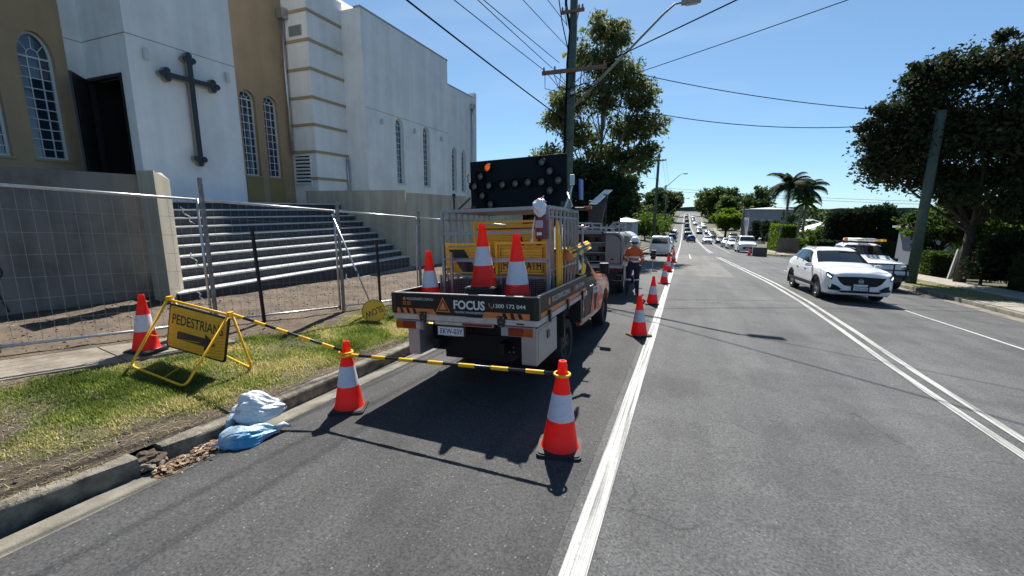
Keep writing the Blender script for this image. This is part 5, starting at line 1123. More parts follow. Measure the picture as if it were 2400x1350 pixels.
# white oncoming SUV
W_ = paint('white', (.74, .75, .76))
MG, lf = make_car('suv', 'oncoming_suv', W_, 'white SUV driving towards the camera in the oncoming lane', 'suv', 'cars on the road', 2, None)
MG.location = (5.13, 18.75, zr(5.13, 18.75) + .01); MG.rotation_euler = (.04, 0, R_(183.8))
fy = lambda u, v, t: (u, 2.276 + t - 1.25 * max(0, abs(u) - .58) ** 2, v)
def fprism(poly, t0, t1, m, name, par=MG, sub=12):
    """thin plate across the nose, bent with it"""
    P = []
    for (a, b), (c, d) in zip(poly, poly[1:] + poly[:1]):
        k = max(1, int(abs(c - a) / .12)); P += [(a + (c - a) * i / k, b + (d - b) * i / k) for i in range(k)]
    us = sorted(set(round(p[0], 3) for p in P)); mb = MB()
    lo = lambda u: min(vv for vv in cross(poly, u)); hi = lambda u: max(vv for vv in cross(poly, u))
    us = lin(min(us) + 1e-3, max(us) - 1e-3, sub + 1)
    V = [fy(u, z, t) for t in (t0, t1) for u in us for z in (lo(u), hi(u))]; n = 2 * len(us)
    F = [(2 * i, 2 * i + 1, 2 * i + 3, 2 * i + 2) for i in range(len(us) - 1)]; F += [tuple(n + k for k in f[::-1]) for f in F]
    F += [(2 * i, 2 * i + 2, n + 2 * i + 2, n + 2 * i) for i in range(len(us) - 1)] + [(2 * i + 1, n + 2 * i + 1, n + 2 * i + 3, 2 * i + 3) for i in range(len(us) - 1)] + [(0, n, n + 1, 1), (n - 2, n - 1, 2 * n - 1, 2 * n - 2)]
    return mb.add(V, F).build(name, m, par)
def cross(poly, u):
    r_ = []
    for (a, b), (c, d) in zip(poly, poly[1:] + poly[:1]):
        if (a - u) * (c - u) <= 0 and abs(a - c) > 1e-9: r_.append(b + (d - b) * (u - a) / (c - a))
    return r_ or [poly[0][1]]
M_GRIL = mat('grille_black', (.008, .008, .009), .5, var=.5, vscale=60, spec=.25)
g_ = fprism([(-.66, .83), (-.56, .66), (-.42, .545), (.42, .545), (.56, .66), (.66, .83), (.0, .85)], -.03, .012, M_GRIL, 'grille')
fprism([(-.66, .845), (0, .865), (.66, .845), (.66, .83), (0, .852), (-.66, .83)], 0, .02, M_STEEL, 'chrome_strip', g_)
Mb = Matrix.Translation((0, 2.288, .70)) @ Matrix.Rotation(-math.pi / 2, 4, 'X')
bd = MB().lathe([(.075, 0), (.075, .012), (.062, .014)], 8, Mb).build('badge', M_STEEL, g_)
MB().lathe([(.063, .0125), (0, .0126)], 8, Mb).build('badge_field', M_GRIL, bd)
text('MG', M_STEEL, bd, frameM((0, 2.304, .70), (-1, 0, 0), (0, 0, 1)), width=.085, height=.055, bold=.03)
for sd in (-1, 1):
    p_ = [(sd * .86, .52), (sd * .80, .60), (sd * .66, .55), (sd * .50, .44), (sd * .58, .38), (sd * .84, .40)]
    fprism(p_, -.06, .02, M_GRIL, 'air_intake')
    lf.patch([(.75, 3.55), (1.55, 3.62), (1.55, 3.8), (.75, 3.73)], M_DRL, 'daytime_lamp', MG, sd, off=.012, n=4, k=2)
fprism([(-.52, .33), (.52, .33), (.6, .39), (-.6, .39)], -.05, .03, M_GRIL, 'lower_grille'); fprism([(-.66, .28), (.66, .28), (.58, .325), (-.58, .325)], -.03, .045, M_STEEL, 'skid_plate')
MB().box(-.24, .24, 2.285, 2.305, .40, .545).build('plate_holder', M_DARKV, MG)
plate(MG, (0, 2.312, .47), (-1, 0, 0), (0, 0, 1), 'FNE-03G')
for sd in (-1, 1):
    for ay in (1.38, -1.34):
        mb = MB(); n = 18; R0, R1 = .40, .455                                   # dark wheel-arch cladding
        V = [(sd * (x), ay + R * math.cos(math.pi * (-.12 + 1.24 * k / n)), .365 + R * math.sin(math.pi * (-.12 + 1.24 * k / n))) for x in (.90, .955) for R in (R0, R1) for k in range(n + 1)]
        m1 = n + 1; F = []
        for k in range(n): F += [(k, k + 1, m1 + k + 1, m1 + k), (2 * m1 + k, 3 * m1 + k, 3 * m1 + k + 1, 2 * m1 + k + 1), (k, 2 * m1 + k, 2 * m1 + k + 1, k + 1), (m1 + k, m1 + k + 1, 3 * m1 + k + 1, 3 * m1 + k)]
        mb.add(V, F).build('arch_cladding', M_DARKV, MG)
    lf.patch([(3.3, 1.95), (9.0, 1.95), (8.7, 2.35), (3.4, 2.35)], M_DARKV, 'sill_cladding', MG, sd, off=.012, n=10, k=3)
    for y_ in (.25, -.62): MB().cbox((sd * .945, y_ - .1, .93), (.02, .2, .03)).build('door_handle', M_STEEL, MG, bevel=.006)
    MB().tube([(sd * .60, .0, 1.655), (sd * .62, -.3, 1.69), (sd * .61, -1.2, 1.69), (sd * .58, -1.6, 1.63)], .016, 6).build('roof_rail', M_DARKV, MG)
    for y_, w_ in ((-.32, .035), (-1.22, .03)): lf.patch([(6.95 if y_ > -1 else 8.0, 4.12), (7.08 if y_ > -1 else 8.1, 4.12), (7.08 if y_ > -1 else 8.1, 4.88), (6.95 if y_ > -1 else 8.0, 4.88)], M_DARKV, 'window_pillar', MG, sd, off=.009, n=2, k=6)
# dark seats and driver shapes behind the windscreen are hidden by the tinted glass
# white ute beside it with roof rack, beacon and bull bar
U2, lf2 = make_car('ute', 'roof_rack_ute', W_, 'white dual-cab ute with bull bar and loaded roof rack, half hidden behind the white SUV', 'ute', 'cars on the road', 1)
U2.location = (7.45, 24.0, zr(7.4, 24.0)); U2.rotation_euler = (.048, 0, R_(181))
mb = MB()
for z in (.62, .85, 1.08): mb.tube([(-.85, 2.66, z), (-.7, 2.78, z), (.7, 2.78, z), (.85, 2.66, z)], .028, 7)
for x in (-.7, -.3, .3, .7): mb.tube([(x, 2.78, .5), (x, 2.78, 1.1)], .028, 7)
mb.box(-.85, .85, 2.6, 2.72, .42, .66); mb.build('bull_bar', M_BLK, U2)
for x in (-.62, .62): MB().lathe([(.08, 0), (.08, .04), (0, .05)], 14, Matrix.Translation((x, 2.7, .92)) @ Matrix.Rotation(-math.pi / 2, 4, 'X')).build('spot_light', mat('warm_lamp_lit', (.9, .8, .5), .3, emit=(1, .8, .45), estr=1.5) if x > 0 else M_CLR, U2)
mb = MB()
for y in (.2, -.7): mb.bar((-.75, y, 1.93), (.75, y, 1.93), .04); [mb.bar((x, y, 1.8), (x, y, 1.93), .03) for x in (-.68, .68)]
mb.build('roof_rack', M_BLK, U2)
for k in range(3): MB().tube([(-.2 + .16 * k, .9, 2.02), (-.2 + .16 * k, -1.6, 2.02)], .07, 10).build('white_tube', mat('pvc_white', (.72, .72, .7), .4), U2, smooth=True)
MB().box(-.62, -.5, -1.0, .9, 1.96, 2.06).build('spirit_level', M_YEL, U2)
MB().cbox((.5, -.2, 2.02), (.13, .16, .13)).build('beacon', mat('beacon_orange', (.75, .22, .02), .3), U2, bevel=.02)
# white van parked at the left kerb, seen from behind
V1, lfv = make_car('van', 'parked_van', W_, 'white van parked on the left beyond the worker, seen from behind', 'van', 'parked vehicles', 1)
V1.location = (-2.05, 42.6, zr(-2.05, 42.6)); V1.rotation_euler = (-.048, -.02, 0); V1.scale = (.92,) * 3
mb = MB()
for y in (-1.5, -.3): mb.bar((-.75, y, 2.05), (.75, y, 2.05), .05)
mb.box(.1, .5, -1.9, .4, 2.08, 2.2); mb.build('roof_rack', M_BLK, V1)
P_ = dict(white=W_, silver=paint('silver', (.42, .43, .44), .6), blue=paint('blue', (.015, .05, .16), .3), dark=paint('charcoal', (.03, .032, .036), .3), black=paint('black', (.012, .012, .014)), grey=paint('grey', (.12, .125, .13), .4), red=paint('red', (.2, .02, .02)))
PROTO = {}
for k, nm in (('sedan', 'sedan'), ('hatch', 'hatchback'), ('suv', 'suv'), ('van', 'van'), ('ute', 'ute')): PROTO[k] = None
def put(kind, name, x, y, face, colour, label, cat, group, s=1., z=None):
    """face 1 = seen from behind (going up the street), -1 = coming"""
    if PROTO[kind] is None: PROTO[kind] = c = make_car(kind, name, P_[colour], label, cat, group, 1)[0]
    else: c = copy_tree(PROTO[kind]); c.name = name; c['label'] = label; c['category'] = cat; c['group'] = group
    for ch_ in c.children:
        if ch_.name.split('.')[0] in ('body', 'mirror') and ch_.material_slots[0].material is not M_DARKV: ch_.material_slots[0].link = 'OBJECT'; ch_.material_slots[0].material = P_[colour]
    e = .5; sl = (base(y + e) - base(y - e)) / (2 * e)
    c.location = (x, y, (zr(x, y) if z is None else z) + .01); c.rotation_euler = (math.atan(sl) * face, 0, 0 if face > 0 else math.pi); c.scale = (s,) * 3
    return c
RG, PG = 'cars on the road', 'parked vehicles'
put('hatch', 'hatchback', 1.15, 97.2, 1, 'blue', 'dark blue hatchback driving away in the left lane', 'car', RG)
put('van', 'van', .55, 108.5, 1, 'grey', 'dark grey van directly ahead of the blue hatchback', 'van', RG)
put('sedan', 'sedan', .75, 128, 1, 'red', 'dark red car ahead of the grey van', 'car', RG)
put('suv', 'suv', .5, 150, 1, 'black', 'black SUV farther ahead in the left lane', 'suv', RG)
put('suv', 'suv', .3, 185, 1, 'dark', 'charcoal SUV at the dip in the left lane', 'suv', RG)
put('hatch', 'hatchback', .2, 222, 1, 'black', 'small black car climbing the far hill', 'car', RG)
put('van', 'van', -.1, 262, 1, 'white', 'white van near the top of the far hill', 'van', RG)
put('suv', 'suv', .0, 292, 1, 'black', 'tiny dark SUV at the crest of the far hill', 'suv', RG)
put('sedan', 'sedan', 3.95, 90.5, -1, 'white', 'white sedan coming in the oncoming lane beyond the junction', 'car', RG)
put('sedan', 'sedan', 4.0, 146, -1, 'dark', 'dark sedan coming behind the white sedan', 'car', RG)
put('suv', 'suv', 3.6, 200, -1, 'white', 'white SUV coming out of the dip', 'suv', RG)
put('van', 'van', 3.3, 262, -1, 'white', 'white van coming down the far hill', 'van', RG)
put('sedan', 'sedan', 3.2, 232, -1, 'black', 'black sedan coming down the far hill', 'car', RG)
put('hatch', 'hatchback', -2.25, 52, 1, 'black', 'black hatchback parked right in front of the white van', 'car', PG)
put('sedan', 'sedan', -2.3, 60, 1, 'white', 'white sedan parked second in front of the white van', 'car', PG)
put('hatch', 'hatchback', -2.35, 69, 1, 'silver', 'silver hatchback parked along the left kerb', 'car', PG)
put('suv', 'suv', -2.6, 98, 1, 'dark', 'charcoal SUV parked far along the left kerb', 'suv', PG)
put('van', 'van', -2.9, 120, 1, 'silver', 'silver van parked far along the left kerb', 'van', PG)
put('sedan', 'sedan', -3.0, 142, 1, 'white', 'white car parked by the far left trees', 'car', PG)
put('van', 'van', 6.75, 58.0, -1, 'white', 'white van parked facing the camera across the junction', 'van', PG)
put('sedan', 'sedan', 6.55, 70.0, -1, 'white', 'white sedan parked behind the facing white van', 'car', PG)
put('hatch', 'hatchback', 6.4, 77.5, -1, 'silver', 'silver hatchback parked second behind the facing white van', 'car', PG)
put('sedan', 'sedan', 6.45, 93, -1, 'dark', 'charcoal sedan parked facing the camera on the right', 'car', PG)
put('ute', 'ute', 9.6, 104, -1, 'dark', 'dark ute parked up on the right verge', 'ute', PG, z=base(104) + .1)
put('hatch', 'hatchback', 6.5, 121, -1, 'black', 'black hatchback parked on the right before the round tree', 'car', PG)
put('suv', 'suv', 6.6, 131, -1, 'dark', 'charcoal SUV parked behind the black hatchback on the right', 'suv', PG)
put('hatch', 'hatchback', 6.4, 146, -1, 'blue', 'dark blue hatchback parked by the round green tree', 'car', PG)
put('suv', 'suv', 14.0, 100, -1, 'white', 'white SUV standing in a driveway by the grey building', 'suv', PG, z=zland(14, 100) + .02)
for i, (x, y, c_) in enumerate(((3.9, 172, 'white'), (5.9, 182, 'silver'), (5.8, 190, 'white'), (6.0, 199, 'dark'))):
    put(('sedan', 'suv', 'sedan', 'suv')[i], 'parked_car', x + .6, y, -1, c_, ['white sedan at the near end of the far parked row', 'silver SUV second in the far parked row', 'white sedan third in the far parked row', 'charcoal SUV at the far end of the parked row'][i], 'car', PG)
# grey concrete block and sign post by the junction
o = MB().box(-.62, .62, -.35, .35, 0, .95).build('concrete_block', mat('block_grey', (.10, .10, .095), .85, var=.2), bevel=.03); o.location = (6.95, 48.4, zr(6.9, 48.4) - .02); tag(o, 'grey block standing beside the lone cone at the junction corner', 'block')
# ------------------------------------------------------------------ foliage
def leafmat(name, c, c2=None, tr=.45, scale=1.5):
    m = mat(name, c, .75, spec=.08, col2=c2 or tuple(k * .55 for k in c), vscale=scale, thresh=(.35, .65), detail=2.); n, l, p = nodes_of(m)
    t = n.new('ShaderNodeBsdfTranslucent'); mx = n.new('ShaderNodeMixShader'); mx.inputs[0].default_value = tr
    hs = n.new('ShaderNodeHueSaturation'); hs.inputs['Value'].default_value = 1.5; hs.inputs['Saturation'].default_value = 1.1
    l.new(p.inputs['Base Color'].links[0].from_socket, hs.inputs['Color']); l.new(hs.outputs[0], t.inputs['Color'])
    out = [x for x in n if x.type == 'OUTPUT_MATERIAL'][0]
    l.new(p.outputs[0], mx.inputs[1]); l.new(t.outputs[0], mx.inputs[2]); l.new(mx.outputs[0], out.inputs[0]); return m
for g_ in GR[:4]:
    n, l, p = nodes_of(g_); t = n.new('ShaderNodeBsdfTranslucent'); mx = n.new('ShaderNodeMixShader'); mx.inputs[0].default_value = .5
    c_ = p.inputs['Base Color'].default_value; t.inputs['Color'].default_value = (min(1, c_[0] * 1.7), min(1, c_[1] * 1.7), c_[2] * 1.3, 1)
    out = [x for x in n if x.type == 'OUTPUT_MATERIAL'][0]; l.new(p.outputs[0], mx.inputs[1]); l.new(t.outputs[0], mx.inputs[2]); l.new(mx.outputs[0], out.inputs[0])
def leaves(name, blobs, N, size, mats_, parent, seed, elong=1.8, droop=.0, shell=.55, clump=.35, probs=None):
    """leaf clusters through the volume of ellipsoid blobs (x,y,z,rx,ry,rz)"""
    r = np.random.RandomState(seed); B = np.array(blobs, float); vol = B[:, 3] * B[:, 4] * B[:, 5]; vol = vol ** .75; P = vol / vol.sum()
    nc = max(1, N // 14); k = r.choice(len(B), nc, p=P); d = r.normal(size=(nc, 3)); d /= np.linalg.norm(d, axis=1)[:, None]
    rad = (shell + (1 - shell) * r.uniform(size=nc)) * (1 + .10 * r.normal(size=nc)); rad = np.where(r.uniform(size=nc) < .22, rad * r.uniform(.2, .9, nc), rad)
    C = B[k, :3] + d * B[k, 3:] * rad[:, None]
    idx = r.randint(nc, size=N); sc = B[k[idx], 3:].mean(1) * clump
    c = C[idx] + r.normal(size=(N, 3)) * np.minimum(sc, .8)[:, None] * .5 * np.array([1, 1, .7])
    cd_ = d * .9 + r.normal(size=(nc, 3)) * .5
    a = r.normal(size=(N, 3)) * .75 + cd_[idx]; a[:, 2] -= droop; a /= np.linalg.norm(a, axis=1)[:, None]
    b = np.cross(a, r.normal(size=(N, 3))); b /= np.linalg.norm(b, axis=1)[:, None] + 1e-9
    L = (size * np.exp(r.normal(size=N) * .35))[:, None]; W = L / elong / r.uniform(.75, 1.3, N)[:, None]
    V = np.stack([c - a * L * .5, c + b * W * .5, c + a * L * .5, c - b * W * .5], 1).reshape(-1, 3)
    mi = r.choice(len(mats_), N, p=probs) if probs else r.randint(len(mats_), size=N)
    cm = r.randint(len(mats_), size=nc); mi = np.where(r.uniform(size=N) < .5, cm[idx], mi) if not probs else mi
    return np_mesh(name, V, np.arange(4 * N).reshape(-1, 4), mats_, parent, mi=mi)
M_BARK = mat('bark', (.05, .04, .032), .9, var=.35, vscale=6, bump=.8, bscale=14)
M_BARKG = mat('bark_pale', (.22, .185, .15), .85, var=.35, vscale=4, bump=.5, bscale=12)
def limb(mb, a, b, r0, r1, rr, bend=.08, n=5, m=0):
    a, b = Vector(a), Vector(b); L = (b - a).length; P = []; Rr = []
    o1 = Vector((rr.uniform(-1, 1), rr.uniform(-1, 1), rr.uniform(-.5, .5))) * L * bend
    for i in range(n + 1):
        t = i / n; P.append(a.lerp(b, t) + o1 * math.sin(math.pi * t)); Rr.append(r0 + (r1 - r0) * t)
    mb.tube(P, Rr, 7, m); return P
def tree(name, x, y, label, blobs, N, size, mats_, trunk, bark=M_BARK, seed=1, group=None, z=None, cat='tree', elong=1.8, droop=0., shell=.55, clump=.35, fork=.45, limbs=True, nl=99):
    """blobs relative to the tree's foot; trunk = (radius, fork height)"""
    z0 = zland(x, y) - .05 if z is None else z; t = thing(name, (x, y, z0), label, cat, group); rr = random.Random(seed)
    leaves('crown', blobs, N, size, mats_, t, seed, elong, droop, shell, clump)
    mb = MB(); r0, hf = trunk; top = max(b[2] for b in blobs); cx = sum(b[0] for b in blobs) / len(blobs); cy = sum(b[1] for b in blobs) / len(blobs)
    base_pts = [(0, 0, -.2), (.02 * hf, 0, hf * .5), (cx * .25, cy * .25, hf)]
    mb.tube(base_pts, [r0 * 1.25, r0, r0 * .85], 9)
    f = Vector(base_pts[-1])
    if limbs:
        for b in blobs[:nl]:
            c = Vector(b[:3]); P = limb(mb, f - Vector((0, 0, rr.uniform(0, .25) * hf)), c, r0 * fork, r0 * .1, rr)
            for q in range(3):
                s_ = P[rr.randint(2, 5)]; e = c + Vector((rr.uniform(-1, 1) * b[3], rr.uniform(-1, 1) * b[4], rr.uniform(-.6, .8) * b[5])) * .75; limb(mb, s_, e, r0 * .16, r0 * .03, rr, n=3)
    mb.build('trunk', bark, t, smooth=True); return t
L_EUC = [leafmat('gum_leaf', (.125, .165, .06), tr=.58), leafmat('gum_leaf_dark', (.07, .10, .04), tr=.5), leafmat('gum_leaf_tan', (.2, .195, .095), tr=.55)]
L_DARK = [leafmat('dark_leaf', (.022, .038, .018), tr=.25), leafmat('dark_leaf_2', (.035, .055, .022), tr=.25)]
L_GREEN = [leafmat('green_leaf', (.085, .14, .028)), leafmat('green_leaf_2', (.05, .09, .02)), leafmat('green_leaf_3', (.13, .19, .035))]
L_LIME = [leafmat('lime_leaf', (.16, .22, .03)), leafmat('lime_leaf_2', (.09, .14, .02))]
L_BROWN = [leafmat('plum_leaf', (.034, .04, .022), (.02, .024, .015), .25), leafmat('bronze_leaf', (.075, .055, .03), (.035, .035, .02), .3, .5), leafmat('plum_green', (.038, .06, .024), tr=.32), leafmat('plum_olive', (.055, .065, .026), tr=.32), leafmat('plum_deep', (.028, .045, .02), tr=.28), leafmat('plum_deep_2', (.034, .05, .022), tr=.3)]
def blob_set(rr, n, cx, cy, cz, RX, RY, RZ, r0, r1, flat=.75):
    B = []
    for i in range(n):
        while True:
            p = Vector((rr.uniform(-1, 1), rr.uniform(-1, 1), rr.uniform(-1, 1)))
            if .25 < p.length < 1: break
        r_ = rr.uniform(r0, r1); B.append((cx + p.x * RX, cy + p.y * RY, cz + p.z * RZ, r_, r_, r_ * flat))
    return B
rr = random.Random(5)
# tall gum behind the pole
B = [(-.6, 0, 18.2, 1.5, 1.5, 1.3), (1.0, .3, 17.4, 1.5, 1.5, 1.4), (-1.9, -.4, 16.0, 1.5, 1.4, 1.0), (.2, 0, 15.4, 2.0, 2, 1.3), (1.9, .4, 14.2, 1.8, 1.8, 1.5), (3.4, 0, 12.6, 1.7, 1.7, 1.5), (-3.2, 0, 12.6, 1.9, 1.9, 1.4), (-4.6, .5, 11.3, 1.6, 1.6, 1.1), (0, -.6, 12.6, 2.1, 2, 1.4), (4.2, 0, 10.3, 1.6, 1.6, 1.3), (2.2, .5, 10.2, 2.0, 2, 1.3), (-2.0, 0, 9.8, 2.0, 2, 1.3), (-5.0, 0, 7.9, 1.8, 1.8, 1.3), (3.2, 0, 7.6, 1.9, 1.9, 1.2), (.3, 0, 8.0, 2.0, 2, 1.3), (-2.6, .3, 7.0, 2.0, 2., 1.2), (4.3, .3, 8.3, 1.3, 1.3, .9)]
tree('gum_tree', -7.3, 38, 'tall open gum tree behind the big power pole', [(x * .9, y, z, rx * .9, ry, rz * .92) for x, y, z, rx, ry, rz in B], 30000, .31, L_EUC, (.36, 6.0), M_BARKG, 11, elong=2.6, droop=.5, fork=.3, clump=.32)
# darker trees below it
tree('dark_tree', -7.6, 31, 'dense dark tree under the tall gum, behind the second ute', blob_set(rr, 16, .6, 0, 4.0, 2.6, 2.0, 2.6, 1.0, 1.7), 15000, .24, L_DARK, (.3, 2.2), seed=12)
tree('dark_tree', -8.4, 46, 'dark spreading tree right of the gum trunk, left of the second power pole', blob_set(rr, 14, .6, 0, 5.0, 2.6, 2.2, 2.6, 1.0, 1.6), 11000, .27, L_DARK + L_GREEN[1:2], (.28, 2.5), seed=13)
tree('dark_tree', -12.5, 34, 'dark tree behind the church end, left of the gum', blob_set(rr, 12, 0, 0, 4.6, 2.6, 2.0, 2.6, 1.2, 1.8), 9000, .28, L_DARK + L_EUC[:1], (.3, 2.5), seed=14)
tree('street_tree', -10.2, 62, 'feathery tree between the dark trees and the far left bushes', blob_set(rr, 12, 0, 0, 6.0, 3.0, 2.5, 2.8, 1.1, 1.9), 8000, .36, L_EUC[:2] + L_DARK[:1], (.25, 3.), seed=15)
for i, (x, y, h, lab) in enumerate(((-7.2, 86, 5.4, 'bright green bush at the foot of the second power pole'), (-7.0, 104, 5.2, 'green bush beyond the second power pole'), (-7.4, 128, 5.0, 'low green bush farther down the left side'), (-7.5, 155, 5.5, 'farthest low bush on the left side'))):
    tree('roadside_bush', x, y, lab, blob_set(rr, 13, 0, 0, h * .55, 2.4, 4.5, h * .36, 1.0, 1.9), 7000, .34, L_GREEN, (.15, 1.0), seed=20 + i, group='bushes along the left side', cat='bush')
for i, (x, y, h, w_, lab) in enumerate(((-13, 190, 14, 7.5, 'tall tree on the far left beyond the bushes'), (-7.2, 222, 16, 7, 'far left tree by the crest of the road'), (-8, 290, 15, 8, 'farthest tree left of the road crest'), (-16, 262, 17, 9, 'far left tree behind the third power pole'))):
    tree('far_tree', x, y, lab, blob_set(rr, 17, 0, 0, h * .58, w_ * .6, w_ * .6, h * .34, w_ * .26, w_ * .42), 9000, .7, L_EUC[:2] + L_DARK[:1], (.35, h * .3), seed=30 + i, group='far trees')
for i, (x, y, h, w_, lab) in enumerate(((10.5, 226, 17, 9, 'broad far tree right of the road crest'), (18, 212, 14, 8.5, 'far tree behind the bright round tree'), (8.8, 300, 16, 9, 'tree at the crest right of the road'), (27, 205, 16, 8.5, 'dark far gum above the grey building'), (22, 262, 17, 9, 'rounded far gum between the bright tree and the grey building'), (13, 172, 7, 5, 'low dark tree beyond the bright round tree'))):
    tree('far_tree', x, y, lab, blob_set(rr, 17, 0, 0, h * .56, w_ * .62, w_ * .6, h * .36, w_ * .26, w_ * .42), 9500, .66, L_EUC[:2] + L_GREEN[1:2], (.4, h * .3), seed=40 + i, group='far trees')
tree('round_tree', 9.9, 128, 'bright lime green round tree on the right beyond the parked cars', blob_set(rr, 26, 0, 0, 5.0, 3.9, 3.6, 2.1, 1.1, 1.7, .6), 14000, .4, L_LIME, (.28, 2.4), seed=51)
# right: big bronze tree over the footpath
B = [(-3.5, 0, 5.3, 1.0, 1.1, .9), (-2.4, 0, 8.5, 1.1, 1.2, 1.0), (-2.0, .4, 5.1, 1.3, 1.3, .9), (-.6, -.8, 6.6, 1.8, 1.8, 1.4), (1.0, 0, 9.6, 1.4, 1.5, .9), (3.2, -.5, 6.4, 2.0, 2, 1.5), (2.6, .4, 4.6, 1.5, 1.4, .9), (5.2, 0, 7.6, 1.9, 1.8, 1.6),
     (-3.6, .2, 6.4, 1.0, 1.1, .95), (-3.0, -.2, 7.5, 1.05, 1.2, 1.0), (-1.8, 0, 9.25, 1.0, 1.1, .9), (-.5, .2, 9.5, 1.2, 1.3, .85), (2.8, 0, 9.4, 1.5, 1.5, 1.0), (4.6, 0, 9.0, 1.6, 1.6, 1.1), (6.4, 0, 8.0, 1.7, 1.7, 1.4), (-.6, .6, 4.8, 1.4, 1.3, .8), (1.0, .2, 4.75, 1.4, 1.3, .8), (4.4, 0, 4.3, 1.5, 1.4, 1.0), (6.2, 0, 4.1, 1.6, 1.5, 1.1), (1.0, -1, 7.8, 1.9, 1.8, 1.5), (-1.6, 1.0, 7.4, 1.6, 1.6, 1.3), (-2.2, -.5, 6.2, 1.4, 1.4, 1.1), (1.2, -.6, 6.0, 1.7, 1.6, 1.3), (5.0, -.4, 5.8, 1.8, 1.8, 1.4), (7.4, 0, 6.0, 1.8, 1.8, 1.6), (3.0, -.4, 8.2, 1.8, 1.6, 1.3), (2.6, -1.4, 3.5, 1.2, 1.1, .7), (4.6, -1.4, 3.2, 1.4, 1.2, .9), (6.6, -1, 3.2, 1.5, 1.3, 1.0), (-1.3, -1.2, 4.0, .9, .9, .6), (.5, -1.5, 3.7, 1.1, 1.0, .7), (1.8, -1.6, 3.2, 1.1, 1.0, .8), (3.4, -1.6, 2.9, 1.2, 1.1, .9)]
rs = random.Random(77)
for k in range(26): a_ = R_(rs.uniform(60, 215)); B.append((.6 + 4.9 * math.cos(a_) * rs.uniform(.92, 1.06), rs.uniform(-.8, .8), 7.0 + 3.4 * math.sin(a_) * rs.uniform(.9, 1.1), *(lambda q: (q, q, q * .8))(rs.uniform(.3, .6))))
tree('bronze_tree', 12.0, 26.0, 'large dense tree with bronze-tipped dark leaves over the right footpath', B, 150000, .155, L_BROWN, (.19, 2.7), M_BARK, 61, fork=.5, shell=.15, clump=.6, nl=6)
tree('garden_shrub', 12.5, 25.5, 'dark rounded shrub at the foot of the bronze tree trunk', blob_set(rr, 12, .2, -.2, 1.35, .8, .5, .85, .45, .75), 11000, .13, L_DARK, (.06, .5), seed=62, cat='shrub')
tree('garden_shrub', 13.9, 23.4, 'tall black-green shrub at the right edge in front of the bronze tree trunk', blob_set(rr, 14, 0, 0, 1.5, .9, .8, 1.0, .5, .9), 12000, .14, L_DARK, (.06, .5), seed=64, cat='shrub')
tree('garden_shrub', 15.6, 25.2, 'wide dark shrub right of the bronze tree trunk', blob_set(rr, 14, 0, 0, 1.3, 1.5, .8, .8, .5, .9), 11000, .14, L_DARK, (.06, .5), seed=63, cat='shrub')
# garden behind it
for i, (x, y, h, w_, lab, L_) in enumerate(((14.2, 33.5, 5.2, 2.0, 'leafy green tree right of the conifer hedge, behind the leaning pole', L_GREEN[:2] + L_DARK[1:]), (16.5, 36, 4.6, 2.2, 'green garden tree between the dark conifer hedge and the leaning pole', L_GREEN), (18.6, 34, 4.8, 2.5, 'green garden tree behind the bronze tree trunk', L_GREEN), (25, 30, 5.5, 2.6, 'leafy green tree at the right edge behind the bronze tree', L_GREEN + L_DARK[:1]), (18.5, 27.5, 3.8, 1.6, 'dark shrub under the bronze tree', L_DARK), (15.6, 23.5, 3.6, 1.5, 'dark rounded shrub at the foot of the bronze tree', L_DARK))):
    tree('garden_tree', x, y, lab, blob_set(rr, 12, 0, 0, h * .55, w_ * .8, w_ * .8, h * .36, w_ * .3, w_ * .52), 8000, .2, L_, (.13, h * .25), seed=70 + i, group='garden trees on the right')
B = [(i * 1.05 - 2.6 + rr.uniform(-.2, .2), rr.uniform(-.5, .5), z, .9, .9, .95) for i in range(6) for z in (.9, 2.1, 3.3, 4.2 + rr.uniform(-.3, .3))]
tree('conifer_hedge', 17.0, 54.5, 'tall dense dark green conifer hedge across the junction', B, 34000, .30, L_DARK, (.15, .6), seed=81, cat='hedge', limbs=False, elong=3.2)
def hedge(name, x0, x1, y0, y1, h, label, mats_, N, size, seed):
    t = thing(name, ((x0 + x1) / 2, (y0 + y1) / 2, zland((x0 + x1) / 2, (y0 + y1) / 2)), label, 'hedge'); r = np.random.RandomState(seed)
    n = N; f = r.randint(0, 5, n); u, v = r.uniform(-.5, .5, n), r.uniform(-.5, .5, n); wx, wy = x1 - x0, y1 - y0
    c = np.stack([u * wx, v * wy, r.uniform(0, 1, n) * h], 1)
    c[f == 0, 1] = -wy / 2; c[f == 1, 0] = -wx / 2; c[f == 2, 2] = h; c[f == 3, 0] = wx / 2; c += r.normal(size=(n, 3)) * .05
    a = r.normal(size=(n, 3)); a /= np.linalg.norm(a, axis=1)[:, None]; b = np.cross(a, r.normal(size=(n, 3))); b /= np.linalg.norm(b, axis=1)[:, None]
    L = (size * r.uniform(.6, 1.4, n))[:, None]; V = np.stack([c - a * L * .5, c + b * L * .3, c + a * L * .5, c - b * L * .3], 1).reshape(-1, 3)
    np_mesh('foliage', V, np.arange(4 * n).reshape(-1, 4), mats_, t, mi=r.randint(len(mats_), size=n))
    MB().box(-wx / 2 + .08, wx / 2 - .08, -wy / 2 + .08, wy / 2 - .08, -.3, h - .08).build('branches', L_DARK[0], t); return t
hedge('clipped_hedge', 12.4, 17.5, 29.5, 30.7, 1.25, 'clipped green hedge behind the right footpath beside the leaning pole', L_GREEN[:2] + L_DARK[1:], 9000, .1, 1)
hedge('clipped_hedge', 12.5, 13.4, 18.5, 24.0, 1.3, 'dark clipped hedge at the right edge under the bronze tree', L_DARK, 6000, .1, 2)
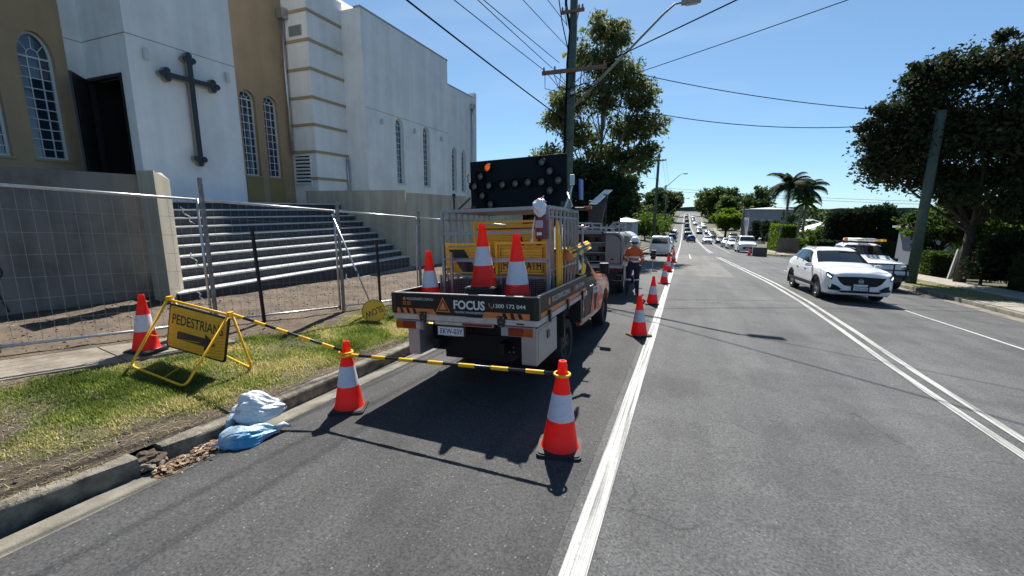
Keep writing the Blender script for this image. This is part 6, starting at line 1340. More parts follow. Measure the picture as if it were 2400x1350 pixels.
hedge('ivy_hedge', 11.0, 12.6, 62, 70, 3.4, 'tall pale green creeper-covered hedge beside the wooden fence', L_LIME + L_GREEN[:1], 7000, .2, 3)
hedge('boundary_hedge', 12.6, 22, 51.6, 52.8, 1.6, 'low dark hedge along the far corner behind the white SUV', L_DARK + L_GREEN[1:2], 6000, .16, 4)
for i, (x, y, h, w_, lab, L_) in enumerate(((11.6, 74, 5.0, 1.5, 'dark upright tree behind the creeper hedge', L_DARK), (10.9, 82, 4.2, 1.6, 'dark shrub beside the far grey pole', L_DARK), (14, 60, 3.4, 2.0, 'green shrubs below the palms', L_GREEN), (17.5, 63, 3.6, 2.2, 'loose green bush right of the palm trunks', L_GREEN[:2] + L_LIME[:1]), (22, 60, 3.6, 2.2, 'bush in front of the red roofed house', L_GREEN[1:2] + L_EUC[:1]), (14.8, 80, 5.6, 2.2, 'dark tree behind the palms', L_DARK + L_GREEN[1:2]))):
    tree('garden_tree', x, y, lab, blob_set(rr, 10, 0, 0, h * .52, w_ * .7, w_ * .8, h * .38, w_ * .32, w_ * .55), 5000, .24, L_, (.1, h * .2), seed=90 + i, group='garden trees on the right')
# palms
L_PALM = leafmat('palm_frond', (.035, .05, .02), tr=.25)
def palm(x, y, h, label, n, Lf, seed, lean=0.):
    t = thing('palm_tree', (x, y, zland(x, y)), label, 'palm', 'palm trees'); r = random.Random(seed)
    MB().tube([(0, 0, -.2), (lean * .3, 0, h * .5), (lean, 0, h)], [.24, .17, .15], 10).build('trunk', M_BARKG, t, smooth=True)
    V = []; F = []
    for k in range(n):
        a = 6.283 * k / n + r.uniform(-.2, .2); el = r.uniform(-.15, 1.45); P = []; L = Lf * r.uniform(.8, 1.1); q = Vector((lean, 0, h)); d = el
        for i in range(13): P.append(q.copy()); q = q + Vector((math.cos(a) * math.cos(d), math.sin(a) * math.cos(d), math.sin(d))) * L / 12; d -= .10 + .012 * i
        s_ = Vector((-math.sin(a), math.cos(a), 0))
        for i in range(12):
            for j in range(2):
                o = P[i].lerp(P[i + 1], j / 2)
                for sg_ in (-1, 1):
                    ll = L * .30 * math.sin(math.pi * (.12 + .84 * (i + j / 2) / 12)); e = o + s_ * sg_ * ll * .75 + (P[i + 1] - P[i]) * .9 + Vector((0, 0, -ll * .55)); wv_ = (P[i + 1] - P[i]).normalized() * .10
                    b0 = len(V); V += [o - wv_, o + wv_, e]; F.append((b0, b0 + 1, b0 + 2))
    o = np_mesh('fronds', V, F, L_PALM if seed % 2 else L_GREEN[0], t)
    return t
palm(13.0, 71, 8.8, 'taller palm with drooping fronds across the junction', 34, 3.7, 3)
palm(15.6, 76, 8.6, 'second palm just right of and behind the taller palm', 28, 3.4, 5, .4)
palm(15.0, 70, 6.4, 'short bright palm between the two tall palms', 18, 2.2, 4)
# dense skyline of far vegetation and the ridge
M_RIDGE = mat('ridge', (.05, .07, .05), .95, var=.4, vscale=.02, detail=8.)
V = []; F = []
for i, x in enumerate(lin(-1500, 2200, 120)):
    h = 14 + 10 * fbm(x, 0, .004, 3.) + 4 * fbm(x, 0, .03, 5.); V += [(x, 1700, -60), (x, 1700, h), (x, 1900, h * .5)]
    if i: k = 3 * i; F += [(k - 3, k, k + 1, k - 2), (k - 2, k + 1, k + 2, k - 1)]
o = np_mesh('hills', V, F, M_RIDGE); o['kind'] = 'structure'
wb = []
for k in range(150): x = rr.uniform(20, 420); y = rr.uniform(150, 420) ; r_ = rr.uniform(3, 6); wb.append((x, y, zland(min(x, 500), y) + 3.5, r_ * 1.3, r_, r_ * .8))
for k in range(70): x = rr.uniform(-160, -16); y = rr.uniform(120, 420); r_ = rr.uniform(3, 6); wb.append((x, y, zl(x, y) + 4.5, r_ * 1.3, r_, r_ * .9))
for k in range(60): x = rr.uniform(-34, -9.5); y = rr.uniform(150, 345); r_ = rr.uniform(2.2, 4.2); wb.append((x, y, zl(x, y) + rr.uniform(2, 5.5), r_, r_, r_ * .9))
for k in range(80): x = rr.uniform(11.5, 44); y = rr.uniform(158, 345); r_ = rr.uniform(2.2, 4.2); wb.append((x, y, zright(x, y) + rr.uniform(1.5, 5), r_, r_, r_ * .9))
o = leaves('distant_trees', wb, 120000, 1.15, L_EUC[:2] + L_DARK, None, 99, 1.6, 0, .6, .3); tag(o, 'distant suburban tree canopy along the horizon', 'trees', kind='stuff')
# ------------------------------------------------------------------ power poles and wires
M_POLEG = mat('pole_green_timber', (.055, .085, .065), .85, var=.3, vscale=5, bump=.4, bscale=30)
M_TIMB = mat('crossarm_timber', (.16, .10, .075), .85, var=.3, vscale=6)
M_LAMPA = mat('lamp_arm_steel', (.20, .19, .18), .6, metal=.3)
M_CABLE = mat('cable_black', (.012, .012, .014), 1., spec=0.)
M_INS = mat('insulator', (.22, .12, .08), .35)
def power_pole(x, y, top, label, r0=.17, r1=.14, arms=(), lamp=None, lean=(0, 0), cat='power pole', m=M_POLEG):
    z0 = zland(x, y); p = thing('power_pole', (x, y, z0), label, cat, 'power poles'); H = top - z0
    MB().tube([(0, 0, -.3), (lean[0] * .5, lean[1] * .5, H * .5), (lean[0], lean[1], H)], [r0, (r0 + r1) / 2, r1], 16).build('shaft', m, p, smooth=True)
    for (a, b, z, t) in arms:
        a_ = MB().box(a, b, -r0 - .1, -r0 + .0, z - z0 - t / 2, z - z0 + t / 2).build('crossarm', M_TIMB, p, bevel=.01)
        for xx in (a + .08, (a * .55), (b * .55), b - .08): MB().lathe([(.02, 0), (.05, .03), (.03, .06), (.05, .09), (.03, .12), (.02, .16)], 10, Matrix.Translation((xx, -r0 - .05, z - z0 + t / 2))).build('insulator', M_INS, a_, smooth=True)
        for s_ in (-1, 1): MB().bar((s_ * r0, -r0 - .11, z - z0 - .55), (s_ * min(abs(a), abs(b)) * .6, -r0 - .11, z - z0 - t / 2), .03).build('brace', M_LAMPA, a_)
    if lamp:
        (x0, zA), (x1, zB) = lamp; dx = x1 - x0; pts = [(x0, -.1, zA - z0), (x0 + dx * .55, -.1, zA + (zB - zA) * .60 - z0), (x0 + dx * .84, -.1, zA + (zB - zA) * .92 - z0), (x0 + dx * .93, -.1, zB - z0), (x1, -.1, zB - z0 + .01)]
        la = MB().tube(pts, [.06, .05, .042, .038, .036], 8).build('lamp_arm', M_LAMPA, p, smooth=True)
        MB().cbox((x1 + .28, -.1, zB - z0 + .0), (.7, .26, .13)).build('lamp_head', mat('lamp_head_grey', (.25, .24, .22), .5), la, bevel=.04); MB().cbox((x1 + .3, -.1, zB - z0 - .085), (.42, .18, .05)).build('lamp_lens', M_CLR, la, bevel=.02)
    return p
PX, PY = -5.0, 18.95
p1 = power_pole(PX, PY, 12.2, 'tall green timber power pole with crossarms and street lamp behind the ute', .185, .16, [(-1.25, 1.5, 7.95, .16), (-.5, .5, 10.2, .12)], ((.12, 6.5), (4.25, 9.92)))
mb = MB(); zz = zland(PX, PY); mb.tube([(-.2, -.03, 2.0 - zz), (-.2, -.05, 6), (-.19, -.05, 9), (-.1, -.1, 10.2), (-.3, -.15, 11.2), (-.32, -.15, 12.4)], .055, 8); mb.tube([(-.15, -.12, 9.4), (-.45, -.2, 10.6), (-.7, -.2, 12)], .025, 6); mb.build('riser_cable', M_CABLE, p1, smooth=True)
mb = MB(); rq = random.Random(2)
for k in range(9):
    x0 = rq.uniform(-1.2, 1.3); pts = [(x0, -.27, 7.95 - zz), (x0 * .8 + rq.uniform(-.2, .2), -.32, 7.45 - zz - rq.uniform(0, .3)), (rq.uniform(-.2, .2), -.26, 7.0 - zz + rq.uniform(-.2, .3))]
    mb.tube([Vector(pts[0]).lerp(Vector(pts[1]), t * 2) if t < .5 else Vector(pts[1]).lerp(Vector(pts[2]), t * 2 - 1) for t in (0, .25, .5, .75, 1)], .014, 5)
mb.build('jumper_cable', M_CABLE, p1)['kind'] = 'stuff'; mb = MB(); mb.tube([(-.9, -.1, 6.0 - zz), (-.3, -.2, 5.3 - zz), (.0, -.2, 5.15 - zz), (.16, -.12, 5.3 - zz)], .016, 5); mb.build('drop_cable', M_CABLE, p1)
MB().cbox((.1, -.2, 7.1 - zz), (.14, .1, .2)).build('fuse_box', M_ALLOY, p1, bevel=.01)
power_pole(-4.9, 74.6, 11.1, 'second green power pole with crossarm and street lamp down the left side', .24, .2, [(-1.05, 1.2, 10.1, .2)], ((.2, 4.8), (3.9, 7.95)))
power_pole(-4.9, 112, 6.1, 'third power pole with a wide crossarm far down the left side', .2, .17, [(-1.3, 1.5, 5.4, .16)], ((.2, .8), (4.6, 5.1)))
power_pole(9.62, 24.4, 6.45, 'green timber pole without crossarm beside the bronze tree on the right', .2, .165)
power_pole(10.4, 97, 3.2, 'far grey pole in front of the grey building', .2, .17, [(-.9, .9, 2.7, .14)], m=mat('pole_grey', (.12, .115, .11), .85))
def wire(a, b, sag, r_, label, n=18):
    a, b = Vector(a), Vector(b); P = [a.lerp(b, i / n) - Vector((0, 0, sag * 4 * (i / n) * (1 - i / n))) for i in range(n + 1)]
    o = MB().tube(P, r_, 5, caps=False).build('overhead_wire', M_CABLE, smooth=True); tag(o, label, 'wire', 'overhead wires'); return o
def thru(a, p, k): a, p = Vector(a), Vector(p); return a + (p - a) * k
wy = PY - .25
wire((PX - 1.2, wy, 8.1), thru((PX - 1.2, wy, 8.1), (-6.5, 11.71, 8.05), 4.5), .15, .014, 'wire from the outer end of the lower crossarm towards the church')
wire((PX - .78, wy, 8.1), thru((PX - .78, wy, 8.1), (-5.85, 11.95, 8.02), 4.5), .15, .013, 'second wire from the lower crossarm, left of the pole')
wire((PX - .5, wy, 8.3), thru((PX - .5, wy, 8.3), (-5.72, 12.05, 8.05), 4.5), .15, .013, 'third wire from the lower crossarm, close to the pole')
wire((PX - .2, wy, 8.9), thru((PX - .2, wy, 8.9), (-5.35, 14.1, 8.8), 6), .1, .012, 'thin wire meeting the pole above the lower crossarm')
wire((PX - .2, wy, 9.7), thru((PX - .2, wy, 9.7), (-5.2, 16.1, 9.6), 9), .1, .012, 'thin wire meeting the pole just below the upper arm')
wire((PX - .15, wy, 5.95), thru((PX - .15, wy, 5.95), (-6.0, 9.15, 6.86), 3.0), .25, .022, 'thick service cable sweeping down to the pole across the church corner')
wire((PX + 1.45, wy, 8.1), thru((PX + 1.45, wy, 8.1), (.68, 15.1, 8.25), 3.5), .1, .022, 'thick cable rising to the upper right from the crossarm')
wire((PX + .2, wy, 7.0), thru((PX + .2, wy, 7.0), (3.2, 15.05, 7.85), 2.5), .15, .013, 'thin wire rising to the far upper right')
wire((PX + 1.3, wy, 8.0), (9.62, 24.4, 6.35), .35, .017, 'upper cable slung across the road to the right-hand pole')
wire((PX + .2, wy, 6.95), (9.62, 24.35, 6.1), .75, .017, 'lower sagging cable slung across the road to the right-hand pole')
for i, (dx, z) in enumerate(((-1.1, 8.0), (-.6, 8.0), (.75, 8.0), (1.3, 8.0))):
    wire((PX + dx, PY, z), (-4.9 + dx * .8, 74.4, 10.2), 1.6, .014, ['leftmost', 'second', 'third', 'rightmost'][i] + ' line of the four running from the big pole to the second pole')
wire((PX + .15, PY, 6.9), (-4.9, 74.4, 7.4), 1.2, .014, 'low line from the big pole to the second pole')
for i, dx in enumerate((-1, -.5, .6, 1.1)): wire((-4.9 + dx, 74.8, 10.2), (-4.9 + dx * 1.2, 111.8, 5.5), .9, .016, ['leftmost', 'second', 'third', 'rightmost'][i] + ' line of the four beyond the second pole')
wire((-4.9, 74.6, 5.9), (40, 66, 3.2), .5, .02, 'upper of two pale wires crossing the street far away'); wire((-4.9, 74.6, 5.5), (40, 66, 2.9), .5, .02, 'lower of two pale wires crossing the street far away')

# ------------------------------------------------------------------ canopy ute parked ahead, seen from behind
U3 = thing('canopy_ute', (-2.72, 14.15, zr(-2.72, 14.15)), 'silver ute with an open tool canopy parked just ahead of the traffic ute', 'ute', rot=(-.04, -.035, 0))
M_CANO = mat('canopy_silver', (.24, .24, .245), .38, metal=.45, var=.1, vscale=4); M_CHEQ = mat('chequer_plate', (.26, .235, .225), .4, metal=.4, bump=1., bscale=26)
def prof(w_, z0, z1, r_, n=6): return [(-w_, z0)] + [(-w_ + r_ - r_ * math.cos(R_(a)), z1 - r_ + r_ * math.sin(R_(a))) for a in lin(0, 90, n)] + [(w_ - r_ + r_ * math.sin(R_(a)), z1 - r_ + r_ * math.cos(R_(a))) for a in lin(0, 90, n)] + [(w_, z0)]
fq = lambda u, v, t: (u, t, v)
cano = MB(); outer = prof(.93, 1.0, 2.1, .28)
inner = prof(.87, 1.06, 2.04, .24)
n = len(outer); V = [(u, 0., v) for u, v in outer] + [(u, 2.3, v) for u, v in outer]; cano.add(V, [(i, i + 1, n + i + 1, n + i) for i in range(n - 1)] + [tuple(range(2 * n - 1, n - 1, -1))])
cano.add([(u, .0, v) for u, v in inner] + [(u, .9, v) for u, v in inner], [(i + 1, i, n + i, n + i + 1) for i in range(n - 1)] + [tuple(range(n, 2 * n))])
cano.add([(u, 0., v) for u, v in outer] + [(u, .0, v) for u, v in inner], [(i, i + 1, n + i + 1, n + i) for i in range(n - 1)] + [(n - 1, 0, n, 2 * n - 1)])
cano.build('canopy', M_CANO, U3, auto=40)
MB().prism([(.36, 1.08), (.84, 1.08), (.86, 1.75), (.80, 1.92), (.62, 2.02), (.36, 2.02)], fq, -.012, .02).build('rear_panel', M_CHEQ, U3)
MB().lathe([(.07, 0), (.06, .008), (0, .01)], 14, Matrix.Translation((.58, -.013, 1.22)) @ Matrix.Rotation(math.pi / 2, 4, 'X') @ Matrix.Scale(.5, 4, (0, 1, 0))).build('badge', M_RED, U3)
ld = MB().prism([(-.82, 0), (.36, 0), (.36, 1), (-.82, 1)], lambda u, v, t: (u, -.02 - v * .72, 2.03 + v * .12 + t), 0, .035).build('raised_lid', M_CANO, U3); MB().box(-.78, .3, -.7, -.06, 2.02, 2.025).build('lid_lining', M_DARKV, ld)
MB().prism([(-.82, 0), (.36, 0), (.36, 1), (-.82, 1)], lambda u, v, t: (u, -.74 - t, 2.05 + v * .1), 0, .02).build('lid_lip', M_CHEQ, ld)
for z in (1.12, 1.42, 1.75): MB().box(-.82, .34, .1, .85, z, z + .02).build('shelf', M_ALLOY, U3)
rq = random.Random(8)
for k in range(10):
    x = rq.uniform(-.75, .2); z = (1.14, 1.44, 1.77)[k % 3]; MB().cbox((x, .4, z + .09), (.2, .3, .16)).build('tool_case', mat('case_%d' % (k % 3), ((.05, .05, .05), (.02, .02, .025), (.1, .07, .05))[k % 3], .6), U3, bevel=.015)
MB().box(-.93, .93, -.03, 2.4, .92, .998).build('tray_floor', M_ALLOY, U3, bevel=.006); MB().box(-.7, .7, .1, 5.0, .55, .915).build('chassis', M_DARKV, U3)
for sx in (-1, 1):
    l_ = MB().box(min(.52 * sx, .88 * sx), max(.52 * sx, .88 * sx), -.04, .02, .8, .91).build('tail_lamp', M_BLK, U3); 
    for q in (.6, .78): MB().lathe([(.045, 0), (.04, .012), (0, .016)], 12, Matrix.Translation((sx * q, -.041, .855)) @ Matrix.Rotation(math.pi / 2, 4, 'X')).build('lens', M_RED, l_)
    MB().box(sx * .74 - .17, sx * .74 + .17, .25, .27, .35, .75).build('mud_flap', M_DARKV, U3)
    wheel(U3, sx * .74, .95, .39, .26, sx, M_RIM, 6); wheel(U3, sx * .74, 4.0, .39, .26, sx, M_RIM, 6)
fr_ = [(.58, .48), (.9, .48), (.9, .68), (.58, .68)]; MB().frame(fr_, ring_poly(fr_, .88), fq, .22, .245).build('flap_frame', M_ALLOY, U3); plate(U3, (.0, -.035, .72), (1, 0, 0), (0, 0, 1), 'CX-41PL')
MB().prism([(.62, .5), (.97, .55), (.97, .98), (.62, .98)], lambda u, v, t: (.95 + t, u - .6, v), 0, .03).build('side_locker', M_CANO, U3)
# curved ribbed side lid swung open on the road side
mb = MB(); V = []; N_ = 14
for i in range(N_ + 1):
    a = R_(15 + 80 * i / N_); 
    for y in lin(.5, 2.2, 3): V.append((.72 + .55 * math.sin(a), y, 1.62 + .52 * math.cos(a) + (.012 if i % 2 else 0)))
mb.add(V, [(i * 3 + j, i * 3 + j + 1, i * 3 + j + 4, i * 3 + j + 3) for i in range(N_) for j in range(2)]).build('ribbed_side_lid', mat('lid_white', (.42, .43, .44), .4), U3, fix=False)
cab3 = Loft([(y + 2.75 - .35, pr) for y, pr in SPEC['ute']['L'][:10]] + [(1.0 + 1.35, SPEC['ute']['L'][9][1])])
cab3.mesh(2, 2).build('cab', W_, U3); cab3.patch([(8.4, 7), (8.9, 7), (8.9, 5.2), (8.4, 5.2)], M_VGL, 'rear_window', U3, both=True, n=3, k=3)
for sd in (-1, 1): cab3.patch([(5.3, 4.1), (8.4, 4.1), (8.3, 4.84), (6.15, 4.86)], M_VGL, 'side_window', U3, sd, n=4, k=4); MB().cbox((sd * 1.04, 3.3, 1.3), (.2, .1, .22)).build('mirror', M_DARKV, U3, bevel=.03)
for y in (.3, 1.9):
    mb = MB()
    for x in (-.75, -.15, .3, .75): mb.bar((x, y, 2.08), (x, y, 2.42 if x != .3 else 2.3), .045)
    mb.bar((-.75, y, 2.42), (-.15, y, 2.42), .045); mb.bar((-.75, y, 2.26), (.75, y, 2.26), .04); mb.bar((.55, y, 2.42), (.75, y, 2.42), .045)
    mb.tube([(-.15, y, 2.34), (-.05, y, 2.28), (.15, y, 2.25), (.4, y, 2.26), (.5, y, 2.33), (.55, y, 2.42)], .022, 6); mb.build('ladder_rack', M_CAGE, U3)
# mast trailer with solar panel
sm = thing('solar_mast', (-4.0, 21.2, zr(-4, 21.2)), 'black mast trailer with a tilted white solar panel beyond the canopy ute', 'trailer')
MB().box(-.35, .35, -.5, .5, .5, 1.1).build('trailer_box', M_DARKV, sm, bevel=.03); MB().box(-.5, .1, -.18, .18, 1.1, 3.6).build('mast', mat('mast_black', (.012, .012, .014), .5), sm, bevel=.02)
mb = MB()
for z in lin(1.2, 3.4, 7): mb.bar((.1, -.15, z), (.38, -.15, z + .25), .03); mb.bar((.38, -.15, z + .25), (.1, -.15, z + .32), .03)
mb.tube([(.38, -.15, 1.1), (.36, -.15, 3.9)], .03, 6); mb.build('lattice', M_BLK, sm)
MB().prism([(-.42, 0), (-.05, 0), (-.05, 1), (-.42, 1)], lambda u, v, t: (u + v * .62, -.4 + v * .5, 3.42 + v * .66 + t), 0, .04).build('solar_panel', mat('solar_pale', (.6, .61, .62), .12, spec=1., coat=1.), sm)
MB().add([(-.35, -.2, 2.2), (.1, -.2, 2.2), (.38, -.1, 3.9), (.2, -.1, 3.9), (-.35, .2, 2.2), (.1, .2, 2.2), (.38, .2, 3.9), (.2, .2, 3.9)], [(3, 2, 1, 0), (4, 5, 6, 7), (0, 1, 5, 4), (1, 2, 6, 5), (2, 3, 7, 6), (3, 0, 4, 7)]).build('panel_arm', MATS['mast_black'], sm)
for sd in (-1, 1): wheel(sm, sd * .5, 0, .3, .18, sd, M_RIM, 5)
# ------------------------------------------------------------------ the worker
def person():
    t = thing('person', (-1.50, 14.35, zr(-1.5, 14.35)), 'worker seen from behind in orange hi-vis shirt, navy trousers and white hard hat', 'person', rot=(0, 0, R_(6)))
    S = 1.9 / 1.8
    J = dict(pel=(0, 0, .98), sp1=(0, .0, 1.12), sp2=(0, .01, 1.28), che=(0, .02, 1.42), nk=(0, .03, 1.53), hd0=(0, .055, 1.61), hd1=(0, .075, 1.72), hd2=(0, .07, 1.79),
             shL=(-.17, .02, 1.44), shR=(.17, .02, 1.44), elL=(-.27, .06, 1.17), elR=(.27, .04, 1.16), haL=(-.20, .28, 1.08), haR=(.20, .24, 1.05), wrL=(-.21, .24, 1.09), wrR=(.22, .2, 1.06),
             hiL=(-.10, 0, .93), hiR=(.10, 0, .93), knL=(-.13, -.02, .52), knR=(.13, .07, .53), anL=(-.15, -.12, .11), anR=(.15, .03, .11), toL=(-.17, .05, .04), toR=(.18, .2, .04), heL=(-.15, -.17, .05), heR=(.15, -.02, .05))
    Rd = dict(pel=.165, sp1=.160, sp2=.165, che=.165, nk=.062, hd0=.085, hd1=.098, hd2=.07, shL=.085, shR=.085, elL=.062, elR=.062, haL=.034, haR=.034, wrL=.036, wrR=.036, hiL=.115, hiR=.115, knL=.078, knR=.078, anL=.06, anR=.06, toL=.045, toR=.045, heL=.05, heR=.05)
    E = [('pel', 'sp1', 1), ('sp1', 'sp2', 0), ('sp2', 'che', 0), ('che', 'nk', 0), ('nk', 'hd0', 2), ('hd0', 'hd1', 2), ('hd1', 'hd2', 2), ('che', 'shL', 0), ('che', 'shR', 0), ('shL', 'elL', 0), ('shR', 'elR', 0), ('elL', 'wrL', 0), ('elR', 'wrR', 0), ('wrL', 'haL', 2), ('wrR', 'haR', 2),
         ('pel', 'hiL', 1), ('pel', 'hiR', 1), ('hiL', 'knL', 1), ('hiR', 'knR', 1), ('knL', 'anL', 1), ('knR', 'anR', 1), ('anL', 'toL', 3), ('anR', 'toR', 3), ('anL', 'heL', 3), ('anR', 'heR', 3)]
    for s_, sx in (('L', 1), ('R', -1)):
        h = Vector(J['ha' + s_])
        for k, (dx, dl) in enumerate(((-.028, .07), (-.01, .08), (.01, .075), (.028, .06))):
            J['f%s%d' % (s_, k)] = tuple(h + Vector((dx, .045, -.01))); J['g%s%d' % (s_, k)] = tuple(h + Vector((dx * 1.1, .045 + dl * .6, -.01 - dl * .5))); Rd['f%s%d' % (s_, k)] = .0095; Rd['g%s%d' % (s_, k)] = .008
            E += [('ha' + s_, 'f%s%d' % (s_, k), 2), ('f%s%d' % (s_, k), 'g%s%d' % (s_, k), 2)]
        J['t' + s_] = tuple(h + Vector((sx * .045, .02, .012))); Rd['t' + s_] = .0105; E.append(('wr' + s_, 't' + s_, 2))
    names = list(J); me = bpy.data.meshes.new('body'); me.from_pydata([Vector(J[k]) * S for k in names], [(names.index(a), names.index(b)) for a, b, _ in E], [])
    o = bpy.data.objects.new('body', me); COL.objects.link(o)
    o.modifiers.new('s', 'SKIN')
    for i, k in enumerate(names):
        d = me.skin_vertices[0].data[i]; r_ = Rd[k] * S; f = .68 if k in ('sp1', 'sp2', 'che', 'pel') else 1.
        d.radius = (r_, r_ * f) if f < 1 else (r_, r_); d.use_root = (k == 'pel')
    sb = o.modifiers.new('u', 'SUBSURF'); sb.levels = 2; sb.render_levels = 2
    bpy.context.view_layer.update(); m2 = bpy.data.meshes.new_from_object(o.evaluated_get(bpy.context.evaluated_depsgraph_get())); bpy.data.objects.remove(o)
    MM = [mat('hivis_orange', (.62, .11, .02), .75, var=.12, vscale=9, bump=.5, bscale=18), mat('navy_cloth', (.012, .014, .035), .85, var=.2, vscale=8, bump=.5, bscale=18), mat('skin', (.36, .2, .14), .55), mat('boot', (.05, .035, .025), .7)]
    m2.materials.clear(); [m2.materials.append(m) for m in MM]
    segs = [(Vector(J[a]) * S, Vector(J[b]) * S, c) for a, b, c in E]
    for p in m2.polygons:
        c = p.center; best = 9; bi = 0
        for a, b, k in segs:
            d = b - a; tt = max(0, min(1, (c - a).dot(d) / d.length_squared)); q = (c - a - d * tt).length
            if q < best: best, bi = q, k
        if bi == 0 and c.z < 1.06 * S and abs(c.x) < .19: bi = 1
        p.material_index = bi
    m2.polygons.foreach_set('use_smooth', [True] * len(m2.polygons)); m2.name = 'body'; link('body', m2, t)
    M_REF = mat('reflective_tape', (.62, .62, .6), .4)
    def band(a, b, ra, rb, f=1., tilt=0.):
        a, b = Vector(a) * S, Vector(b) * S; d = (b - a).normalized(); u = Vector((1, 0, 0)); u = (u - d * u.dot(d)).normalized(); w_ = d.cross(u); V = []; n = 24
        for p, r_ in ((a, ra), (b, rb)): V += [p + (u * math.cos(6.283 * k / n) + w_ * math.sin(6.283 * k / n) * f) * r_ * S for k in range(n)]
        MB().add(V, [(i, (i + 1) % n, n + (i + 1) % n, n + i) for i in range(n)]).build('reflective_band', M_REF, t, smooth=True)
    band((0, .01, 1.085), (0, .01, 1.135), .168, .168, .70); band((0, .015, 1.215), (0, .015, 1.265), .171, .172, .70)
    for s_ in ('L', 'R'):
        a, b = Vector(J['sh' + s_]), Vector(J['el' + s_]); band(a.lerp(b, .68), a.lerp(b, .86), .069, .066)
        a, b = Vector(J['kn' + s_]), Vector(J['hi' + s_]); band(a.lerp(b, -.02), a.lerp(b, .10), .083, .087)
    hc = Vector((0, .075, 1.735)) * S
    hm = MB(); hm.lathe([(.0, .135), (.05, .132), (.095, .105), (.125, .055), (.135, .0), (.137, -.012), (.128, -.012)], 24, Matrix.Translation(hc) @ Matrix.Rotation(-.12, 4, 'X')); hm.build('hard_hat', mat('hat_white', (.75, .75, .74), .35), t, smooth=True)
    V = []; n = 24
    for r0, z in ((.132, 0), (.165, -.025)): V += [hc + Vector((math.cos(6.283 * k / n) * r0, math.sin(6.283 * k / n) * (r0 + .02 * (math.sin(6.283 * k / n) > .3)), z)) for k in range(n)]
    MB().add(V, [(i, (i + 1) % n, n + (i + 1) % n, n + i) for i in range(n)]).build('hat_brim', MATS['hat_white'], t, smooth=True)
    MB().cbox(Vector((.2, .03, .9)) * S, (.07, .1, .2)).build('tool_pouch', M_DARKV, t, bevel=.02)
    hr = MB(); hr.lathe([(.102, -.09), (.108, -.04), (.11, 0)], 20, Matrix.Translation(hc + Vector((0, -.012, 0)))); hr.build('hair', mat('hair_dark', (.03, .022, .018), .7), t, smooth=True)
person()
# low black boom barrier between the worker and the van
bb = thing('boom_barrier', (-1.55, 24.5, zr(-1.55, 24.5)), 'low black boom on a thin post between the worker and the white van', 'barrier')
MB().tube([(0, 0, 0), (0, 0, 1.0)], .025, 8).build('post', M_STEEL, bb); MB().box(-1.5, .1, -.05, .05, .85, .97).build('boom', M_BLK, bb, bevel=.01); MB().box(-.12, .14, -.08, .08, .6, 1.12).build('hinge_box', M_BLK, bb, bevel=.02); MB().lathe([(.2, 0), (.2, .03), (.03, .05)], 16).build('foot', M_BLK, bb)
# ------------------------------------------------------------------ houses
def house(name, x, y, w_, d, zt, label, wall, roof, rh, front='-y', windows=(), hip=True, z0=None):
    """w along x, d along y, walls up to zt (world)"""
    z0 = zland(x, y) - .2 if z0 is None else z0; h = zt - z0; o = thing(name, (x, y, z0), label, 'house'); e = .35
    MB().box(-w_ / 2, w_ / 2, -d / 2, d / 2, 0, h).build('wall', wall, o)
    if rh:
        k = min(w_, d) / 2 * (1 if hip else .02); mb = MB(); a, b = w_ / 2 + e, d / 2 + e
        ridge = [(-a + (k + e if w_ >= d else a), 0 if w_ >= d else -b + k + e, h + rh), (a - (k + e if w_ >= d else a), 0 if w_ >= d else b - k - e, h + rh)]
        V = [(-a, -b, h + .02), (a, -b, h + .02), (a, b, h + .02), (-a, b, h + .02)] + ridge
        F = [(0, 1, 5, 4), (1, 2, 5), (2, 3, 4, 5), (3, 0, 4), (3, 2, 1, 0)] if w_ >= d else [(0, 1, 4), (1, 2, 5, 4), (2, 3, 5), (3, 0, 4, 5), (3, 2, 1, 0)]
        mb.add(V, F).build('roof', roof, o); mb = MB(); mb.box(-a - .03, a + .03, -b - .06, -b, h - .1, h + .06); mb.box(-a - .06, -a, -b, b, h - .1, h + .06); mb.build('gutter', M_SASH, o)
    for (f, u, z, ww, wh) in windows:
        M = frameM((u, -d / 2 - .03, z), (1, 0, 0), (0, 0, 1)) if f == 'y' else frameM((-w_ / 2 - .03, u, z), (0, -1, 0), (0, 0, 1))
        g = lambda a, b, t: M @ Vector((a, b, t)); wq = [(-ww / 2, -wh / 2), (ww / 2, -wh / 2), (ww / 2, wh / 2), (-ww / 2, wh / 2)]
        fr = MB().frame(wq, ring_poly(wq, .86), g, 0, .06).build('window', M_SASH, o); MB().prism(ring_poly(wq, .88), g, .01, .03).build('pane', M_GLASS, fr)
    return o
M_GREYW = mat('house_grey', (.22, .23, .26), .85, var=.08); M_CRW = mat('house_cream', (.45, .42, .37), .85, var=.08); M_TILE = mat('roof_terracotta', (.10, .05, .04), .85, var=.3, vscale=3, bump=.6, bscale=8); M_TIN = mat('roof_tin_pale', (.27, .28, .28), .5, metal=.3); M_BRK = mat('house_brick', (.2, .11, .085), .9, var=.2, vscale=6)
house('grey_building', 18.5, 122, 9.5, 12, 2.7, 'two-storey slate grey building with tall windows far on the right', M_GREYW, M_TIN, .5, windows=[('y', u, 4.3, .7, 1.9) for u in (-3.4, -1.9, -.4)] + [('x', u, 4.3, .7, 1.9) for u in (-3, 0, 3)])
house('gable_house', 23, 94, 7, 9, -1.3, 'small pale house with white gable seen between the palms', M_CRW, M_TIN, 1.6, windows=[('y', 0, 1.6, 1.2, 1.1)])
house('tiled_house', 34, 100, 12, 10, -.6, 'distant house with a terracotta tiled roof right of the palms', M_BRK, M_TILE, 2.4)
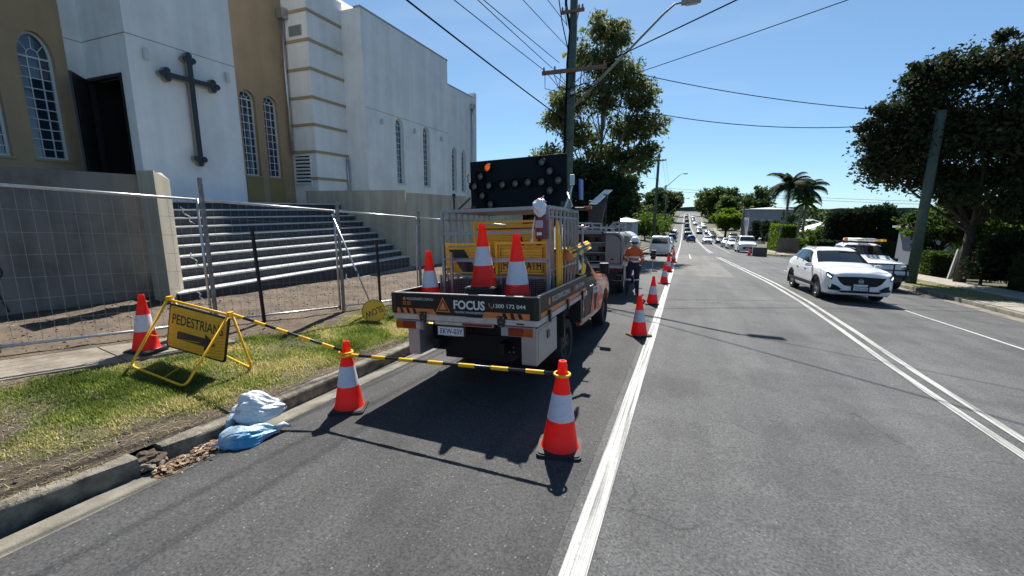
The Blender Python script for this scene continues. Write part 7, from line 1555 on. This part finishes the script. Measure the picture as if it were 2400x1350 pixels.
house('tiled_house', 22.5, 44, 10, 8, 1.0, 'grey walled house with red tiled roof behind the bronze tree', M_GREYW, M_TILE, 1.6, windows=[('y', -3.3, 1.6, 1.4, 1.2), ('y', .5, 1.6, 1.6, 1.2), ('x', 0, 1.6, 1.4, 1.2)])
house('white_house', 30, 33, 8, 8, 1.1, 'pale house at the right edge behind the bronze tree', M_CRW, M_TIN, 1.2, windows=[('y', -1.5, 1.6, 1.6, 1.2), ('x', 0, 1.6, 1.5, 1.2)])
house('blue_cottage', -11.0, 73, 6.5, 9, .4, 'pale blue-grey cottage down the left side behind the ladder rack', mat('house_pale_blue', (.34, .38, .42), .85), M_TIN, 1.0, windows=[('y', 1.2, 2.2, 1.3, 1.2), ('y', -1.4, 2.2, 1.3, 1.2)])
for i in range(12):
    x = 40 + 14 * (i % 6) + rr.uniform(-3, 3); y = 120 + 45 * (i // 6) + rr.uniform(-8, 8)
    house('far_house', x, y, 10, 9, zland(x, y) + 3.0, ['nearest', 'second', 'third', 'fourth', 'fifth', 'sixth', 'seventh', 'eighth', 'ninth', 'tenth', 'eleventh', 'farthest'][i] + ' of the small roofs scattered along the right horizon', M_BRK if i % 2 else M_CRW, M_TILE if i % 3 else M_TIN, 2.2)
# timber paling fence, gate posts, letterbox on the right
pf = thing('paling_fence', (11.2, 58, zland(11.2, 58)), 'grey timber paling fence beside the creeper hedge', 'fence')
for k in range(14): MB().box(k * .155 - 1.1, k * .155 - .96, -.02, .02, 0, 1.7 + .03 * noise.noise((k, 2, 0))).build('paling', mat('paling_grey', (.15, .125, .11), .9, var=.25, vscale=5), pf)
for z in (.4, 1.3): MB().box(-1.1, 1.1, .022, .07, z, z + .09).build('rail', MATS['paling_grey'], pf)
gt = thing('garden_gate', (12.55, 27.8, zland(12.5, 27.8)), 'brown timber gate with a leaning white post behind the right footpath', 'gate')
for k in range(8): MB().box(k * .15, k * .15 + .14, -.02, .02, .05, 1.35).build('board', mat('gate_brown', (.10, .065, .05), .9, var=.3), gt)
MB().bar((-.15, 0, -.1), (.05, 0, 1.5), .11).build('post', mat('post_white', (.5, .5, .48), .8), gt)
sp_ = thing('street_sign_post', (9.1, 52.6, base(52.6) + .05), 'thin street sign post on the far corner of the junction', 'sign post'); MB().tube([(0, 0, 0), (0, 0, 3.0)], .035, 8).build('post', M_POLEG, sp_); MB().box(-.25, .25, -.01, .01, 2.6, 2.9).build('plate', M_LAMPA, sp_)
# wheelie bin and dumped carton near the right hedge
o = thing('wheelie_bin', (16.2, 24.6, zland(16.2, 24.6)), 'dark wheelie bin standing by the dark hedge at the right', 'bin'); MB().add([(-.22, -.25, .05), (.22, -.25, .05), (.22, .25, .05), (-.22, .25, .05), (-.29, -.34, .95), (.29, -.34, .95), (.29, .34, .95), (-.29, .34, .95)], [(3, 2, 1, 0), (4, 5, 6, 7), (0, 1, 5, 4), (1, 2, 6, 5), (2, 3, 7, 6), (3, 0, 4, 7)]).build('body', mat('bin_green', (.01, .014, .012), .5), o, bevel=.02); MB().cbox((0, 0, .99), (.62, .72, .07)).build('lid', mat('bin_lid', (.015, .02, .018), .5), o, bevel=.02)
